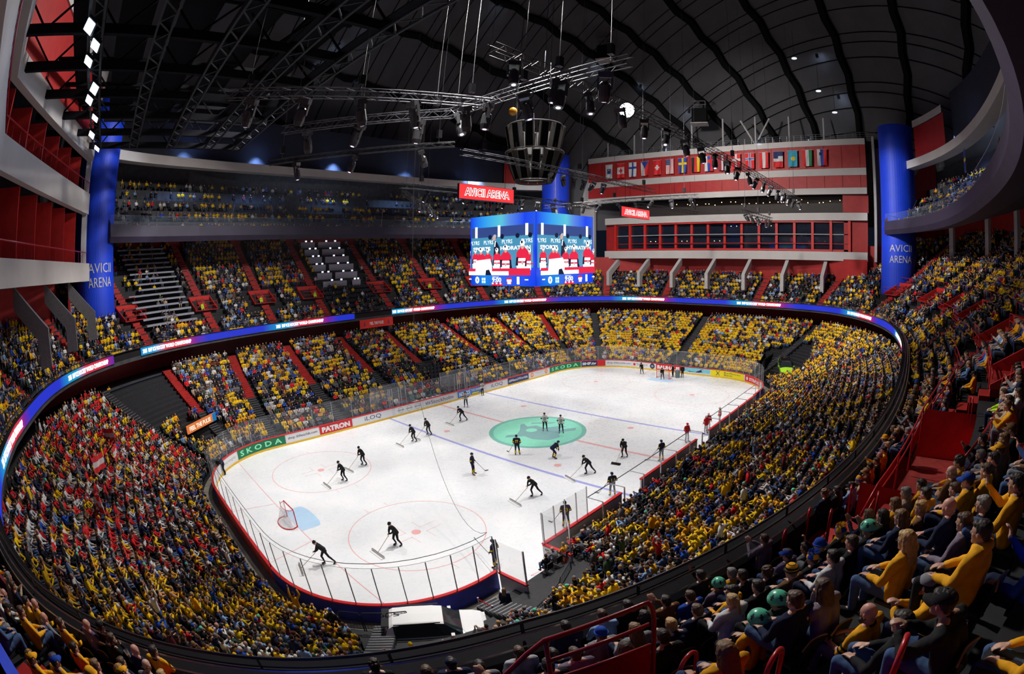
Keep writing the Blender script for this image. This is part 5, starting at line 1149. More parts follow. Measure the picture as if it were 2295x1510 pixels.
# colours
x, y, zone, row, s = SP[:, 0], SP[:, 1], SP[:, 4], SP[:, 5], SP[:, 6]; N_ = len(SP)
cl = smooth_noise(s / 1.9, row / 1.6 + zone * 31, 1); cl2 = smooth_noise(s / 7, row / 5 + zone * 13, 2)
pyel = np.where(cl > .58, .66, .08) + .22 * (cl2 - .5); pyel = np.where((x > 22) & (zone == 0), pyel + .26, pyel); pyel = np.where((y > 10) & (zone == 0) & (x < 22), pyel * .75, pyel)
pyel = np.where((zone == 0) & (s > 94) & (s < 103), pyel + .3, pyel); aus = (zone == 0) & (s > 103) & (s < 133) & (row > 1); pyel = np.where(aus, .12, pyel); pyel = np.where((zone == 0) & (s > 133) & (s < 152), pyel + .12, pyel)
u = rng.random(N_); r2 = rng.random(N_)
dark = rng.choice(PN.index('navy') * np.ones(1, int).tolist() + [PN.index(k) for k in ('navy', 'black', 'black', 'black', 'navy', 'grey', 'grey', 'white', 'beige', 'brown', 'green', 'maroon', 'blue', 'denim', 'white', 'lightblue', 'black', 'black', 'navy', 'red')], N_)
top = np.where(u < pyel, np.where(r2 < .8, PN.index('yellow'), PN.index('gold')), dark)
top = np.where(aus & (u > .12) & (u < .60), np.where(r2 < .62, PN.index('red'), PN.index('white')), top)
bot = rng.choice([PN.index(k) for k in ('denim', 'black', 'navy', 'black', 'grey', 'denim', 'beige')], N_)
topc = PC[top] * (.85 + .3 * rng.random((N_, 1))); botc = PC[bot] * (.8 + .4 * rng.random((N_, 1))); hairc = HAIRS[rng.choice(5, N_, p=[.3, .32, .2, .1, .08])]
hatr = rng.random(N_); hairc = np.where((hatr < .05)[:, None], PC[PN.index('yellow')], hairc); hairc = np.where(((hatr > .05) & (hatr < .075))[:, None], PC[PN.index('mint')], hairc); hairc = np.where(((hatr > .075) & (hatr < .10))[:, None], PC[PN.index('white')], hairc); hairc = np.where(((hatr > .10) & (hatr < .12))[:, None], PC[PN.index('blue')], hairc)
bald = (hatr > .12) & (hatr < .17); skn = SKN[rng.choice(3, N_)]; hairc = np.where(bald[:, None], skn, hairc)
COLR = np.stack([skn, topc, botc, hairc, np.tile([[.02, .02, .022]], (N_, 1))], 1)
# ---- the people nearest to the photographer are individuals
HPOS = np.array([(h[0], h[1]) for h in HEROES])
near = np.where((zone == 1) & (dist < 30))[0]; near = near[np.argsort(dist[near])]
free = np.array([np.min(np.hypot(HPOS[:, 0] - x[i], HPOS[:, 1] - y[i])) > .42 for i in near]); hoopd = np.array([min([9] + [math.hypot(x[i] - h[0], y[i] - h[1]) for h in ()]) for i in near]) if False else None
drop = set(near[~free].tolist()); ind = near[free]
gone = (dist[ind] <= 4.5) | ((dist[ind] < 7.9) & (s[ind] > 155.5)) | ((s[ind] > 160.4) & (s[ind] < 163.1) & (row[ind] < 3)); close = set(ind[gone].tolist()); ind = ind[~gone]; drop |= close
NIND = 300 - len(HEROES) - 1; ind = ind[:NIND]; drop |= set(ind.tolist())
G_NEAR = 'spectators in the upper stand nearest to the camera'
AISN = {140.0: 'far left stair', 147.5: 'left corner stair', 156.6: 'hoop stair', 163.9: 'gangway stair', 172.3: 'third stair', 181.0: 'fourth stair', 193.7: 'fifth stair', 202.3: 'sixth stair', 131.5: 'left end stair'}
RO = ['first', 'second', 'third', 'fourth', 'fifth', 'sixth', 'seventh', 'eighth']
PK = ['lap', 'lean', 'cross', 'clap', 'lap', 'chin', 'lap', 'phone']
RN2 = random.Random(21); used_lab = {}
CLN = ['yellow', 'gold', 'navy', 'black', 'grey', 'white', 'brown', 'red', 'blue', 'teal', 'beige', 'denim', 'green', 'maroon', 'lightblue', 'orange']
for i in ind:
    tn = PN[top[i]]; tn = tn if tn in CL else 'navy'; tn = RN2.choice(['navy', 'black', 'grey', 'brown', 'denim', 'greypurple', 'black']) if tn == 'yellow' and RN2.random() < .45 else 'gold' if tn == 'yellow' and RN2.random() < .6 else tn; hk = RN2.choice(['short'] * 9 + ['long', 'long', 'curly', 'tail', 'fringe']); hcn = RN2.choice(['dark', 'dark', 'dark', 'brown', 'brown', 'brown', 'lightbrown', 'lightbrown', 'blonde', 'grey'])
    hat = None; q = RN2.random()
    if q < .06: hat = 'cap'
    elif q < .10: hat = 'beanie'
    elif q < .125: hat = 'melon'
    a = min(AISN, key=lambda k: abs(k - s[i])); k = int(round(abs(s[i] - a) / .53)); k = max(1, k)
    hw = {'cap': 'capped', 'beanie': 'beanie-wearing', 'melon': 'mint-helmeted'}.get(hat, hcn + '-haired')
    topn = {'gold': 'deep yellow', 'lightblue': 'pale blue', 'greypurple': 'grey lilac', 'denim': 'denim blue'}.get(tn, tn)
    lab = f"{hw} spectator in {topn}, {RO[int(row[i])]} row, seat {k} {'right' if s[i] > a else 'left'} of the {AISN[a]}"
    hc = RN2.choice(['navy', 'gold', 'black', 'blue'])
    vx = .0095 if dist[i] < 9 else .014
    person((x[i], y[i], SP[i, 2]), SP[i, 3] + RN2.uniform(-.12, .12), SIT[PK[RN2.randrange(8)]] if False else SIT['lap'], 'lap', top=tn, bottom=PN[bot[i]] if PN[bot[i]] in CL else 'denim', hair=(hk if hat is None else 'short', hcn), hat=hat, hatc=(hc, hc), skin=RN2.randrange(3), label=lab, group=G_NEAR, vox=.014, scale=1.09) if RN2.random() < .45 else (lambda pk: person((x[i], y[i], SP[i, 2]), SP[i, 3] + RN2.uniform(-.12, .12), SIT[pk], pk, top=tn, bottom=PN[bot[i]] if PN[bot[i]] in CL else 'denim', hair=(hk if hat is None else 'short', hcn), hat=hat, hatc=(hc, hc), skin=RN2.randrange(3), label=lab, group=G_NEAR, vox=.014, scale=1.09))(RN2.choice(PK))
for (hx, hy, j, pk, tp, bt, hr, ex, lab) in HEROES:
    sH = ring_s(hx, hy); _, n = ringp(sH); a = math.atan2(-n[1], -n[0]); hx_, hy_ = hx - .033 * math.cos(a), hy - .033 * math.sin(a); J = SIT[pk]
    if pk in ('lean', 'chin'): d = J['head'][0] * 1.09; hx_, hy_ = hx - d * math.cos(a), hy - d * math.sin(a)
    E = ex.split(); hat = next((k for k in ('cap', 'beanie', 'melon', 'jester', 'stripebeanie', 'pombeanie') if k in E), None); hc = ('navy', 'navy')
    cs = [w for w in E if w in CL]; hc = tuple(cs[:2]) if len(cs) >= 2 else hc
    hk, hcn = hr.split(); hcn = hcn if hcn in HAIRC else 'brown'
    if 'bald' in E and 'beard' not in E: hk = 'none'
    if hat == 'melon' and hk == 'none': hk = 'short'
    sl = .2 if 'short' in E and 'sleeve' in E else 1.0
    o = person((hx_, hy_, upz(j)), a, J, pk, top=tp, bottom=bt, hair=(hk if not (hat and hk == 'long' and False) else 'short', hcn), hat=hat, hatc=hc, skin=2 if 'bald' in E else hash(lab) % 2 if False else (len(lab) % 2), label=lab, hood='hood' in E, bulk=1.12 if 'bulk' in E else 1.0, sleeve=sl, beard=('red' if 'red' in hr else 'dark' if 'dark' in hr or 'bald' in E else 'brown') if 'beard' in E else None, glasses='glasses' in E, scarf='gold' if 'scarf' in E else None, scale=1.09, stripes='stripes' in E, collar=tp in ('gold', 'yellow') and 'hood' not in E)
# ---- everybody else: one mass
tl = [packtpl(crowdtpl(SIT[k], False)) for k in ('lap', 'clap', 'lean', 'cross')]; tm_ = [packtpl(crowdtpl(SIT[k], True)) for k in ('lap', 'clap', 'lean', 'cross', 'chin')] + [packtpl(crowdtpl(STAND['easy'], True)), packtpl(crowdtpl(STAND['cheer'], True))]
occ = rng.random(N_) < np.where(zone == 0, .955, .93); rest = np.array([i for i in range(N_) if i not in drop and occ[i]]); emp = np.array([i for i in range(N_) if (i not in drop and not occ[i])])
def build_mass(idx, tpls, w, name, label):
    ch = rng.choice(len(tpls), len(idx), p=w); gs = []
    for k, (V, G, F) in enumerate(tpls):
        q = idx[ch == k]; gs.append((V, G, F, SP[q, :3], SP[q, 3] + rng.normal(0, .14, len(q)), .93 + .12 * rng.random(len(q)), COLR[q]))
    return massmesh(name, gs, label, CROWDM)
CROWDM = mat('crowd_cloth', (1, 1, 1), .85, var=.0, attr='Col', spec=.2)
for nm, msk, lab in (('crowd', (zone == 0), 'dense crowd of spectators filling the lower stand all around the rink'), ('crowd', (zone == 1), 'crowd of spectators in the more distant parts of the upper stand'), ('crowd', (zone == 2), 'sparse crowd in the dim third tier of the far long side'), ('crowd', (zone == 3), 'blue lit crowd in the third tier above the right side')):
    q = rest[msk[rest]]; qn = q[dist[q] < 42]; qf = q[dist[q] >= 42]
    wn = [.36, .16, .14, .16, .13, .04, .01]; chs = []
    if len(qn) and len(qf):
        gs = []; ch = rng.choice(7, len(qn), p=wn)
        for k, (V, G, F) in enumerate(tm_): z_ = qn[ch == k]; gs.append((V, G, F, SP[z_, :3], SP[z_, 3] + rng.normal(0, .14, len(z_)), .93 + .12 * rng.random(len(z_)), COLR[z_]))
        ch = rng.choice(4, len(qf), p=[.4, .2, .2, .2])
        for k, (V, G, F) in enumerate(tl): z_ = qf[ch == k]; gs.append((V, G, F, SP[z_, :3], SP[z_, 3] + rng.normal(0, .14, len(z_)), .95 + .12 * rng.random(len(z_)), COLR[z_]))
        massmesh(nm, gs, lab, CROWDM)
    elif len(q): build_mass(q, tl, [.4, .2, .2, .2], nm, lab)
print('crowd', N_, 'individual', len(ind) + len(HEROES), 'rest', len(rest))
# ---- seats: a folding seat under each of the nearest people, the rest as one mass
SEATC = mat('seat_dark_plastic', (.02, .022, .028), .5, var=.2); TAN = mat('seat_wood_edge', (.35, .20, .09), .5)
def seatparts():
    a = MB().use(SEATC); rows = []
    for i in range(7):
        u_ = i / 6; rows.append([(-.20 - .06 * u_ + .02 * math.cos(v * 3), v * .22, .46 + .36 * u_ - (.03 if u_ == 1 and abs(v) > .8 else 0)) for v in np.linspace(-1, 1, 7)])
    a.grid(rows); a.grid([[(x_ - .02, y_, z_) for x_, y_, z_ in r_] for r_ in rows[::-1]])
    e = MB().use(TAN); e.tube([(x_ - .01, y_, z_ + .004) for x_, y_, z_ in rows[-1]], .011, 5)
    p = MB().use(SEATC); p.box((.02, 0, .43), (.42, .43, .05)); f = MB().use(BLACK); f.box((-.15, 0, .21), (.05, .05, .43)); f.box((-.12, 0, .40), (.2, .3, .04))
    return a, e, p, f
sa, se, sp_, sf = seatparts(); proto = None
nearall = sorted([(math.dist((h[0], h[1]), CAM[:2]), h[0], h[1], upz(h[2]), None) for h in HEROES] + [(dist[i], x[i], y[i], SP[i, 2], 1) for i in ind])[:170]
for d_, px, py, pz, _ in nearall:
    sH = ring_s(px, py); _, n = ringp(sH); a = math.atan2(-n[1], -n[0]); jr = int(round((pz - upz(0)) / .61))
    if proto is None:
        proto = empty('folding_seat'); sa.obj('backrest', proto, smooth=True); se.obj('wooden_edge', proto); sp_.obj('seat', proto); sf.obj('bracket', proto); o = proto
    else: o = copytree(proto)
    o.location = (px - .10 * math.cos(a), py - .10 * math.sin(a), pz); o.rotation_euler = (0, 0, a)
    kk = min(AISN, key=lambda k: abs(k - sH)); tag(o, f"dark folding seat with wooden edge, {RO[min(jr, 7)]} row, seat {max(1, round(abs(sH - kk) / .5))} {'right' if sH > kk else 'left'} of the {AISN[kk]}", 'seat', 'folding seats nearest to the camera')
b = MB(); b.box((-.22, 0, .64), (.06, .44, .36)); b.box((0, 0, .44), (.42, .44, .06)); SV = np.array(b.v, np.float32)
# empty rows and the far stands: seats as one mass
smask = np.array([i for i in range(N_) if i not in drop and (not occ[i] or (zone[i] == 0 and dist[i] < 75))])
ex_ = []
for j in range(7):
    sE = np.arange(57.6, 66.3, .53); P, N = ringp(sE, upnd(j)); 
    for p, n in zip(P, N): ex_.append((p[0], p[1], upz(j), math.atan2(-n[1], -n[0])))
for j in range(0, 8):
    t = (j + .55) / NLOW; sE = np.arange(56, 60.6, .6); P, N = lower(sE, np.full(len(sE), t))
    for p, n in zip(P, N): ex_.append((p[0], p[1], lowz(j / NLOW), math.atan2(-n[1], -n[0])))
ex_ = np.array(ex_); pos = np.concatenate([SP[smask, :3], ex_[:, :3]]); rz_ = np.concatenate([SP[smask, 3], ex_[:, 3]]); cc = np.tile(np.array([[[.035, .036, .045]]]), (len(pos), 1, 1))
o = massmesh('seat_rows', [(SV, np.zeros(len(SV), int), b.f, pos, rz_, np.ones(len(pos)), cc)], 'rows of dark seats in the stands', CROWDM, False)
# ------------------------------------------------------------------ hanging scoreboard
def em(name, c, s=1.0): return mat('screen_' + name, emit=c, estr=s)
SC = {k: em(k, c, s) for k, (c, s) in dict(slate=((.035, .07, .26), 1), teal=((.07, .30, .50), 1), wall2=((.16, .48, .66), 1), white=((1, 1, 1), 1.35), navy=((.005, .01, .04), 1), red=((.85, .02, .07), 1), skin=((.75, .42, .32), 1), grey=((.5, .5, .55), 1), deep=((.0, .02, .30), 1), cyan=((.02, .45, .80), 1), bluebar=((.01, .08, .75), 1)).items()}
GRAD = mat('screen_gradient', emit=(1, 1, 1), estr=1.05, attr='Col')
sb = empty('scoreboard', (0, 0, 0), label='large hanging video cube showing red and white players and the score 0 to 1', cat='scoreboard')
H2, ZB, ZT = 4.0, 14.03, 20.12
MB().use(BLACK).box((0, 0, (ZB + ZT) / 2), (2 * H2 - .1, 2 * H2 - .1, ZT - ZB - .05)).obj('cube_frame', sb)
def face(org, ax, nr, label):
    org, ax, nr = Vector(org), Vector(ax), Vector(nr); W, Hh = 2 * H2, ZT - ZB
    f = empty('video_screen', (0, 0, 0), label=label); f.parent = sb
    P = lambda u, v, l: org + ax * (u * W) + Vector((0, 0, ZT - v * Hh)) + nr * (.012 + .004 * l)
    b = MB().use(GRAD); nu, nv = 20, 16; rows = [[P(i / nu, j / nv, 0) for i in range(nu + 1)] for j in range(nv + 1)]; b.grid(rows); cols = []
    for j in range(nv + 1):
        for i in range(nu + 1):
            u, v = i / nu, j / nv; c = ramp([(0, (.005, .05, .85)), (.25, (.03, .35, .85)), (.5, (.10, .55, .70)), (.62, (.10, .25, .75)), (.85, (.01, .06, .85)), (1, (.02, .10, .8))], u) if v < .5 else ramp([(0, (.0, .04, .75)), (.25, (.0, .22, .75)), (.45, (.02, .12, .75)), (1, (.0, .05, .85))], u)
            cols.append((*c, 1))
    b.col = cols; b.obj('backdrop', f)
    L = [0]
    def R(u0, v0, u1, v1, m): b_.use(SC[m]); L[0] += 1; b_.add([P(u0, v0, L[0]), P(u1, v0, L[0]), P(u1, v1, L[0]), P(u0, v1, L[0])], [(0, 1, 2, 3)])
    def E_(cu, cv, ru, rv, m, n=12): b_.use(SC[m]); L[0] += 1; b_.add([P(min(.97, max(.02, cu + ru * math.cos(6.283 * k / n))), cv + rv * math.sin(6.283 * k / n), L[0]) for k in range(n)], [tuple(range(n))])
    def PO(pts, m): b_.use(SC[m]); L[0] += 1; b_.add([P(min(.97, max(.02, u)), v, L[0]) for u, v in pts], [tuple(range(len(pts)))])
    def T(s, cu, cv, w, h, m, bold=.02):
        V, F = fit_text(s, w, h, bold); b_.use(SC[m]); L[0] += 1; b_.add([P(min(.97, max(.02, cu + x / W)), cv - y / Hh, L[0]) for x, y in V], F)
    b_ = MB(); R(.02, .165, .97, .33, 'slate')
    for u in (.10, .47, .88): R(u - .02, .15, u + .02, .33, 'white')
    R(.02, .31, .97, .75, 'teal')
    for u in (.33, .41, .52, .75, .93): E_(u, .31, .03, .035, 'navy')
    for u in (.08, .31, .60, .89): T('PLYRS', u, .385, 1.35, .42, 'wall2', .05); T('PLYRS', u, .383, 1.2, .32, 'white', .0)
    T('SPORTS', .20, .475, 2.3, .34, 'white', .03); T('HYDRATION', .72, .475, 3.5, .34, 'white', .03); b_.obj('picture_background', f)
    b_ = MB(); PO([(.40, .36), (.45, .39), (.49, .47), (.495, .6), (.39, .6), (.40, .5)], 'navy'); PO([(.415, .37), (.43, .37), (.42, .45), (.405, .45)], 'white'); E_(.405, .325, .027, .04, 'skin'); E_(.415, .30, .025, .025, 'grey'); b_.obj('picture_coach', f)
    for (u, v, s) in ((.10, .50, .62), (.31, .50, .75), (.46, .50, .72), (.60, .47, .9), (.85, .42, 1.0), (.955, .52, .7), (.225, .49, .85)):
        b_ = MB(); PO([(u - .06 * s, v + .13 * s), (u + .06 * s, v + .13 * s), (u + .085 * s, v + .30 * s), (u + .07 * s, .78), (u - .08 * s, .78), (u - .09 * s, v + .30 * s)], 'white')
        PO([(u - .035 * s, v + .06 * s), (u + .035 * s, v + .06 * s), (u + .085 * s, v + .12 * s), (u + .09 * s, v + .2 * s), (u - .09 * s, v + .2 * s), (u - .085 * s, v + .12 * s)], 'red'); PO([(u - .09 * s, v + .19 * s), (u - .06 * s, v + .18 * s), (u - .065 * s, v + .30 * s), (u - .1 * s, v + .3 * s)], 'navy')
        PO([(u + .09 * s, v + .19 * s), (u + .06 * s, v + .18 * s), (u + .065 * s, v + .30 * s), (u + .1 * s, v + .3 * s)], 'navy'); R(u - .07 * s, v + .24 * s, u + .07 * s, v + .265 * s, 'red'); E_(u, v + .03 * s, .026 * s, .05 * s, 'skin'); E_(u, v - .005 * s, .034 * s, .042 * s, 'white'); R(u - .02 * s, v - .035 * s, u + .005 * s, v, 'navy'); E_(u, v + .26 * s, .014 * s, .03 * s, 'grey'); E_(u + .085 * s, min(.74, v + .34 * s), .022 * s, .03 * s, 'navy'); b_.obj('picture_player', f)
    b_ = MB(); R(.02, .755, .97, .795, 'red'); R(.02, .795, .66, .85, 'white'); R(.66, .78, .97, .85, 'red'); PO([(.15, .64), (.38, .62), (.41, .72), (.40, .85), (.13, .85)], 'white'); PO([(.31, .78), (.36, .77), (.40, .85), (.30, .85)], 'navy'); b_.obj('picture_boards', f)
    b_ = MB(); T('0', .165, .92, .55, .62, 'white', .05); T('1', .80, .92, .3, .62, 'white', .06); T('9:00', .48, .915, 1.15, .42, 'white', .03); T('PERIOD', .465, .875, .8, .12, 'white', .0); R(.40, .955, .57, .995, 'red')
    for u in (.42, .48, .54): R(u - .012, .952, u + .012, .975, 'white')
    R(.24, .88, .31, .97, 'cyan'); R(.247, .89, .303, .96, 'white'); R(.265, .89, .275, .96, 'cyan'); R(.247, .92, .303, .93, 'cyan'); R(.64, .88, .71, .97, 'red'); R(.64, .907, .71, .937, 'white'); R(.65, .94, .70, .97, 'white'); R(.03, .90, .075, .915, 'white'); R(.90, .90, .95, .915, 'white'); b_.obj('score_line', f)
face((-H2, H2, 0), (0, -1, 0), (-1, 0, 0), 'left visible screen face'); face((-H2, -H2, 0), (1, 0, 0), (0, -1, 0), 'right visible screen face'); face((H2, -H2, 0), (0, 1, 0), (1, 0, 0), None); face((H2, H2, 0), (-1, 0, 0), (0, 1, 0), None)
# red arena name signs
SGR = mat('sign_red_light', emit=(.95, .045, .05), estr=1.1); SGW = mat('sign_white_light', emit=(1, .85, .85), estr=1.5); SGD = mat('sign_red_dark_light', emit=(.55, .01, .02), estr=.9)
def sign(x0, x1, y, z0, z1, label):
    t = empty('arena_sign', ((x0 + x1) / 2, y, (z0 + z1) / 2), label=label, cat='sign'); w, h = x1 - x0, z1 - z0
    MB().use(BLACK).box((0, .12, 0), (w + .06, .2, h + .06)).obj('housing', t); MB().use(SGR).box((0, 0, 0), (w, .04, h)).obj('panel', t)
    V, F = fit_text('AVICII ARENA', w * .84, h * .60, .075); p = MB().use(SGW); p.add([(a, -.03, b) for a, b in V], F); V, F = fit_text('AVICII ARENA', w * .82, h * .52, .0); p.use(SGD).add([(a, -.036, b) for a, b in V], F); p.obj('lettering', t)
    for d in (-w * .35, w * .35): MB().use(BLACK).tube([(d, .12, h / 2), (d, .12, 24.4 - (z0 + z1) / 2)], .02, 4).obj('cable', t)
sign(-12.2, -6.7, -4.05, 20.57, 21.6, 'larger red arena name sign hanging left above the video cube'); sign(9.0, 14.7, -4.05, 20.55, 21.55, 'smaller red arena name sign hanging right of the video cube')
# speaker cluster
spk = empty('speaker_cluster', (.3, .1, 0), label='round two tier cluster of grey loudspeakers hanging above the video cube', cat='loudspeaker'); SPG = mat('speaker_grey', (.16, .15, .13), .6)
p = MB().use(SPG)
for z, r in ((28.8, 2.55), (26.2, 2.75), (23.4, 1.7)): p.tube([(r * math.cos(a), r * math.sin(a), z) for a in np.linspace(0, 6.283, 33)[:-1]], .07, 5, closed=True)
for k in range(8): a = k * math.pi / 4; p.tube([(2.5 * math.cos(a), 2.5 * math.sin(a), 28.8), (2.5 * math.cos(a), 2.5 * math.sin(a), 26.2)], .05, 4)
p.obj('frame', spk)
for tier, (za, ra, zb, rb, n) in enumerate(((28.7, 2.6, 26.4, 2.15, 12), (26.1, 2.5, 23.6, 1.55, 12))):
    for k in range(n):
        a = 2 * math.pi * (k + .5 * tier) / n; c = empty('speaker_box'); c.parent = spk; c.location = ((ra + rb) / 2 * math.cos(a), (ra + rb) / 2 * math.sin(a), (za + zb) / 2); c.rotation_euler = (0, math.atan2(ra - rb, za - zb), a); c.rotation_mode = 'XYZ'
        L = math.hypot(za - zb, ra - rb); MB().use(SPG).box((0, 0, 0), (.55, .78, L)).obj('cabinet', c); MB().use(RIB).box((.285, 0, 0), (.02, .62, L - .16)).obj('grille', c)
for k in range(3): a = k * 2.1; MB().use(BLACK).tube([(2 * math.cos(a), 2 * math.sin(a), 28.8), (1.4 * math.cos(a), 1.4 * math.sin(a), 60)], .03, 4).obj('cable', spk)
# ------------------------------------------------------------------ lighting trusses
TRM = mat('truss_aluminium', (.12, .12, .14), .4, metal=.5); TRB = mat('truss_black', (.03, .03, .034), .5)
def truss(a, b_, w=.45, m=None, label='', name='lighting_truss', hang=True, group=None):
    a, b_ = Vector(a), Vector(b_); d = (b_ - a); L = d.length; t = d / L; x = t.cross(Vector((0, 0, 1))).normalized() * w / 2; y = Vector((0, 0, w / 2)); p = MB().use(m or TRM); mid = (a + b_) / 2; a0 = a - mid
    for i, j in ((-1, -1), (1, -1), (1, 1), (-1, 1)): p.tube([a0 + x * i + y * j, a0 + d + x * i + y * j], .028, 4)
    n = max(2, int(L / .55))
    for k in range(n):
        q0, q1 = a0 + t * L * k / n, a0 + t * L * (k + 1) / n; s = 1 if k % 2 else -1
        for u_, v_ in ((x, y), (-x, y), (y, x), (-y, x)):
            p.bar(q0 + u_ + v_ * s, q1 + u_ - v_ * s, .022, .022)
    r = empty(name, mid, label=label, cat='truss', group=group); p.obj('lattice', r)
    if hang:
        for k in range(3):
            q = a0 + t * L * (.08 + .42 * k); MB().use(CABLE).tube([q + y, q + Vector((0, 0, 50 - mid.z - .1 * k))], .018, 4).obj('cable', r)
            MB().use(BLACK).box(q + Vector((0, 0, .75)), (.3, .25, .5)).obj('chain_hoist', r)
    return r
TR = [((-30.3, -6.8, 24.5), (-17.2, -12.3, 24.5), 'aluminium truss at the upper left pointing at the centre, upper of two'), ((-24.9, -1.2, 24.5), (-17.6, -9.4, 24.5), 'lower aluminium truss at the upper left below the longer one'),
      ((-17.6, -9.0, 24.5), (-18.0, -21.3, 24.5), 'aluminium truss crossing the long one near the top middle'), ((-22.2, -17.4, 24.7), (33, -17.0, 24.2), 'very long black truss with lamps running diagonally across the far facade'),
      ((-24.5, 2.5, 23.2), (-14.8, -6.5, 23.6), 'thin lower truss at the left with small coloured lamps')]
for i, (a, b_, lab) in enumerate(TR): truss(a, b_, .45 if i != 4 else .3, TRM if i in (0, 1, 2) else TRB, lab)
for a, b_, lab in (((-12, -3.9, 23.9), (16, -3.9, 23.9), 'black truss carrying the two red arena signs'), ((-12, 4, 22.5), (16, 4.5, 22.5), 'black truss behind the video cube'), ((17, -9, 23.2), (17, 13, 23.2), 'thin black truss crossing in front of the far facade'), ((23, -12, 22.0), (36, -12, 22.0), 'short black truss in front of the restaurant'), ((-9, 8, 22.6), (3, 20, 22.6), 'black truss with bright lamps left of the cube'), ((24, 3, 23.5), (40, 1, 23.5), 'thin black truss in front of the white facade band')): truss(a, b_, .4, TRB, lab)
BLN = mat('moving_light_body', (.05, .05, .055), .3); PLN = em('purple_white', (.85, .6, 1), 6)
def movinglight():
    r = empty('moving_light'); MB().use(BLN).box((0, 0, -.1), (.42, .32, .18)).obj('base', r)
    p = MB().use(BLN)
    for s in (-1, 1): p.box((s * .2, 0, -.35), (.05, .12, .4))
    p.obj('yoke', r); h = MB().use(BLN).lathe([(.09, 0), (.17, -.1), (.19, -.45), (.15, -.62)], (0, 0, -.3), 12).obj('lamp_head', r); MB().use(PLN).lathe([(.001, 0), (.075, 0)], (0, 0, -.925), 10, cap=False).obj('lens', h); return r
ml = movinglight(); first = True; rr = random.Random(4); nm = 0
for i, (a, b_, lab) in enumerate(TR):
    a, b_ = Vector(a), Vector(b_); n = {0: 5, 1: 3, 2: 5, 3: 20, 4: 3}[i]
    for k in range(n):
        o = ml if first else copytree(ml); first = False; q = a.lerp(b_, (k + .5) / n); o.location = q - Vector((0, 0, .25)); o.rotation_euler = (rr.uniform(-.35, .35), rr.uniform(-.35, .35), rr.uniform(0, 6)); s_ = 1.5 if i < 3 else 1.25; o.scale = (s_, s_, s_); nm += 1
        tag(o, f"moving stage lamp {'number ' + str(k + 1) if False else ORD[min(k, 10)] + ' from the left' if k < 11 else ORD[min(n - 1 - k, 10)] + ' from the right end'} on the {('upper left', 'lower left', 'crossing', 'very long black', 'thin lower')[i]} truss", 'stage lamp', 'moving lamps on the trusses')
for k, (x, y) in enumerate([(-6.5 + 1.1 * i, 9 + 1.1 * i) for i in range(9)] + [(-2 + 1.6 * i, -3.9) for i in range(6)] + [(17, -8 + 2.4 * i) for i in range(9)] + [(24 + 2.3 * i, -12) for i in range(6)] + [(-9 + 2.4 * i, 4) for i in range(9)]):
    o = copytree(ml); zz = 22.2 if k < 9 else 23.5 if k < 15 else 22.9 if k < 24 else 21.7 if k < 30 else 22.2; o.location = (x, y, zz); o.rotation_euler = (rr.uniform(-.6, .6), rr.uniform(-.6, .6), rr.uniform(0, 6)); o.scale = (1.1,) * 3
    w_ = ('truss with bright lamps left of the cube', 'sign truss', 'thin truss before the far facade', 'short truss before the restaurant', 'truss behind the cube')[0 if k < 9 else 1 if k < 15 else 2 if k < 24 else 3 if k < 30 else 4]; k_ = k if k < 9 else k - 9 if k < 15 else k - 15 if k < 24 else k - 24 if k < 30 else k - 30
    tag(o, f'{ORD[k_]} small lamp from the left, {w_}', 'stage lamp', 'moving lamps on the trusses')
# the very bright lamp on the long truss
t = empty('followspot', (11.34, -3.15, 32.49), label='dazzling purple white spotlight hanging beside the long truss, the brightest lamp', cat='spotlight')
q = (Vector(CAM.tolist()) - t.location).to_track_quat('-Z', 'Y')
t.rotation_mode = 'QUATERNION'; t.rotation_quaternion = q; MB().use(BLN).lathe([(.4, 1.2), (.8, .1), (.85, 0)], n=16).obj('lamp_head', t); MB().use(em('star', (1, .86, 1), 60)).lathe([(.001, -.01), (.80, -.01)], n=20, cap=False).obj('lens', t); MB().use(GREYM).tube([(0, 0, .9), (0, .2, 2.2)], .05, 5).obj('bracket', t)
# dark catwalk grid at the upper left with floodlights
gx = [-43.6, -39.2, -34.8, -30.4, -26.0, -22.6]; gy = [-19.8, -14.6, -9.4, -4.2, 1.0, 6.2, 11.4, 16.6, 21.5]; CW = mat('catwalk_dark_steel', (.012, .012, .015), .95, spec=.05); CWL = mat('catwalk_grey_lattice', (.05, .055, .062), .9, var=.2, spec=.1)
for k, xg in enumerate(gx[1:]):
    r = empty('catwalk_truss', (xg, 1, 28.2), label=f'{ORD[k]} grey lattice catwalk truss of the upper left grid, counted from the left', cat='truss', group='catwalk grid'); p = MB().use(CWL)
    for dx in (-.45, .45): p.box((dx, 0, 0), (.14, 41, .16))
    p.obj('chords', r); q = MB().use(CWL)
    n = 34
    for i in range(n): y0 = -20 + 40 * i / n; y1 = y0 + 40 / n; s = 1 if i % 2 else -1; q.bar((-.45 * s, y0, 0), (.45 * s, y1, 0), .09, .05)
    q.obj('lattice', r); MB().use(CW).box((0, 0, .75), (.8, 41, .06)).obj('walkway', r)
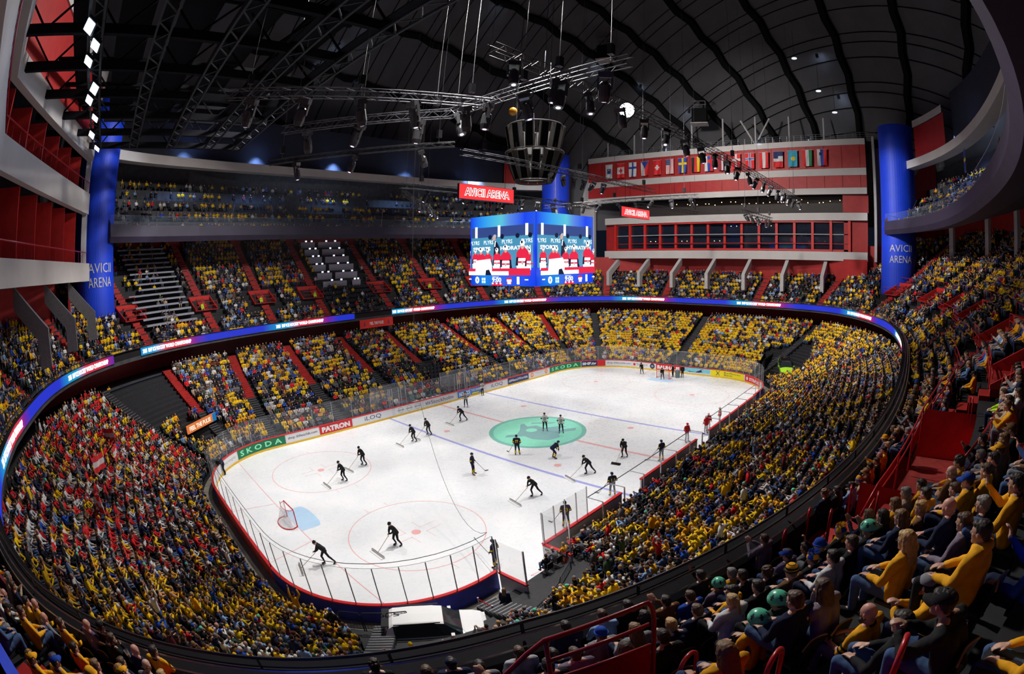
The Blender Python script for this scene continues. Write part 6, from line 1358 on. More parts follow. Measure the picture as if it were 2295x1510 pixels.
for k, yg in enumerate(gy):
    r = empty('catwalk_beam', (-33, yg, 28.5), label=f'{ORD[k]} black cross beam of the upper left catwalk grid, nearest the camera first', cat='beam', group='catwalk grid'); p = MB().use(CW); x0 = -45.5 if abs(yg) < 18 else -41
    p.box(((x0 + -22.3) / 2 + 33, 0, 0), (-22.3 - x0, .35, .55)); p.obj('lower_chord', r); MB().use(CW).box(((x0 - 22.3) / 2 + 33 + 1, 0, 2.4), (-24.5 - x0, .3, .3)).obj('upper_chord', r)
    p = MB().use(CW); n = 9
    for i in range(n): xa = x0 + 33 + (-22.3 - x0) * i / n; xb = x0 + 33 + (-22.3 - x0) * (i + 1) / n; p.bar((xa, 0, 0 if i % 2 else 2.4), (xb, 0, 2.4 if i % 2 else 0), .12, .12)
    p.obj('diagonals', r)
r = empty('catwalk_dark_backing', (-33, 0, 31.5), label='black decks and ducts above the upper left catwalk grid', cat='ceiling deck'); p = MB().use(CW)  # slabs added over the grid so the space behind it reads densely dark
rr = random.Random(9)
for xg in (-41.4, -37, -32.6, -28.2, -24.2): p.box((xg, -1, 31.2 + rr.uniform(-.4, .4)), (2.6 if xg > -40 else 1.2, 40, .3))
p.v = [(x + 33, y, z - 31.5) for x, y, z in p.v]; p.obj('deck', r)
FLD = empty('floodlight'); MB().use(BLN).box((0, 0, 0), (.75, .8, .2)).obj('housing', FLD); MB().use(LAMPB).box((0, 0, -.11), (.62, .66, .03)).obj('lens', FLD); MB().use(BLN).box((0, 0, .25), (.1, .1, .4)).obj('bracket', FLD); first = True
for k, yg in enumerate((-13.4, -10.6, -6.6, -4.4, -2.2, 2.4, 4.6, 8.8, 13.6, 18.4)):
    o = FLD if first else copytree(FLD); first = False; o.location = (-39.2 + (.25 if k % 2 else -.2), yg, 27.6); o.rotation_euler = (rr.uniform(-.3, .3) - .35, .55, 0); tag(o, f'floodlight on the leftmost catwalk truss, {ORD[k]} from the top', 'floodlight', 'floodlights on the catwalk')
for k, (x, y, z, a) in enumerate([(47.2, 20.5, 36.3, 0), (47.3, 11, 36.3, 0), (47.4, 3, 36.3, 0), (47.3, -7, 36.3, 0), (47.2, -15.5, 36.4, 0)]):
    o = copytree(FLD); o.location = (x, y, z); o.rotation_euler = (0, -1.1, 0); o.scale = (.8,) * 3; tag(o, f'small floodlight on the railing of the far facade, {ORD[k]} from the left', 'floodlight', 'floodlights on the far facade')
for k, (x, y, z) in enumerate([(33.6, -41.5, 36.2), (31, -42.4, 36.0), (24.5, -42.6, 35.6), (21.8, -42.8, 35.4)]):
    o = copytree(FLD); o.location = (x, y, z); o.rotation_euler = (-.75, -.75, 0); o.scale = (1.3,) * 3; tag(o, f'bright floodlight above the right third tier, {ORD[k]} from the left', 'floodlight', 'floodlights above the right third tier')
# lamps on the roof ribs and round pendant lamps
RL_ = [(-.9, 45.2, 52.9), (3.0, 42, 56.9), (-3.3, 47.5, 49.4), (5.6, 47.9, 48.5), (22, 30.2, 61.9), (40.2, 21, 53), (45.7, 15, 48.9), (50.2, 7.2, 44), (43.8, -18.6, 49.6), (46.4, -21.2, 43.1)]
for k, (x, y, z) in enumerate(RL_):
    o = copytree(FLD); o.location = (x, y, z); o.rotation_euler = (.5 if y > 0 else -.3, -.9, .3); o.scale = (1.7, .6, 1); tag(o, f'narrow white lamp fixed to a roof rib, {ORD[k]} from the left', 'lamp', 'lamps on the roof ribs')
pend = empty('pendant_lamp'); MB().use(BLACK).tube([(0, 0, .1), (0, 0, 5)], .03, 4).obj('cable', pend); MB().use(em('disc', (.8, .85, .95), 1.2)).lathe([(.001, -.02), (.42, 0), (.40, .1), (.1, .16)], n=14).obj('shade', pend); first = True
for k, (x, y, z) in enumerate([(-8.9, 46, 34.2), (-2.3, 46.5, 34.0), (4.5, 46.5, 33.6), (10.8, 46, 33.2), (21.7, 43.5, 32.8), (38, -16, 47), (40, -19, 42), (42, -21, 39)]):
    o = pend if first else copytree(pend); first = False; o.location = (x, y, z); tag(o, f"small round pendant lamp, {ORD[k]} from the left{' above the far third tier' if k < 5 else ''}", 'lamp', 'round pendant lamps')
for k, (x, y, z) in enumerate([(-13, 42.5, 31.8), (-10.6, 43, 31.8), (-6.8, 43.5, 31.5), (-4.6, 43.6, 31.5), (0, 43.8, 31.4), (2, 43.8, 31.4), (20.5, 42.2, 31.4), (22.5, 41.8, 31.4), (9.5, 43.5, 31.4)]):
    o = copytree(FLD); o.location = (x, y, z); o.rotation_euler = (.2, 0, 0); o.scale = (1.4, .6, 1); tag(o, f'blue white lamp under the roof above the far third tier, {ORD[k]} from the left', 'lamp', 'blue white lamps above the far third tier')
for k, (x, y, z, lab) in enumerate([(36.5, 16.8, 53.0, 'dark hanging speaker box with a pale underside near the top'), (46.5, 3.5, 41.5, 'dark hanging speaker box with a pale underside above the far flags')]):
    t = empty('hanging_speaker', (x, y, z), .3, lab, 'loudspeaker'); MB().use(RIB).box((0, 0, 0), (2.2, 2.6, 2.6)).obj('cabinet', t); MB().use(OFFW).box((0, 0, -1.45), (2.6, 3.0, .12)).obj('underside', t); p = MB().use(GREYM)
    for d in (-1.1, 0, 1.1): p.bar((-1.1, d, 2.6), (1.1, d, 2.6), .08, .08)
    for d in (-1.1, 1.1): p.bar((d, -1.1, 2.6), (d, 1.1, 2.6), .08, .08); p.bar((d, d, 1.3), (d, d, 2.6), .06, .06)
    p.obj('frame', t)
t = empty('amber_ball_lamp', (-1.2, 1.7, 30.3), label='small amber ball hanging above the speaker cluster', cat='lamp'); MB().use(mat('amber', (.55, .25, .02), .2)).ball((0, 0, 0), .42, 14, 9).obj('ball', t, smooth=True); MB().use(BLACK).tube([(0, 0, .4), (0, 0, 4)], .02, 4).obj('cable', t)
t = empty('red_scaffold', (-24.5, 40.5, 31.5), label='red pipe scaffold under the roof at the upper left', cat='scaffold'); p = MB().use(RED)
for x in (-2.5, -.8, .9, 2.6): p.bar((x, 0, -1.3), (x, 0, 3.2), .12, .12)
for z in (-1, .6, 2.2): p.bar((-2.6, 0, z), (2.7, 0, z), .12, .12)
p.obj('pipes', t)
# ------------------------------------------------------------------ national flags on the far facade
def fcol(n, c): return mat('flag_' + n, c, .7, var=.05, scale=2)
FW_, FR, FB, FY, FK, FG, FLB, FN, FMR = fcol('white', (.62, .60, .60)), fcol('red', (.66, .015, .02)), fcol('blue', (.01, .05, .32)), fcol('yellow', (.75, .52, .01)), fcol('black', (.012, .012, .012)), fcol('green', (.01, .20, .08)), fcol('lightblue', (.03, .33, .48)), fcol('navy', (.01, .02, .12)), fcol('maroon', (.25, .01, .03))
def flag(y, kind, label, z0=31.55, z1=34.25, w=1.62, k=0):
    """hung by its short side: local a = across 0..1 (left to right seen from the rink), b = down 0..1"""
    t = empty('national_flag', (46.9 + fx(y) - .35, y, z1), label=label, cat='flag', group='national flags on the far facade'); b = MB(); nu, nv = 18, 27; rows = []; h = z1 - z0
    for j in range(nv + 1):
        rows.append([(.07 * math.sin(i / nu * 9 + k * 1.7 + j * .12) * (.3 + j / nv) - .05, -(i / nu - .5) * w * (1 - .05 * j / nv) , -h * j / nv) for i in range(nu + 1)])
    b.grid(rows); mats_ = []; b.mats = [FW_, FR, FB, FY, FK, FG, FLB, FN, FMR]; ix = dict(W=0, R=1, B=2, Y=3, K=4, G=5, L=6, N=7, M=8); mm = []
    for j in range(nv):
        for i in range(nu): mm.append(ix[kind((i + .5) / nu, (j + .5) / nv)])
    b.m = mm; b.obj('cloth', t); MB().use(OFFW).tube([(-.05, -w / 2 - .1, .03), (-.05, w / 2 + .1, .03)], .035, 5).obj('rod', t)
v3 = lambda p, q, r: (lambda a, b: p if a < 1 / 3 else q if a < 2 / 3 else r)
def cross(bg, c, ci=None):
    def f(a, b):
        if abs(a - .5) < .06 or abs(b - .37) < .045: return ci or c
        if abs(a - .5) < .12 or abs(b - .37) < .09: return c
        return bg
    return f
def can(a, b): return 'R' if b < .25 or b > .75 else ('R' if abs(a - .5) + abs(b - .5) * 1.1 < .22 or (abs(b - .52) < .05 and abs(a - .5) < .28) or (abs(a - .5) < .04 and abs(b - .5) < .2) else 'W')
def usa(a, b): return ('N' if not (int(a * 18) % 3 == 1 and int(b * 27) % 3 == 1) else 'W') if (a < .54 and b < .4) else ('R' if int(a * 13) % 2 == 0 else 'W')
FL_ = [('white federation', lambda a, b: 'N' if abs(a - .5) < .2 and abs(b - .42) < .13 and not (abs(a - .5) < .07 and abs(b - .38) < .06) else 'B' if abs(b - .62) < .05 and abs(a - .5) < .2 else 'W'), ('red and white maple leaf', can), ('white flag with blue cross', cross('W', 'B', 'B')), ('white blue and red', lambda a, b: 'B' if abs(a - .5) < (.5 - b) * 1.0 else 'W' if a < .5 else 'R'), ('red flag with white square cross', lambda a, b: 'W' if (abs(a - .5) < .09 and abs(b - .5) < .17) or (abs(a - .5) < .27 and abs(b - .5) < .06) else 'R'), ('stars and stripes', usa), ('blue flag with yellow cross', cross('B', 'Y', 'Y')), ('black red and gold', v3('K', 'R', 'Y')), ('white blue red with crest', lambda a, b: 'R' if abs(a - .52) < .16 and .22 < b < .45 else 'W' if a < .33 else 'B' if a < .66 else 'R'), ('maroon and white', lambda a, b: 'W' if .4 < a < .6 else 'M'), ('red flag with white cross', cross('R', 'W', 'W')), ('red flag with blue and white cross', cross('R', 'W', 'B')), ('red white red', v3('R', 'W', 'R')), ('blue white and red', lambda a, b: 'N' if b < .45 and a < .5 else 'N' if b < .3 else 'W' if b < .62 else 'R'), ('sky blue flag with yellow sun', lambda a, b: 'Y' if (a - .55) ** 2 + ((b - .5) * 1.67) ** 2 < .05 else 'L'), ('red white and green', v3('R', 'W', 'G')), ('white blue red with blue shield', lambda a, b: 'N' if abs(a - .36) < .13 and .2 < b < .36 else 'W' if a < .33 else 'B' if a < .66 else 'R')]
for k, (nme, f) in enumerate(FL_): flag(22.2 - 2.5 * k, f, f'{nme} {"flag " if "flag" not in nme else ""}hanging on the red facade, {ORD[k] + " from the left" if k < 9 else ORD[16 - k] + " from the right"}', k=k)
t = empty('waving_flag', (10.5, -37.3, 26.4), label='blue and yellow flag hanging by the bright lamps at the upper right', cat='flag'); b = MB(); b.mats = [FW_, FR, FB, FY]; b.grid([[(i * .1, .08 * math.sin(i * .9), -j * .1) for i in range(15)] for j in range(21)]); b.m = [3 if (abs(i - 5) < 1.2 or abs(j - 9) < 1.2) else 2 for j in range(20) for i in range(14)]; b.obj('cloth', t)
# ------------------------------------------------------------------ people on the ice
def sk(**k):
    J = dict(STAND['easy']); J.update(k); return J
PUSH = [sk(pelvis=(-.05, 0, .92), chest=(.20, 0, 1.22), neck=(.30, 0, 1.36), head=(.40, 0, 1.46), pitch=18, sh={-1: (.24, -.19, 1.30), 1: (.24, .19, 1.30)}, el={-1: (.36, -.20, 1.04), 1: (.40, .18, 1.08)}, wr={-1: (.50, -.06, .86), 1: (.58, .05, .98)}, hd={-1: (.7, .3, -.5), 1: (.7, -.3, -.4)}, fist=1.3,
    hip={-1: (-.03, -.10, .90), 1: (-.03, .10, .90)}, kn={-1: (.20, -.12, .52), 1: (-.20, .13, .52)}, an={-1: (.10, -.12, .12), 1: (-.50, .16, .14)}, toe={-1: (.27, -.13, .07), 1: (-.36, .18, .05)}),
 sk(pelvis=(-.02, 0, .90), chest=(.14, 0, 1.24), neck=(.20, 0, 1.40), head=(.29, 0, 1.51), pitch=22, sh={-1: (.17, -.19, 1.33), 1: (.17, .19, 1.33)}, el={-1: (.28, -.22, 1.06), 1: (.30, .20, 1.06)}, wr={-1: (.44, -.07, .88), 1: (.50, .04, .98)}, hd={-1: (.7, .3, -.5), 1: (.7, -.3, -.4)}, fist=1.3,
    hip={-1: (0, -.10, .88), 1: (0, .10, .88)}, kn={-1: (.17, -.14, .50), 1: (.05, .14, .48)}, an={-1: (.02, -.17, .12), 1: (-.14, .18, .12)}, toe={-1: (.19, -.2, .06), 1: (.03, .2, .06)})]
STANDING = sk(pelvis=(0, 0, .98), chest=(.02, 0, 1.38), neck=(.02, 0, 1.56), head=(.05, 0, 1.70), sh={-1: (.0, -.22, 1.49), 1: (.0, .22, 1.49)}, el={-1: (-.02, -.32, 1.20), 1: (-.02, .32, 1.20)}, wr={-1: (.18, -.26, 1.06), 1: (.18, .26, 1.06)}, hip={-1: (0, -.11, .95), 1: (0, .11, .95)}, kn={-1: (.04, -.15, .53), 1: (.04, .15, .53)}, an={-1: (.0, -.18, .13), 1: (.0, .18, .13)}, toe={-1: (.17, -.21, .06), 1: (.17, .21, .06)})
BEND = sk(pelvis=(-.15, 0, .95), chest=(.22, 0, 1.18), neck=(.34, 0, 1.30), head=(.45, 0, 1.38), pitch=15, sh={-1: (.27, -.22, 1.24), 1: (.27, .22, 1.24)}, el={-1: (.30, -.28, .94), 1: (.30, .28, .94)}, wr={-1: (.36, -.15, .72), 1: (.36, .15, .72)}, hip={-1: (-.12, -.11, .92), 1: (-.12, .11, .92)}, kn={-1: (.10, -.17, .53), 1: (.10, .17, .53)}, an={-1: (-.05, -.20, .13), 1: (-.05, .20, .13)}, toe={-1: (.12, -.23, .06), 1: (.12, .23, .06)})
SKB = mat('skate_blade', (.5, .5, .52), .3, metal=.8)
def addskates(o, J):
    for s in (-1, 1):
        a, t_ = Vector(J['an'][s]), Vector(J['toe'][s]); p = MB().use(SKB); m = (a + t_) / 2; p.bar((a.x - .04, a.y, .012 + max(0, t_.z - .06)), (t_.x + .04, t_.y, .012 + max(0, t_.z - .06)), .008, .05); p.obj('skate_blade', o)
def bands(o, J, col, legs=True, arms=True):
    m = CL[col]
    if legs:
        for s in (-1, 1):
            k, n = Vector(J['kn'][s]), Vector(J['an'][s])
            for f in (.35, .62): c = k.lerp(n, f); d = (n - k).normalized() * .035; p = MB().use(m).tube([c - d, c + d], .082, 10); p.obj('sock_stripe', o)
    if arms:
        for s in (-1, 1):
            k, n = Vector(J['sh'][s]), Vector(J['el'][s]); c = k.lerp(n, .8); d = (n - k).normalized() * .04; MB().use(m).tube([c - d, c + d], .082, 10).obj('sleeve_stripe', o)
def number(o, J, s, name, col, off=.165):
    p = MB().use(CL[col]); a, c = Vector(J['pelvis']), Vector(J['chest']); up = (c - a).normalized(); lat = Vector(J['lat']).normalized(); bk = up.cross(lat).normalized(); bk = -bk if bk.x > 0 else bk; cc = a.lerp(c, .78) + bk * off
    V, F = fit_text(s, .26 if len(s) > 1 else .12, .25, .02); p.add([cc - lat * x + up * y for x, y in V], F)
    if name: V, F = fit_text(name, .3, .06, .01); p.add([cc - lat * x + up * (y + .2) for x, y in V], F)
    p.obj('back_number', o)
def stick(p0, p1, label, parent_loc=(0, 0, 0), blade=True):
    p0, p1 = Vector(p0), Vector(p1); t = empty('hockey_stick', p0, label=label, cat='hockey stick'); MB().use(mat('stick_shaft', (.10, .08, .07), .5)).tube([(0, 0, 0), p1 - p0], .018, 5).obj('shaft', t)
    d = (p1 - p0); d.z = 0; d = d.normalized() if d.length > .01 else Vector((1, 0, 0)); MB().use(BLACK).bar(p1 - p0, p1 - p0 + d * .3, .02, .07).obj('blade', t)
CLEAN = [(-21.85, -7.57, 180, 1, 'ice cleaner in black with a scraper inside the near right faceoff circle'), (-26.5, -6.5, 165, 0, 'ice cleaner in black pushing a scraper beside the near goal line'), (-19.4, 3.6, 180, 1, 'ice cleaner in black inside the near left faceoff circle, closer to the centre dot'), (-16.4, 5.4, 186, 1, 'ice cleaner in black at the right edge of the near left faceoff circle'), (-9.7, 7.0, 178, 1, 'ice cleaner in black just left of the near blue line by the far boards'), (-7.5, 7.5, 182, 1, 'ice cleaner in black standing on the near blue line by the far boards'), (-2.4, 8.35, 178, 0, 'ice cleaner in black between the near blue line and the red line'), (-5.7, -10.1, 160, 0, 'ice cleaner in black pushing a scraper above the near blue line on the bench side'), (-11.1, -9.3, 168, 0, 'ice cleaner in black striding below the near blue line'), (-1.2, -10.55, 188, 1, 'ice cleaner in black with a short dark scraper near the red line')]
for k, (x, y, a, pk, lab) in enumerate(CLEAN):
    J = PUSH[pk]; key = f'push{pk}'; o = person((x, y, 0), R_(a), J, key, top='black', bottom='black', hair=('none', 'dark'), hat='beanie', hatc=('black', 'black'), label=lab, vox=.018, group='ice cleaners in black', scale=1.05, bulk=1.16); addskates(o, J)
    c, s = math.cos(R_(a)), math.sin(R_(a)); h = Vector((x + .55 * c, y + .55 * s, .92)); wdt = .8 if k == 9 else 1.35; reach = 1.15 if k != 0 else 1.0; e = Vector((x + (.55 + reach) * c, y + (.55 + reach) * s, .06))
    t = empty('ice_scraper', (e.x, e.y, 0), R_(a), lab.replace('ice cleaner in black', 'scraper').replace('with a scraper ', '').replace('pushing a scraper ', '').replace('with a short dark scraper ', ''), 'scraper', 'ice scrapers'); MB().use(BLACK if k == 9 else STEEL).box((0, 0, .07), (.10, wdt, .12)).obj('blade', t); MB().use(WHITE if k != 9 else BLACK).box((.12, 0, .02), (.2, wdt, .02)).obj('scoop', t); MB().use(mat('wood_handle', (.3, .2, .12), .6)).tube([(0, 0, .12), (-(reach), 0, .90)], .017, 5).obj('handle', t)
for k, (x, y, a, lab) in enumerate([(27.1, 4.0, 190, 'cleaner in black beside the boards left of the far goal'), (25.5, -.1, 200, 'cleaner in black bending inside the far goal'), (27.5, -.7, 150, 'cleaner in dark clothes left of the grey bin behind the far goal'), (27.8, -2.0, 200, 'cleaner in dark clothes right of the grey bin behind the far goal')]):
    J = PUSH[1] if k < 2 else STAND['easy']; person((x, y, 0), R_(a), J, 'push1' if k < 2 else 'easy', top='black', bottom='black', hair=('none', 'dark'), hat='beanie', hatc=('black', 'black'), label=lab, vox=.022, group='cleaners at the far goal', scale=1.03)
t = empty('ice_bin', (27.5, -1.4, 0), label='grey bin behind the far goal between two cleaners', cat='bin'); MB().use(mat('bin_grey', (.14, .2, .18), .6)).lathe([(.30, 0), (.36, 1.0)], n=16).obj('body', t); MB().use(GREYM).tube([(.37 * math.cos(a), .37 * math.sin(a), 1.0) for a in np.linspace(0, 6.28, 17)[:-1]], .025, 5, closed=True).obj('rim', t)
J = STAND['easy']; person((-28.0, 11.7, 0), R_(140), dict(PUSH[1], wr={-1: (.52, -.07, 1.2), 1: (.5, .1, 1.2)}, el={-1: (.32, -.2, 1.15), 1: (.32, .2, 1.15)}), 'reach', top='navy', bottom='black', hair=('none', 'dark'), hat='beanie', hatc=('black', 'black'), label='person in dark clothes leaning on the boards in the left corner of the ice', vox=.018)
# officials: striped shirts
for k, (x, y, a, nn, lab) in enumerate([(.5, -.55, 228, '', 'official in a white striped shirt on the centre logo, left of two'), (.85, -2.25, 225, '', 'official in a white striped shirt on the centre logo, right of two'), (1.35, 12.0, 215, '', 'official in a striped shirt standing near the far boards left of the far blue line'), (6.1, 14.3, 250, '', 'official in a striped shirt right against the far boards')]):
    J = STANDING if k < 3 else STAND['easy']; o = person((x, y, 0), R_(a), J, 'standing' if k < 3 else 'easy', top='white', bottom='black', hair=('none', 'dark'), hat='helmet', hatc=('black', 'black'), label=lab, vox=.018, group='officials', topname='jersey'); addskates(o, J)
    p = MB().use(CL['black']); a_, c_ = Vector(J['pelvis']), Vector(J['chest'])
    for q in (-.10, -.03, .04, .11):
        for sx in (-1, 1): p.box((.022 + sx * .150, q, (a_.z + c_.z) / 2 + .1), (.02, .022, .34))
    p.obj('stripes', o); bands(o, J, 'black', False, True)
# home players in navy and yellow
PL = [(-5.9, -2.85, 42, STANDING, 'standing', '77', 'player number 77 in navy and yellow with his back turned below the centre logo'), (-11.15, -2.95, -60, STANDING, 'standing', '26', 'player number 26 in navy and yellow standing left of the near blue line'), (-4.65, -5.85, -25, BEND, 'bend', '', 'player in navy and yellow bending with hands on his knees below the centre logo'), (-13.35, -13.8, 50, STANDING, 'standing', '33', 'player number 33 in navy and yellow beside the corner glass of the bench'), (-8.0, -13.75, 55, STANDING, 'standing', '11', 'player number 11 in navy and yellow standing at the bench boards'), (-.45, -13.6, 70, STANDING, 'standing', '', 'player in navy and yellow by the boards in the middle of the bench'), (-19.4, -13.6, 100, STANDING, 'standing', '', 'player in navy and yellow with a long stick at the open gate')]
for k, (x, y, a, J, key, nn, lab) in enumerate(PL):
    o = person((x, y, 0), R_(a), J, key, top='skate', bottom='skate', hair=('none', 'dark'), hat='helmet', hatc=('navy', 'navy'), label=lab, vox=.018, bulk=1.22, group='players in navy and yellow on the ice', topname='jersey'); addskates(o, J); bands(o, J, 'yellow')
    if nn: number(o, J, nn, 'NAME' if False else '', 'yellow', .17)
    c, s = math.cos(R_(a)), math.sin(R_(a)); w = J['wr'][1]; hx, hy = x + w[0] * c - w[1] * s, y + w[0] * s + w[1] * c
    if k == 6: stick((hx, hy, 1.0), (-19.0, -11.7, .9), 'long goal stick held by the player at the open gate')
    elif k != 2: stick((hx, hy, w[2]), (hx + .55 * c - .5 * s, hy + .55 * s + .5 * c, .06), ('stick of number 77 below the centre logo', 'stick of number 26 near the blue line', '', 'stick of number 33 by the corner glass', 'stick of number 11 at the bench boards', 'stick of the player by the middle of the bench')[k])
# red and white players near their bench
for k, (x, y, a) in enumerate([(4.6, -13.5, 250), (7.4, -14.2, 60), (8.3, -14.0, 230), (10.6, -14.3, 100)]):
    J = STANDING; o = person((x, y, 0), R_(a), J, 'standing', top='red', bottom='white', hair=('none', 'dark'), hat='helmet', hatc=('white' if k else 'red', 'white'), label=f'player in red and white, {ORD[k]} from the left along the far part of the near boards', vox=.018, bulk=1.22, group='players in red and white by the boards', topname='jersey'); addskates(o, J); bands(o, J, 'white')
# bench players, sitting
for team, x0, n, tp, hc in (('navy and yellow', -12.6, 18, 'skate', 'navy'), ('red and white', 5.8, 15, 'red', 'white')):
    for k in range(n):
        x = x0 + k * .78; J = SIT['lean' if k % 3 else 'lap']; o = person((x, -16.85, .2), R_(90 + rr.uniform(-25, 25)), J, 'lean' if k % 3 else 'lap', top=tp, bottom='skate' if tp == 'skate' else 'white', hair=('none', 'dark'), hat='helmet', hatc=(hc, hc), label=f'player in {team} sitting on the near bench, {ORD[k]} from the left', vox=.022 if False else .014, bulk=1.0, group=f'players in {team} on the bench', topname='jersey'); bands(o, J, 'yellow' if tp == 'skate' else 'white', True, True)
for k, (x, lab) in enumerate(((-9.9, 'coach in a dark suit standing behind the left part of the near bench'), (2.3, 'coach in a dark suit standing at the gap between the two benches'), (14.5, 'coach in a dark suit behind the red and white bench'), (-4.0, 'team leader in black behind the middle of the left bench'))):
    person((x, -17.6, .2), R_(90), STAND['easy'], 'easy', top='black' if k else 'navy', bottom='black', label=lab, vox=.018, hair=('short', 'dark'))
person((-13.6, -17.3, .1), R_(120), PUSH[1], 'push1', top='grey', bottom='navy', label='equipment man in a grey hoodie bending over the table in the bench corner', vox=.018, hair=('short', 'lightbrown')); person((-15.2, -16.6, .1), R_(40), STAND['easy'], 'easy', top='lightgrey', bottom='black', label='man in pale grey behind the corner glass of the bench', vox=.018, hair=('short', 'brown'))
t = empty('equipment_table', (-14.6, -16.1, 0), label='dark table full of gloves and bottles in the bench corner by the glass', cat='table'); MB().use(DARK).box((0, 0, .75), (2.6, .8, .06)).obj('table_top', t)
for dx in (-1.2, 1.2): MB().use(BLACK).box((dx, 0, .36), (.06, .7, .72)).obj('leg', t)
for k in range(14):
    x, y = -15.8 + .18 * k, -16.1 + rr.uniform(-.25, .25); MB().use(CL[('white', 'red', 'navy', 'lightblue')[k % 4]]).ball((x, y, .84), (.11, .07, .07), 8, 6).obj('hockey_glove', label=f"{('white', 'red', 'navy', 'pale blue')[k % 4]} glove on the equipment table, {ORD[k]} from the left", cat='glove', group='gloves on the equipment table')
# officials' table people
for k in range(6): person((-2.8 + .75 * k, 16.9, .3), R_(-90), SIT['lap'], 'lap', top=('teal', 'teal', 'navy', 'teal', 'teal', 'black')[k], bottom='black', hair=('short', ('grey', 'brown')[k % 2]), label=f'match official in {("teal", "teal", "navy", "teal", "teal", "black")[k]} behind the white table, {ORD[k]} from the left', group='match officials behind the white table')
# staff woman, barriers, rope, stairs by the gate
person((-22.3, -17.1, 0), R_(35), STAND['easy'], 'easy', top='navy', bottom='navy', hair=('long', 'lightbrown'), label='blonde staff woman standing on the concrete by the rope barrier', vox=.014, scarf='orange')
t = empty('rope_barrier', (-22.96, -15.9, 0), label='steel posts with a red and blue belt behind the near end boards', cat='barrier')
for dy in (0, -.95): MB().use(STEEL).lathe([(.17, 0), (.16, .03), (.03, .04), (.03, .95), (.05, .98)], (0, dy, 0), 12).obj('post', t)
MB().use(CL['red']).box((0, -.48, .88), (.02, .9, .06)).obj('belt', t); MB().use(CL['blue']).bar((0, -.95, .88), (1.3, -1.1, .5), .02, .06).obj('belt', t)
def barrier(x0, y0, x1, y1, z, label, banner=False):
    a, b_ = Vector((x0, y0, z)), Vector((x1, y1, z)); m = (a + b_) / 2; t = empty('crowd_barrier', m, label=label, cat='barrier', group='black barriers by the gate'); a -= m; b_ -= m; up = Vector((0, 0, 1)); p = MB().use(BLACK); p.tube([a, a + up * .95, a.lerp(b_, .08) + up * 1.1, a.lerp(b_, .92) + up * 1.1, b_ + up * .95, b_], .03, 6); p.obj('frame', t); p = MB().use(BLACK); p.bar(a + up * .15, b_ + up * .15, .03, .03)
    n = max(4, int((b_ - a).length / .14))
    for k in range(1, n): q = a.lerp(b_, k / n); p.bar(q + up * .15, q + up * 1.08, .014, .014)
    p.obj('bars', t)
    if banner:
        n_ = Vector((-(b_ - a).y, (b_ - a).x, 0)).normalized() * -.05; o = MB().use(CL['blue']); q0, q1 = a.lerp(b_, .06) + n_, a.lerp(b_, .94) + n_; o.add([q0 + up * .2, q1 + up * .2, q1 + up * 1.0, q0 + up * 1.0], [(0, 1, 2, 3)]); d = (q1 - q0).normalized(); L = (q1 - q0).length; n2 = n_.normalized() * .006
        def rc(u0, u1, v0, v1): o.use(CL['yellow']).add([q0 + d * u0 * L + up * v0 + n2, q0 + d * u1 * L + up * v0 + n2, q0 + d * u1 * L + up * v1 + n2, q0 + d * u0 * L + up * v1 + n2], [(0, 1, 2, 3)])
        rc(.42, .52, .2, 1.0); rc(.28, .66, .54, .64); V, F = fit_text('OLOFSSON' if False else 'HEJA', .5, .2, .02); o.add([q0 + d * (L * .16 + x) + up * (.42 + y) + n2 * 1.5 for x, y in V], F); V, F = fit_text('SVERIGE', .62, .2, .02); o.add([q0 + d * (L * .8 + x) + up * (.78 + y) + n2 * 1.5 for x, y in V], F); o.obj('flag_banner', t)
barrier(-22.8, -18.9, -21.2, -18.7, 0.2, 'black barrier draped with a blue and yellow flag by the gate', True); barrier(-21.1, -18.7, -19.7, -18.3, .2, 'black barrier right of the blue and yellow flag'); barrier(-19.6, -18.2, -17.9, -17.6, .2, 'black barrier nearest to the white bench end board'); barrier(-17.0, -18.0, -14.6, -18.0, .3, 'black barrier behind the bench corner'); barrier(-14.3, -18.4, -12.6, -18.4, .4, 'black barrier behind the grey hoodie man')
for k, (s0, s1) in enumerate(((151.5, 153.8), (149, 151.3), (146.5, 148.8))):
    a, _ = lower(s0, .02); b_, _ = lower(s1, .02); barrier(a[0], a[1], b_[0], b_[1], .6, f'black handrail in front of the first row behind the white car, {ORD[k]} from the right')
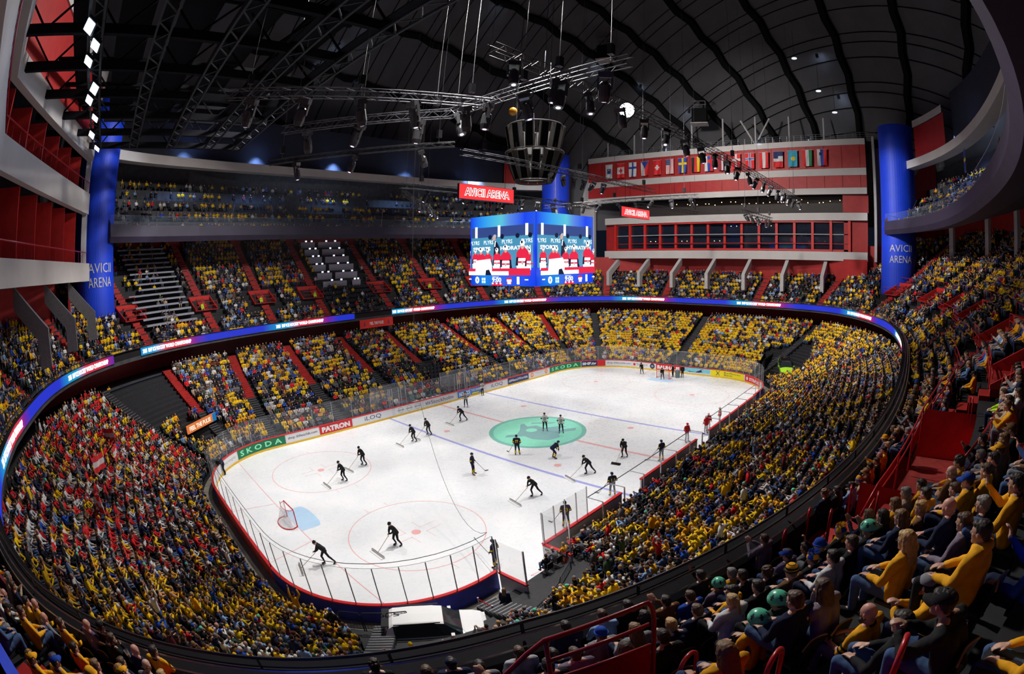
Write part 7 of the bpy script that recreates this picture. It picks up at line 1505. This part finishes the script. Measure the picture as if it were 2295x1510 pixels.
# ------------------------------------------------------------------ cars
def car(loc, rz, body, label, roof=None, tilt=0):
    t = empty('car', loc, rz, label, 'car'); t.rotation_euler = (0, tilt, rz); glass = mat('car_glass', (.02, .03, .035), .05, var=.02, spec=.9); trim = mat('car_trim', (.02, .02, .022), .4)
    ST = [(-2.36, .70, .62, .90, 0), (-2.30, .86, .80, 1.02, 0), (-2.12, .92, .74, 1.42, 1), (-1.85, .93, .70, 1.58, 1), (-1.0, .935, .69, 1.63, 1), (0, .935, .69, 1.61, 1), (.45, .93, .68, 1.54, 1), (1.2, .925, .72, 1.07, 2), (1.3, .92, .80, 1.03, 0), (1.8, .91, .80, .98, 0), (2.15, .86, .72, .90, 0), (2.34, .74, .60, .78, 0), (2.38, .66, .5, .60, 0)]
    def ring_(x, w, wt, zt, c):
        zb = .30; bl = min(zt - .03, .98) if c else zt - .06; pts = [(w * .82, zb), (w * .99, .42), (w, .66), (w * .985, bl), (wt if c else w * .9, zt - .05 if c else zt - .02), (wt * .85 if c else w * .6, zt), (0, zt + .025)]
        return [(x, y, z) for y, z in pts] + [(x, -y, z) for y, z in pts[-2::-1]]
    rows = [ring_(*s) for s in ST]; n = len(rows[0]); hull = MB().use(body); g = MB().use(glass); rf = MB().use(roof or body)
    for i in range(len(rows) - 1):
        for k in range(n - 1):
            q = [rows[i][k], rows[i][k + 1], rows[i + 1][k + 1], rows[i + 1][k]]; seg = k if k < n // 2 else n - 2 - k; cab = ST[i][4] and ST[i + 1][4]; x0, x1 = ST[i][0], ST[i + 1][0]
            if seg == 3 and cab and x0 > -2.0 and x1 < 1.25: tgt = g
            elif seg >= 4 and (ST[i][4], ST[i + 1][4]) == (1, 2): tgt = g
            elif seg >= 4 and ST[i][4] == 0 and ST[i + 1][4] == 1 and x0 < 0: tgt = g
            elif seg >= 4 and cab: tgt = rf
            else: tgt = hull
            tgt.add(q, [(0, 1, 2, 3)])
    hull.add(rows[0], [tuple(range(n))]); hull.add(rows[-1], [tuple(range(n - 1, -1, -1))]); hull.obj('body', t); g.obj('windows', t); rf.obj('roof', t)
    p = MB().use(trim); [p.bar((-1.8, s * .74, 1.62), (.3, s * .72, 1.62), .04, .04) for s in (-1, 1)]; p.obj('roof_rail', t); MB().use(trim).add([(-1.5, -.04, 1.66), (-1.5, .04, 1.66), (-1.75, 0, 1.76), (-1.75, 0, 1.66)], [(0, 1, 2), (0, 3, 1), (0, 2, 3), (1, 3, 2)]).obj('roof_antenna', t)
    MB().use(trim).box((-2.2, 0, 1.50), (.35, 1.36, .05)).obj('rear_spoiler', t)
    for x in (-1.42, 1.42):
        for s in (-1, 1):
            w = MB().use(trim); w.v = []; w.lathe([(.345, -.11), (.345, .11), (.2, .12)], n=20); w.v = [(vx, vz, vy) for vx, vy, vz in w.v]; w.v = [(x + a, s * .84 + b_, .345 + c) for a, b_, c in w.v]; wo = w.obj('wheel', t)
            h = MB().use(STEEL); h.lathe([(.19, .0), (.21, .03)], n=14); h.v = [(x + a, s * (.96) + c * s, .345 + b_) for a, b_, c in h.v]; h.obj('hub_cap', wo)
    for s in (-1, 1): MB().use(body).box((.75, s * 1.02, 1.05), (.16, .2, .13)).obj('wing_mirror', t); MB().use(WHITE).box((2.25, s * .62, .75), (.18, .3, .12)).obj('headlight', t); MB().use(RED).box((-2.3, s * .68, .95), (.1, .3, .14)).obj('tail_light', t)
    MB().use(trim).box((2.36, 0, .5), (.06, 1.0, .22)).obj('grille', t)
    return t
car((-25.75, -15.95, 0), R_(-37), mat('car_white', (.92, .92, .92), .12, var=.01, spec=.7), 'white car parked behind the near end boards at the bottom of the rink')
car((31.6, -15.6, 1.3), R_(200), mat('car_lime', (.45, .85, .02), .15, var=.01, spec=.7), 'lime green car with a black roof on a stand beyond the far right corner', roof=mat('car_roof_black', (.01, .01, .012), .1, spec=.8), tilt=.12)
MB().use(RIB).box((31.8, -15.6, .7), (6.4, 5.2, 1.1)).obj('car_stand', label='black stand under the lime green car', cat='stand')
MB().use(RIB).box((33.6, -12.6, 1.6), (4.6, .25, 2.6), .0).obj('black_screen', label='black wall beside the lime green car', cat='wall screen')
# ------------------------------------------------------------------ camera platform at the left
t = empty('camera_platform', (-41, 20, 0), label='black camera platform with a red topped glass rail in the left lower stand', cat='platform'); PP = [(-46.0, 16.2), (-41.1, 16.4), (-36.6, 25.6), (-40.2, 28.0)]; zz = 5.1
MB().use(RIB).add([(x + 41, y - 20, z) for z in (1.2, zz) for x, y in PP], [(4, 5, 6, 7), (0, 1, 5, 4), (1, 2, 6, 5), (2, 3, 7, 6)]).obj('deck', t)
MB().use(mat('platform_glass_tint', (.12, .12, .10), .2, alpha=.35)).add([(x + 41, y - 20, z) for z in (zz, zz + 1.15) for x, y in PP[:3]], [(0, 1, 4, 3), (1, 2, 5, 4)]).obj('glass_rail', t)
MB().use(REDRAIL).tube([(x + 41, y - 20, zz + 1.2) for x, y in PP[:3]] + [(-38.8 + 41, 26.4 - 20, zz + 1.2)], .06, 5).obj('red_handrail', t); MB().use(OFFW).tube([(x + 41, y - 20, zz + .03) for x, y in PP[:3]], .05, 5).obj('edge_trim', t)
for k, (x, y) in enumerate(((-40, 19.6), (-39.2, 21.2), (-42.2, 18.4), (-38.2, 23.2))): person((x, y, zz), R_(-60), STAND['easy'] if k % 2 else SIT['lap'], 'easy' if k % 2 else 'lap', top=('black', 'navy', 'black', 'gold')[k], bottom='black', label=f'camera crew member in {("black", "navy", "black", "yellow")[k]} on the platform, {ORD[k]} from the rink', vox=.018)
for k, (x, y) in enumerate(((-39.6, 18.7), (-38.3, 21.3))):
    c = empty('tv_camera', (x, y, zz), R_(-50), f'television camera on a tripod on the platform, {("left", "right")[k]} one', 'camera')
    for q in range(3): MB().use(BLACK).tube([(0, 0, 1.2), (.45 * math.cos(q * 2.1), .45 * math.sin(q * 2.1), 0)], .025, 5).obj('tripod_leg', c)
    MB().use(BLACK).box((0, 0, 1.35), (.55, .22, .28)).obj('body', c); MB().use(BLACK).lathe([(.09, 0), (.12, .35)], n=12).obj('lens', c)
c = empty('tv_camera', (-28.6, 11.0, 1.2), R_(-60), 'television camera on the glass in the left corner of the rink', 'camera'); MB().use(BLACK).box((0, 0, .25), (.6, .25, .3)).obj('body', c); MB().use(BLACK).box((.4, 0, .25), (.3, .18, .18)).obj('lens', c); MB().use(BLACK).box((0, 0, .05), (.15, .15, .2)).obj('head', c)
# entrance tunnel with its orange sign behind the far left corner
t = empty('tunnel_entrance', (-28.3, 18.0, 0), R_(38), 'black player tunnel with an orange sign reading FEEL THE PULSE behind the left corner', 'tunnel'); MB().use(RIB).box((0, 1.6, 1.3), (4.9, 3, 2.6)).obj('tunnel_box', t); b = MB().use(mat('sign_orange', emit=(.85, .22, .05), estr=.8)).box((0, 0, 3.0), (4.9, .12, .75)); b.obj('sign_panel', t); MB().use(em('signblue', (.0, .22, .55), .8)).box((2.15, -.02, 3.0), (.6, .12, .75)).obj('sign_panel', t)
V, F = fit_text('FEEL THE PULSE', 3.6, .4, .03); b = MB().use(em('signtext', (1, .85, .7), 1.2)); b.add([(x - .3, -.07, 3.0 + z) for x, z in V], F); b.obj('lettering', t)
# press desks in the upper stand of the far side
PD = mat('press_panel_lilac', (.40, .38, .46), .6, var=.05)
for r_, (j, segs) in enumerate(((7, ((58.9, 60.4), (61.4, 65.6))), (9, ((58.6, 62.6), (63.2, 65.8))), (11, ((58.4, 62.9), (63.5, 66.0))), (13, ((58.4, 62.8), (63.4, 65.9))), (15, ((58.4, 62.6), (63.2, 65.8))), (17, ((58.4, 62.6), (63.2, 65.8))))):
    for i, (s0, s1) in enumerate(segs):
        ss = np.linspace(s0, s1, 6); nd = upnd(j); z = upz(j); b = MB().use(PD); P = lambda q: ringp(ss, q)[0]; b.grid([[(x, y, z_) for x, y in P(q)] for q, z_ in ((nd + .05, z - .15), (nd, z + .95), (nd + .55, z + .97))])
        o = empty('press_desk', (0, 0, 0), label=f'pale press desk in the far upper stand, {ORD[r_]} row from below, {("right", "left")[i]} one', cat='desk', group='pale press desks'); b.obj('front_panel', o)
        for s_ in ss[1:-1:2]: x, y = ringp(s_, nd + .25)[0]; MB().use(em('laptop', (.8, .85, 1), 1.6)).box((x, y, z + 1.12), (.34, .03, .22), math.atan2(*ringp(s_)[1][::-1]) + 1.57).obj('laptop_screen', o)
for r_, j in enumerate(range(3, 18)):
    s0, s1 = (87, 94.2) if j < 9 else (86.8, 92.5); ss = np.linspace(s0, s1, 8); nd = upnd(j) - .35; z = upz(j); b = MB().use(mat('desk_top_grey', (.26, .27, .33), .5)); P = lambda q: ringp(ss, q)[0]; b.grid([[(x, y, z_) for x, y in P(q)] for q, z_ in ((nd, z + .55), (nd, z + .74), (nd + .42, z + .76))]); o = empty('press_desk', (0, 0, 0), label=f'long dark grey press desk beside the left column, {ORD[r_]} from below', cat='desk', group='long press desks beside the left column'); b.obj('desk_top', o)
# press desk with red front under the near balcony and media row
ss = np.linspace(166.5, 176.8, 14); b = MB().use(RED); pr_ = [lower(s, .955)[0] for s in ss]; t = empty('press_table', (0, 0, 0), label='long press table with a bright red front at the top of the near lower stand', cat='table'); z = lowz(.93)
b.grid([[(p[0], p[1], z + .3) for p in pr_], [(p[0], p[1], z + 1.05) for p in pr_]]); b.obj('front_panel', t); b = MB().use(DARK); b.grid([[(p[0], p[1], z + 1.05) for p in pr_], [(*lower(s, 1.02)[0], z + 1.05) for s in ss]]); b.obj('table_top', t)
for k in range(9):
    s = 167.2 + 1.05 * k; x, y = lower(s, .985)[0]; a = math.atan2(*lower(s, .5)[1][::-1]); MB().use(CL['white']).box((x, y, z + 1.065), (.3, .22, .01), a + rr.uniform(-.3, .3)).obj('paper_sheet', label=f'white paper on the near press table, {ORD[k]} from the left', cat='paper', group='papers on the near press table')
x, y = lower(169.4, .99)[0]; t = empty('monitor', (x, y, z + 1.06), R_(125), 'lit monitor on the near press table', 'monitor'); MB().use(em('monitor', (.35, .45, .95), 1.5)).box((0, 0, .28), (.62, .03, .36)).obj('screen', t); MB().use(BLACK).box((0, .03, .28), (.66, .03, .4)).obj('case', t); MB().use(BLACK).box((0, .05, .05), (.2, .15, .1)).obj('stand', t)
for k in range(4): x, y = lower(172.0 + 1.0 * k, 1.03)[0]; person((x, y, z), R_(110), SIT['lap'], 'lap', top='teal', bottom='black', hair=('short', ('grey', 'brown', 'blonde', 'dark')[k]), label=f'volunteer in teal behind the near press table, {ORD[k]} from the left', group='volunteers in teal behind the near press table')
# ------------------------------------------------------------------ red rails of the near upper stand
t = empty('stair_balustrade', (-31.8, -29.2, 9.5), label='thick red rail crossing the bottom of the photo in front of several heads', cat='railing'); O = Vector((-31.8, -29.2, 9.5)); q = lambda *p: Vector(p) - O
A, B_, C_, D_, E2_, F_, G_, H_, I_ = (-32.41, -28.59, 11.8), (-32.17, -28.68, 11.92), (-31.21, -29.5, 12.25), (-31.23, -29.56, 12.12), (-31.3, -29.62, 10.2), (-32.2, -28.72, 11.6), (-31.26, -29.55, 11.95), (-32.15, -28.8, 11.3), (-31.28, -29.58, 11.62)
MB().use(REDRAIL).tube([q(-33.1, -28.2, 11.1), q(*A), q(*B_), q(-31.26, -29.46, 12.235), q(*C_), q(-31.2, -29.56, 12.18), q(-31.24, -29.6, 12.0), q(*E2_)], .032, 10).obj('top_rail', t, smooth=True); MB().use(REDRAIL).tube([q(*F_), q(*G_)], .026, 8).obj('middle_rail', t, smooth=True); MB().use(REDRAIL).tube([q(*H_), q(*I_)], .022, 8).obj('lower_rail', t, smooth=True)
MB().use(REDRAIL).tube([q(-32.17, -28.7, 11.9), q(-32.2, -28.72, 9.9)], .03, 8).obj('post', t, smooth=True)
MB().use(RED).add([q(*H_), q(*I_), q(-31.3, -29.6, 9.9), q(-32.2, -28.75, 9.9)], [(0, 1, 2, 3)]).obj('side_panel', t)
HP = [(-24.82, -29.62, 8.95, 'at the parapet'), (-23.49, -29.92, 8.95, 'at the parapet further right'), (-24.59, -30.62, 9.56, 'in the second row'), (-22.94, -30.88, 9.5, 'in the second row further right'), (-24.63, -31.67, 10.17, 'in the third row'), (-17.97, -34.43, 10.9, 'beside the far gangway'), (-18.31, -35.49, 11.7, 'above the far gangway'), (-32.45, -32.3, 12.55, 'largest one at the bottom edge'), (-31.99, -31.25, 11.76, 'second largest at the bottom edge'), (-31.56, -30.21, 10.96, 'small one at the bottom right of the long red rail')]
for k, (x, y, z, w_) in enumerate(HP):
    s = ring_s(x, y); _, n = ringp(s); a = math.atan2(n[1], n[0]); r = empty('hoop_handrail', (x, y, z), a, f'red hoop shaped handrail {w_}', 'handrail', 'red hoop handrails'); wd = .17
    pts = [(-wd * 0, -wd, 0), (0, -wd, .82)] + [(0, -wd * math.cos(v), .82 + wd * math.sin(v)) for v in np.linspace(.3, 2.84, 8)] + [(0, wd, .82), (0, wd, 0)]; ro = Matrix.Rotation(R_(20), 3, 'Z'); MB().use(REDRAIL).tube([ro @ Vector(v) for v in pts], .027, 10).obj('hoop', r, smooth=True)
# gangway landing
def gang(nd, s, z): x, y = ringp(s, nd)[0]; return (x, y, z)
t = empty('red_gangway', (0, 0, 0), label='red gangway landing with rails cut into the near upper stand', cat='gangway'); ss = np.linspace(164.7, 170.2, 9)
MB().use(mat('gangway_red_floor', (.30, .035, .03), .55, var=.25, scale=4)).grid([[gang(1.4, s, 9.42) for s in ss], [gang(4.0, s, 9.46) for s in ss]]).obj('landing', t); b = MB().use(RED)
b.grid([[gang(3.9, s, 9.3) for s in ss], [gang(3.92, s, 10.75) for s in ss]]); b.grid([[gang(n_, 164.65, 9.3) for n_ in (1.4, 4)], [gang(n_, 164.65, 10.6) for n_ in (1.4, 4)]]); b.grid([[gang(1.42, s, 9.0) for s in ss], [gang(1.4, s, 9.9) for s in ss]]); b.grid([[gang(n_, 170.2, 9.3) for n_ in (1.4, 4)], [gang(n_, 170.2, 11.2) for n_ in (2, 4)]]); b.obj('side_walls', t)
for dz, r_ in ((1.2, .034), (.85, .026)): MB().use(REDRAIL).tube([gang(1.9, 163.7, 9.4 + dz - .4)] + [gang(1.9, s, 9.45 + dz + .11 * (s - 164.7)) for s in ss] + [gang(2.3, 172.6, 10.9 + dz - .35)], r_, 7).obj('rail', t, smooth=True)
for s in (164.7, 166.5, 168.3, 170.2): MB().use(REDRAIL).tube([gang(1.9, s, 9.6), gang(1.9, s, 9.45 + 1.2 + .11 * (s - 164.7))], .028, 6).obj('post', t)
for k, (sa_, na, za, sb_, nb, zb) in enumerate(((163.2, 4.3, 12.35, 172.2, 5.2, 12.6), (162.6, 4.9, 12.6, 170.5, 5.8, 13.0), (170.6, 2.2, 11.3, 176.8, 3.0, 11.7), (172.0, 4.4, 12.3, 177.5, 4.4, 12.3), (178.5, 3.2, 11.6, 186, 3.2, 11.6), (188, 4.2, 12.3, 195.5, 4.2, 12.3), (197, 4.6, 12.6, 203, 4.6, 12.6), (176.5, 6.2, 13.8, 181, 6.2, 13.8))):
    r = empty('stand_rail', (0, 0, 0), label=f'red tube rail in the near upper stand, {ORD[k]} from the camera', cat='railing', group='red tube rails of the near upper stand'); s_ = np.linspace(sa_, sb_, 8); pts = [gang(na + (nb - na) * i / 7, s_[i], za + (zb - za) * i / 7) for i in range(8)]
    MB().use(REDRAIL).tube(pts, .034, 7).obj('top_rail', r, smooth=True); MB().use(REDRAIL).tube([(x, y, z - .4) for x, y, z in pts], .024, 6).obj('middle_rail', r)
    for i in (0, 2, 4, 7): MB().use(REDRAIL).tube([pts[i], (pts[i][0], pts[i][1], pts[i][2] - 1.0)], .026, 6).obj('post', r)
# cups
CUP = clearmat('cup_plastic', (.75, .78, .82), .35, .2); BEER = mat('beer', (.45, .22, .03), .3)
for k, (x, y, z, lab) in enumerate([(-31.75, -27.0, 9.3, 'clear plastic cup held up at the bottom edge, left one'), (-31.4, -27.25, 9.3, 'clear plastic cup held up at the bottom edge, right one'), (-28.9, -31.3, 11.75, 'plastic cup with beer beside the yellow and black striped beanie'), (-37.3, -24.3, 10.9, 'clear plastic cup between the two bald men at the lower left')]):
    t = empty('plastic_cup', (x, y, z), label=lab, cat='cup'); MB().use(CUP).lathe([(.034, 0), (.046, .13)], n=14, cap=False).obj('cup_wall', t); MB().use(BEER).lathe([(.033, .003), (.038, .05)], n=14).obj('drink', t)
# hi-vis stewards at entrances, and flags among the red fans
for k, (s, j, z) in enumerate([(67.6, 4.0, 0), (76.2, 4.0, 0), (85, 4.0, 0), (47.3, 4.0, 0)]):
    x, y = ringp(s + .5, upnd(j) + .3)[0]; person((x, y, upz(j)), math.atan2(-y, -x), STAND['easy'], 'easy', top='hivis', bottom='navy', label=f'steward in a hi-vis vest at the {("third", "fourth", "fifth", "second")[k]} red entrance of the far upper stand', vox=.018, group='stewards at the red entrances')
def fanflag(s, tt, h, label, k):
    x, y = lower(s, tt)[0]; z = lowz(tt) + h; t = empty('fan_flag', (x, y, z), R_(60 + 25 * k), label, 'flag', 'red white red flags among the fans'); b = MB(); b.mats = [FW_, FR]; b.grid([[(i * .12, .10 * math.sin(i * .8 + k + j * .2), -j * .11 + .04 * math.sin(i * .5)) for i in range(14)] for j in range(10)]); b.m = [0 if j in (3, 4, 5) else 1 for j in range(9) for i in range(13)]; b.obj('cloth', t); MB().use(OFFW).tube([(0, 0, .1), (0, 0, -1.5)], .014, 5).obj('pole', t)
for k, (s, tt) in enumerate(((121.5, .60), (117.5, .50), (127.5, .55), (112.5, .55))): fanflag(s, tt, 2.0, f'red white red flag held up among the red fans at the left, {ORD[k]} one', k)
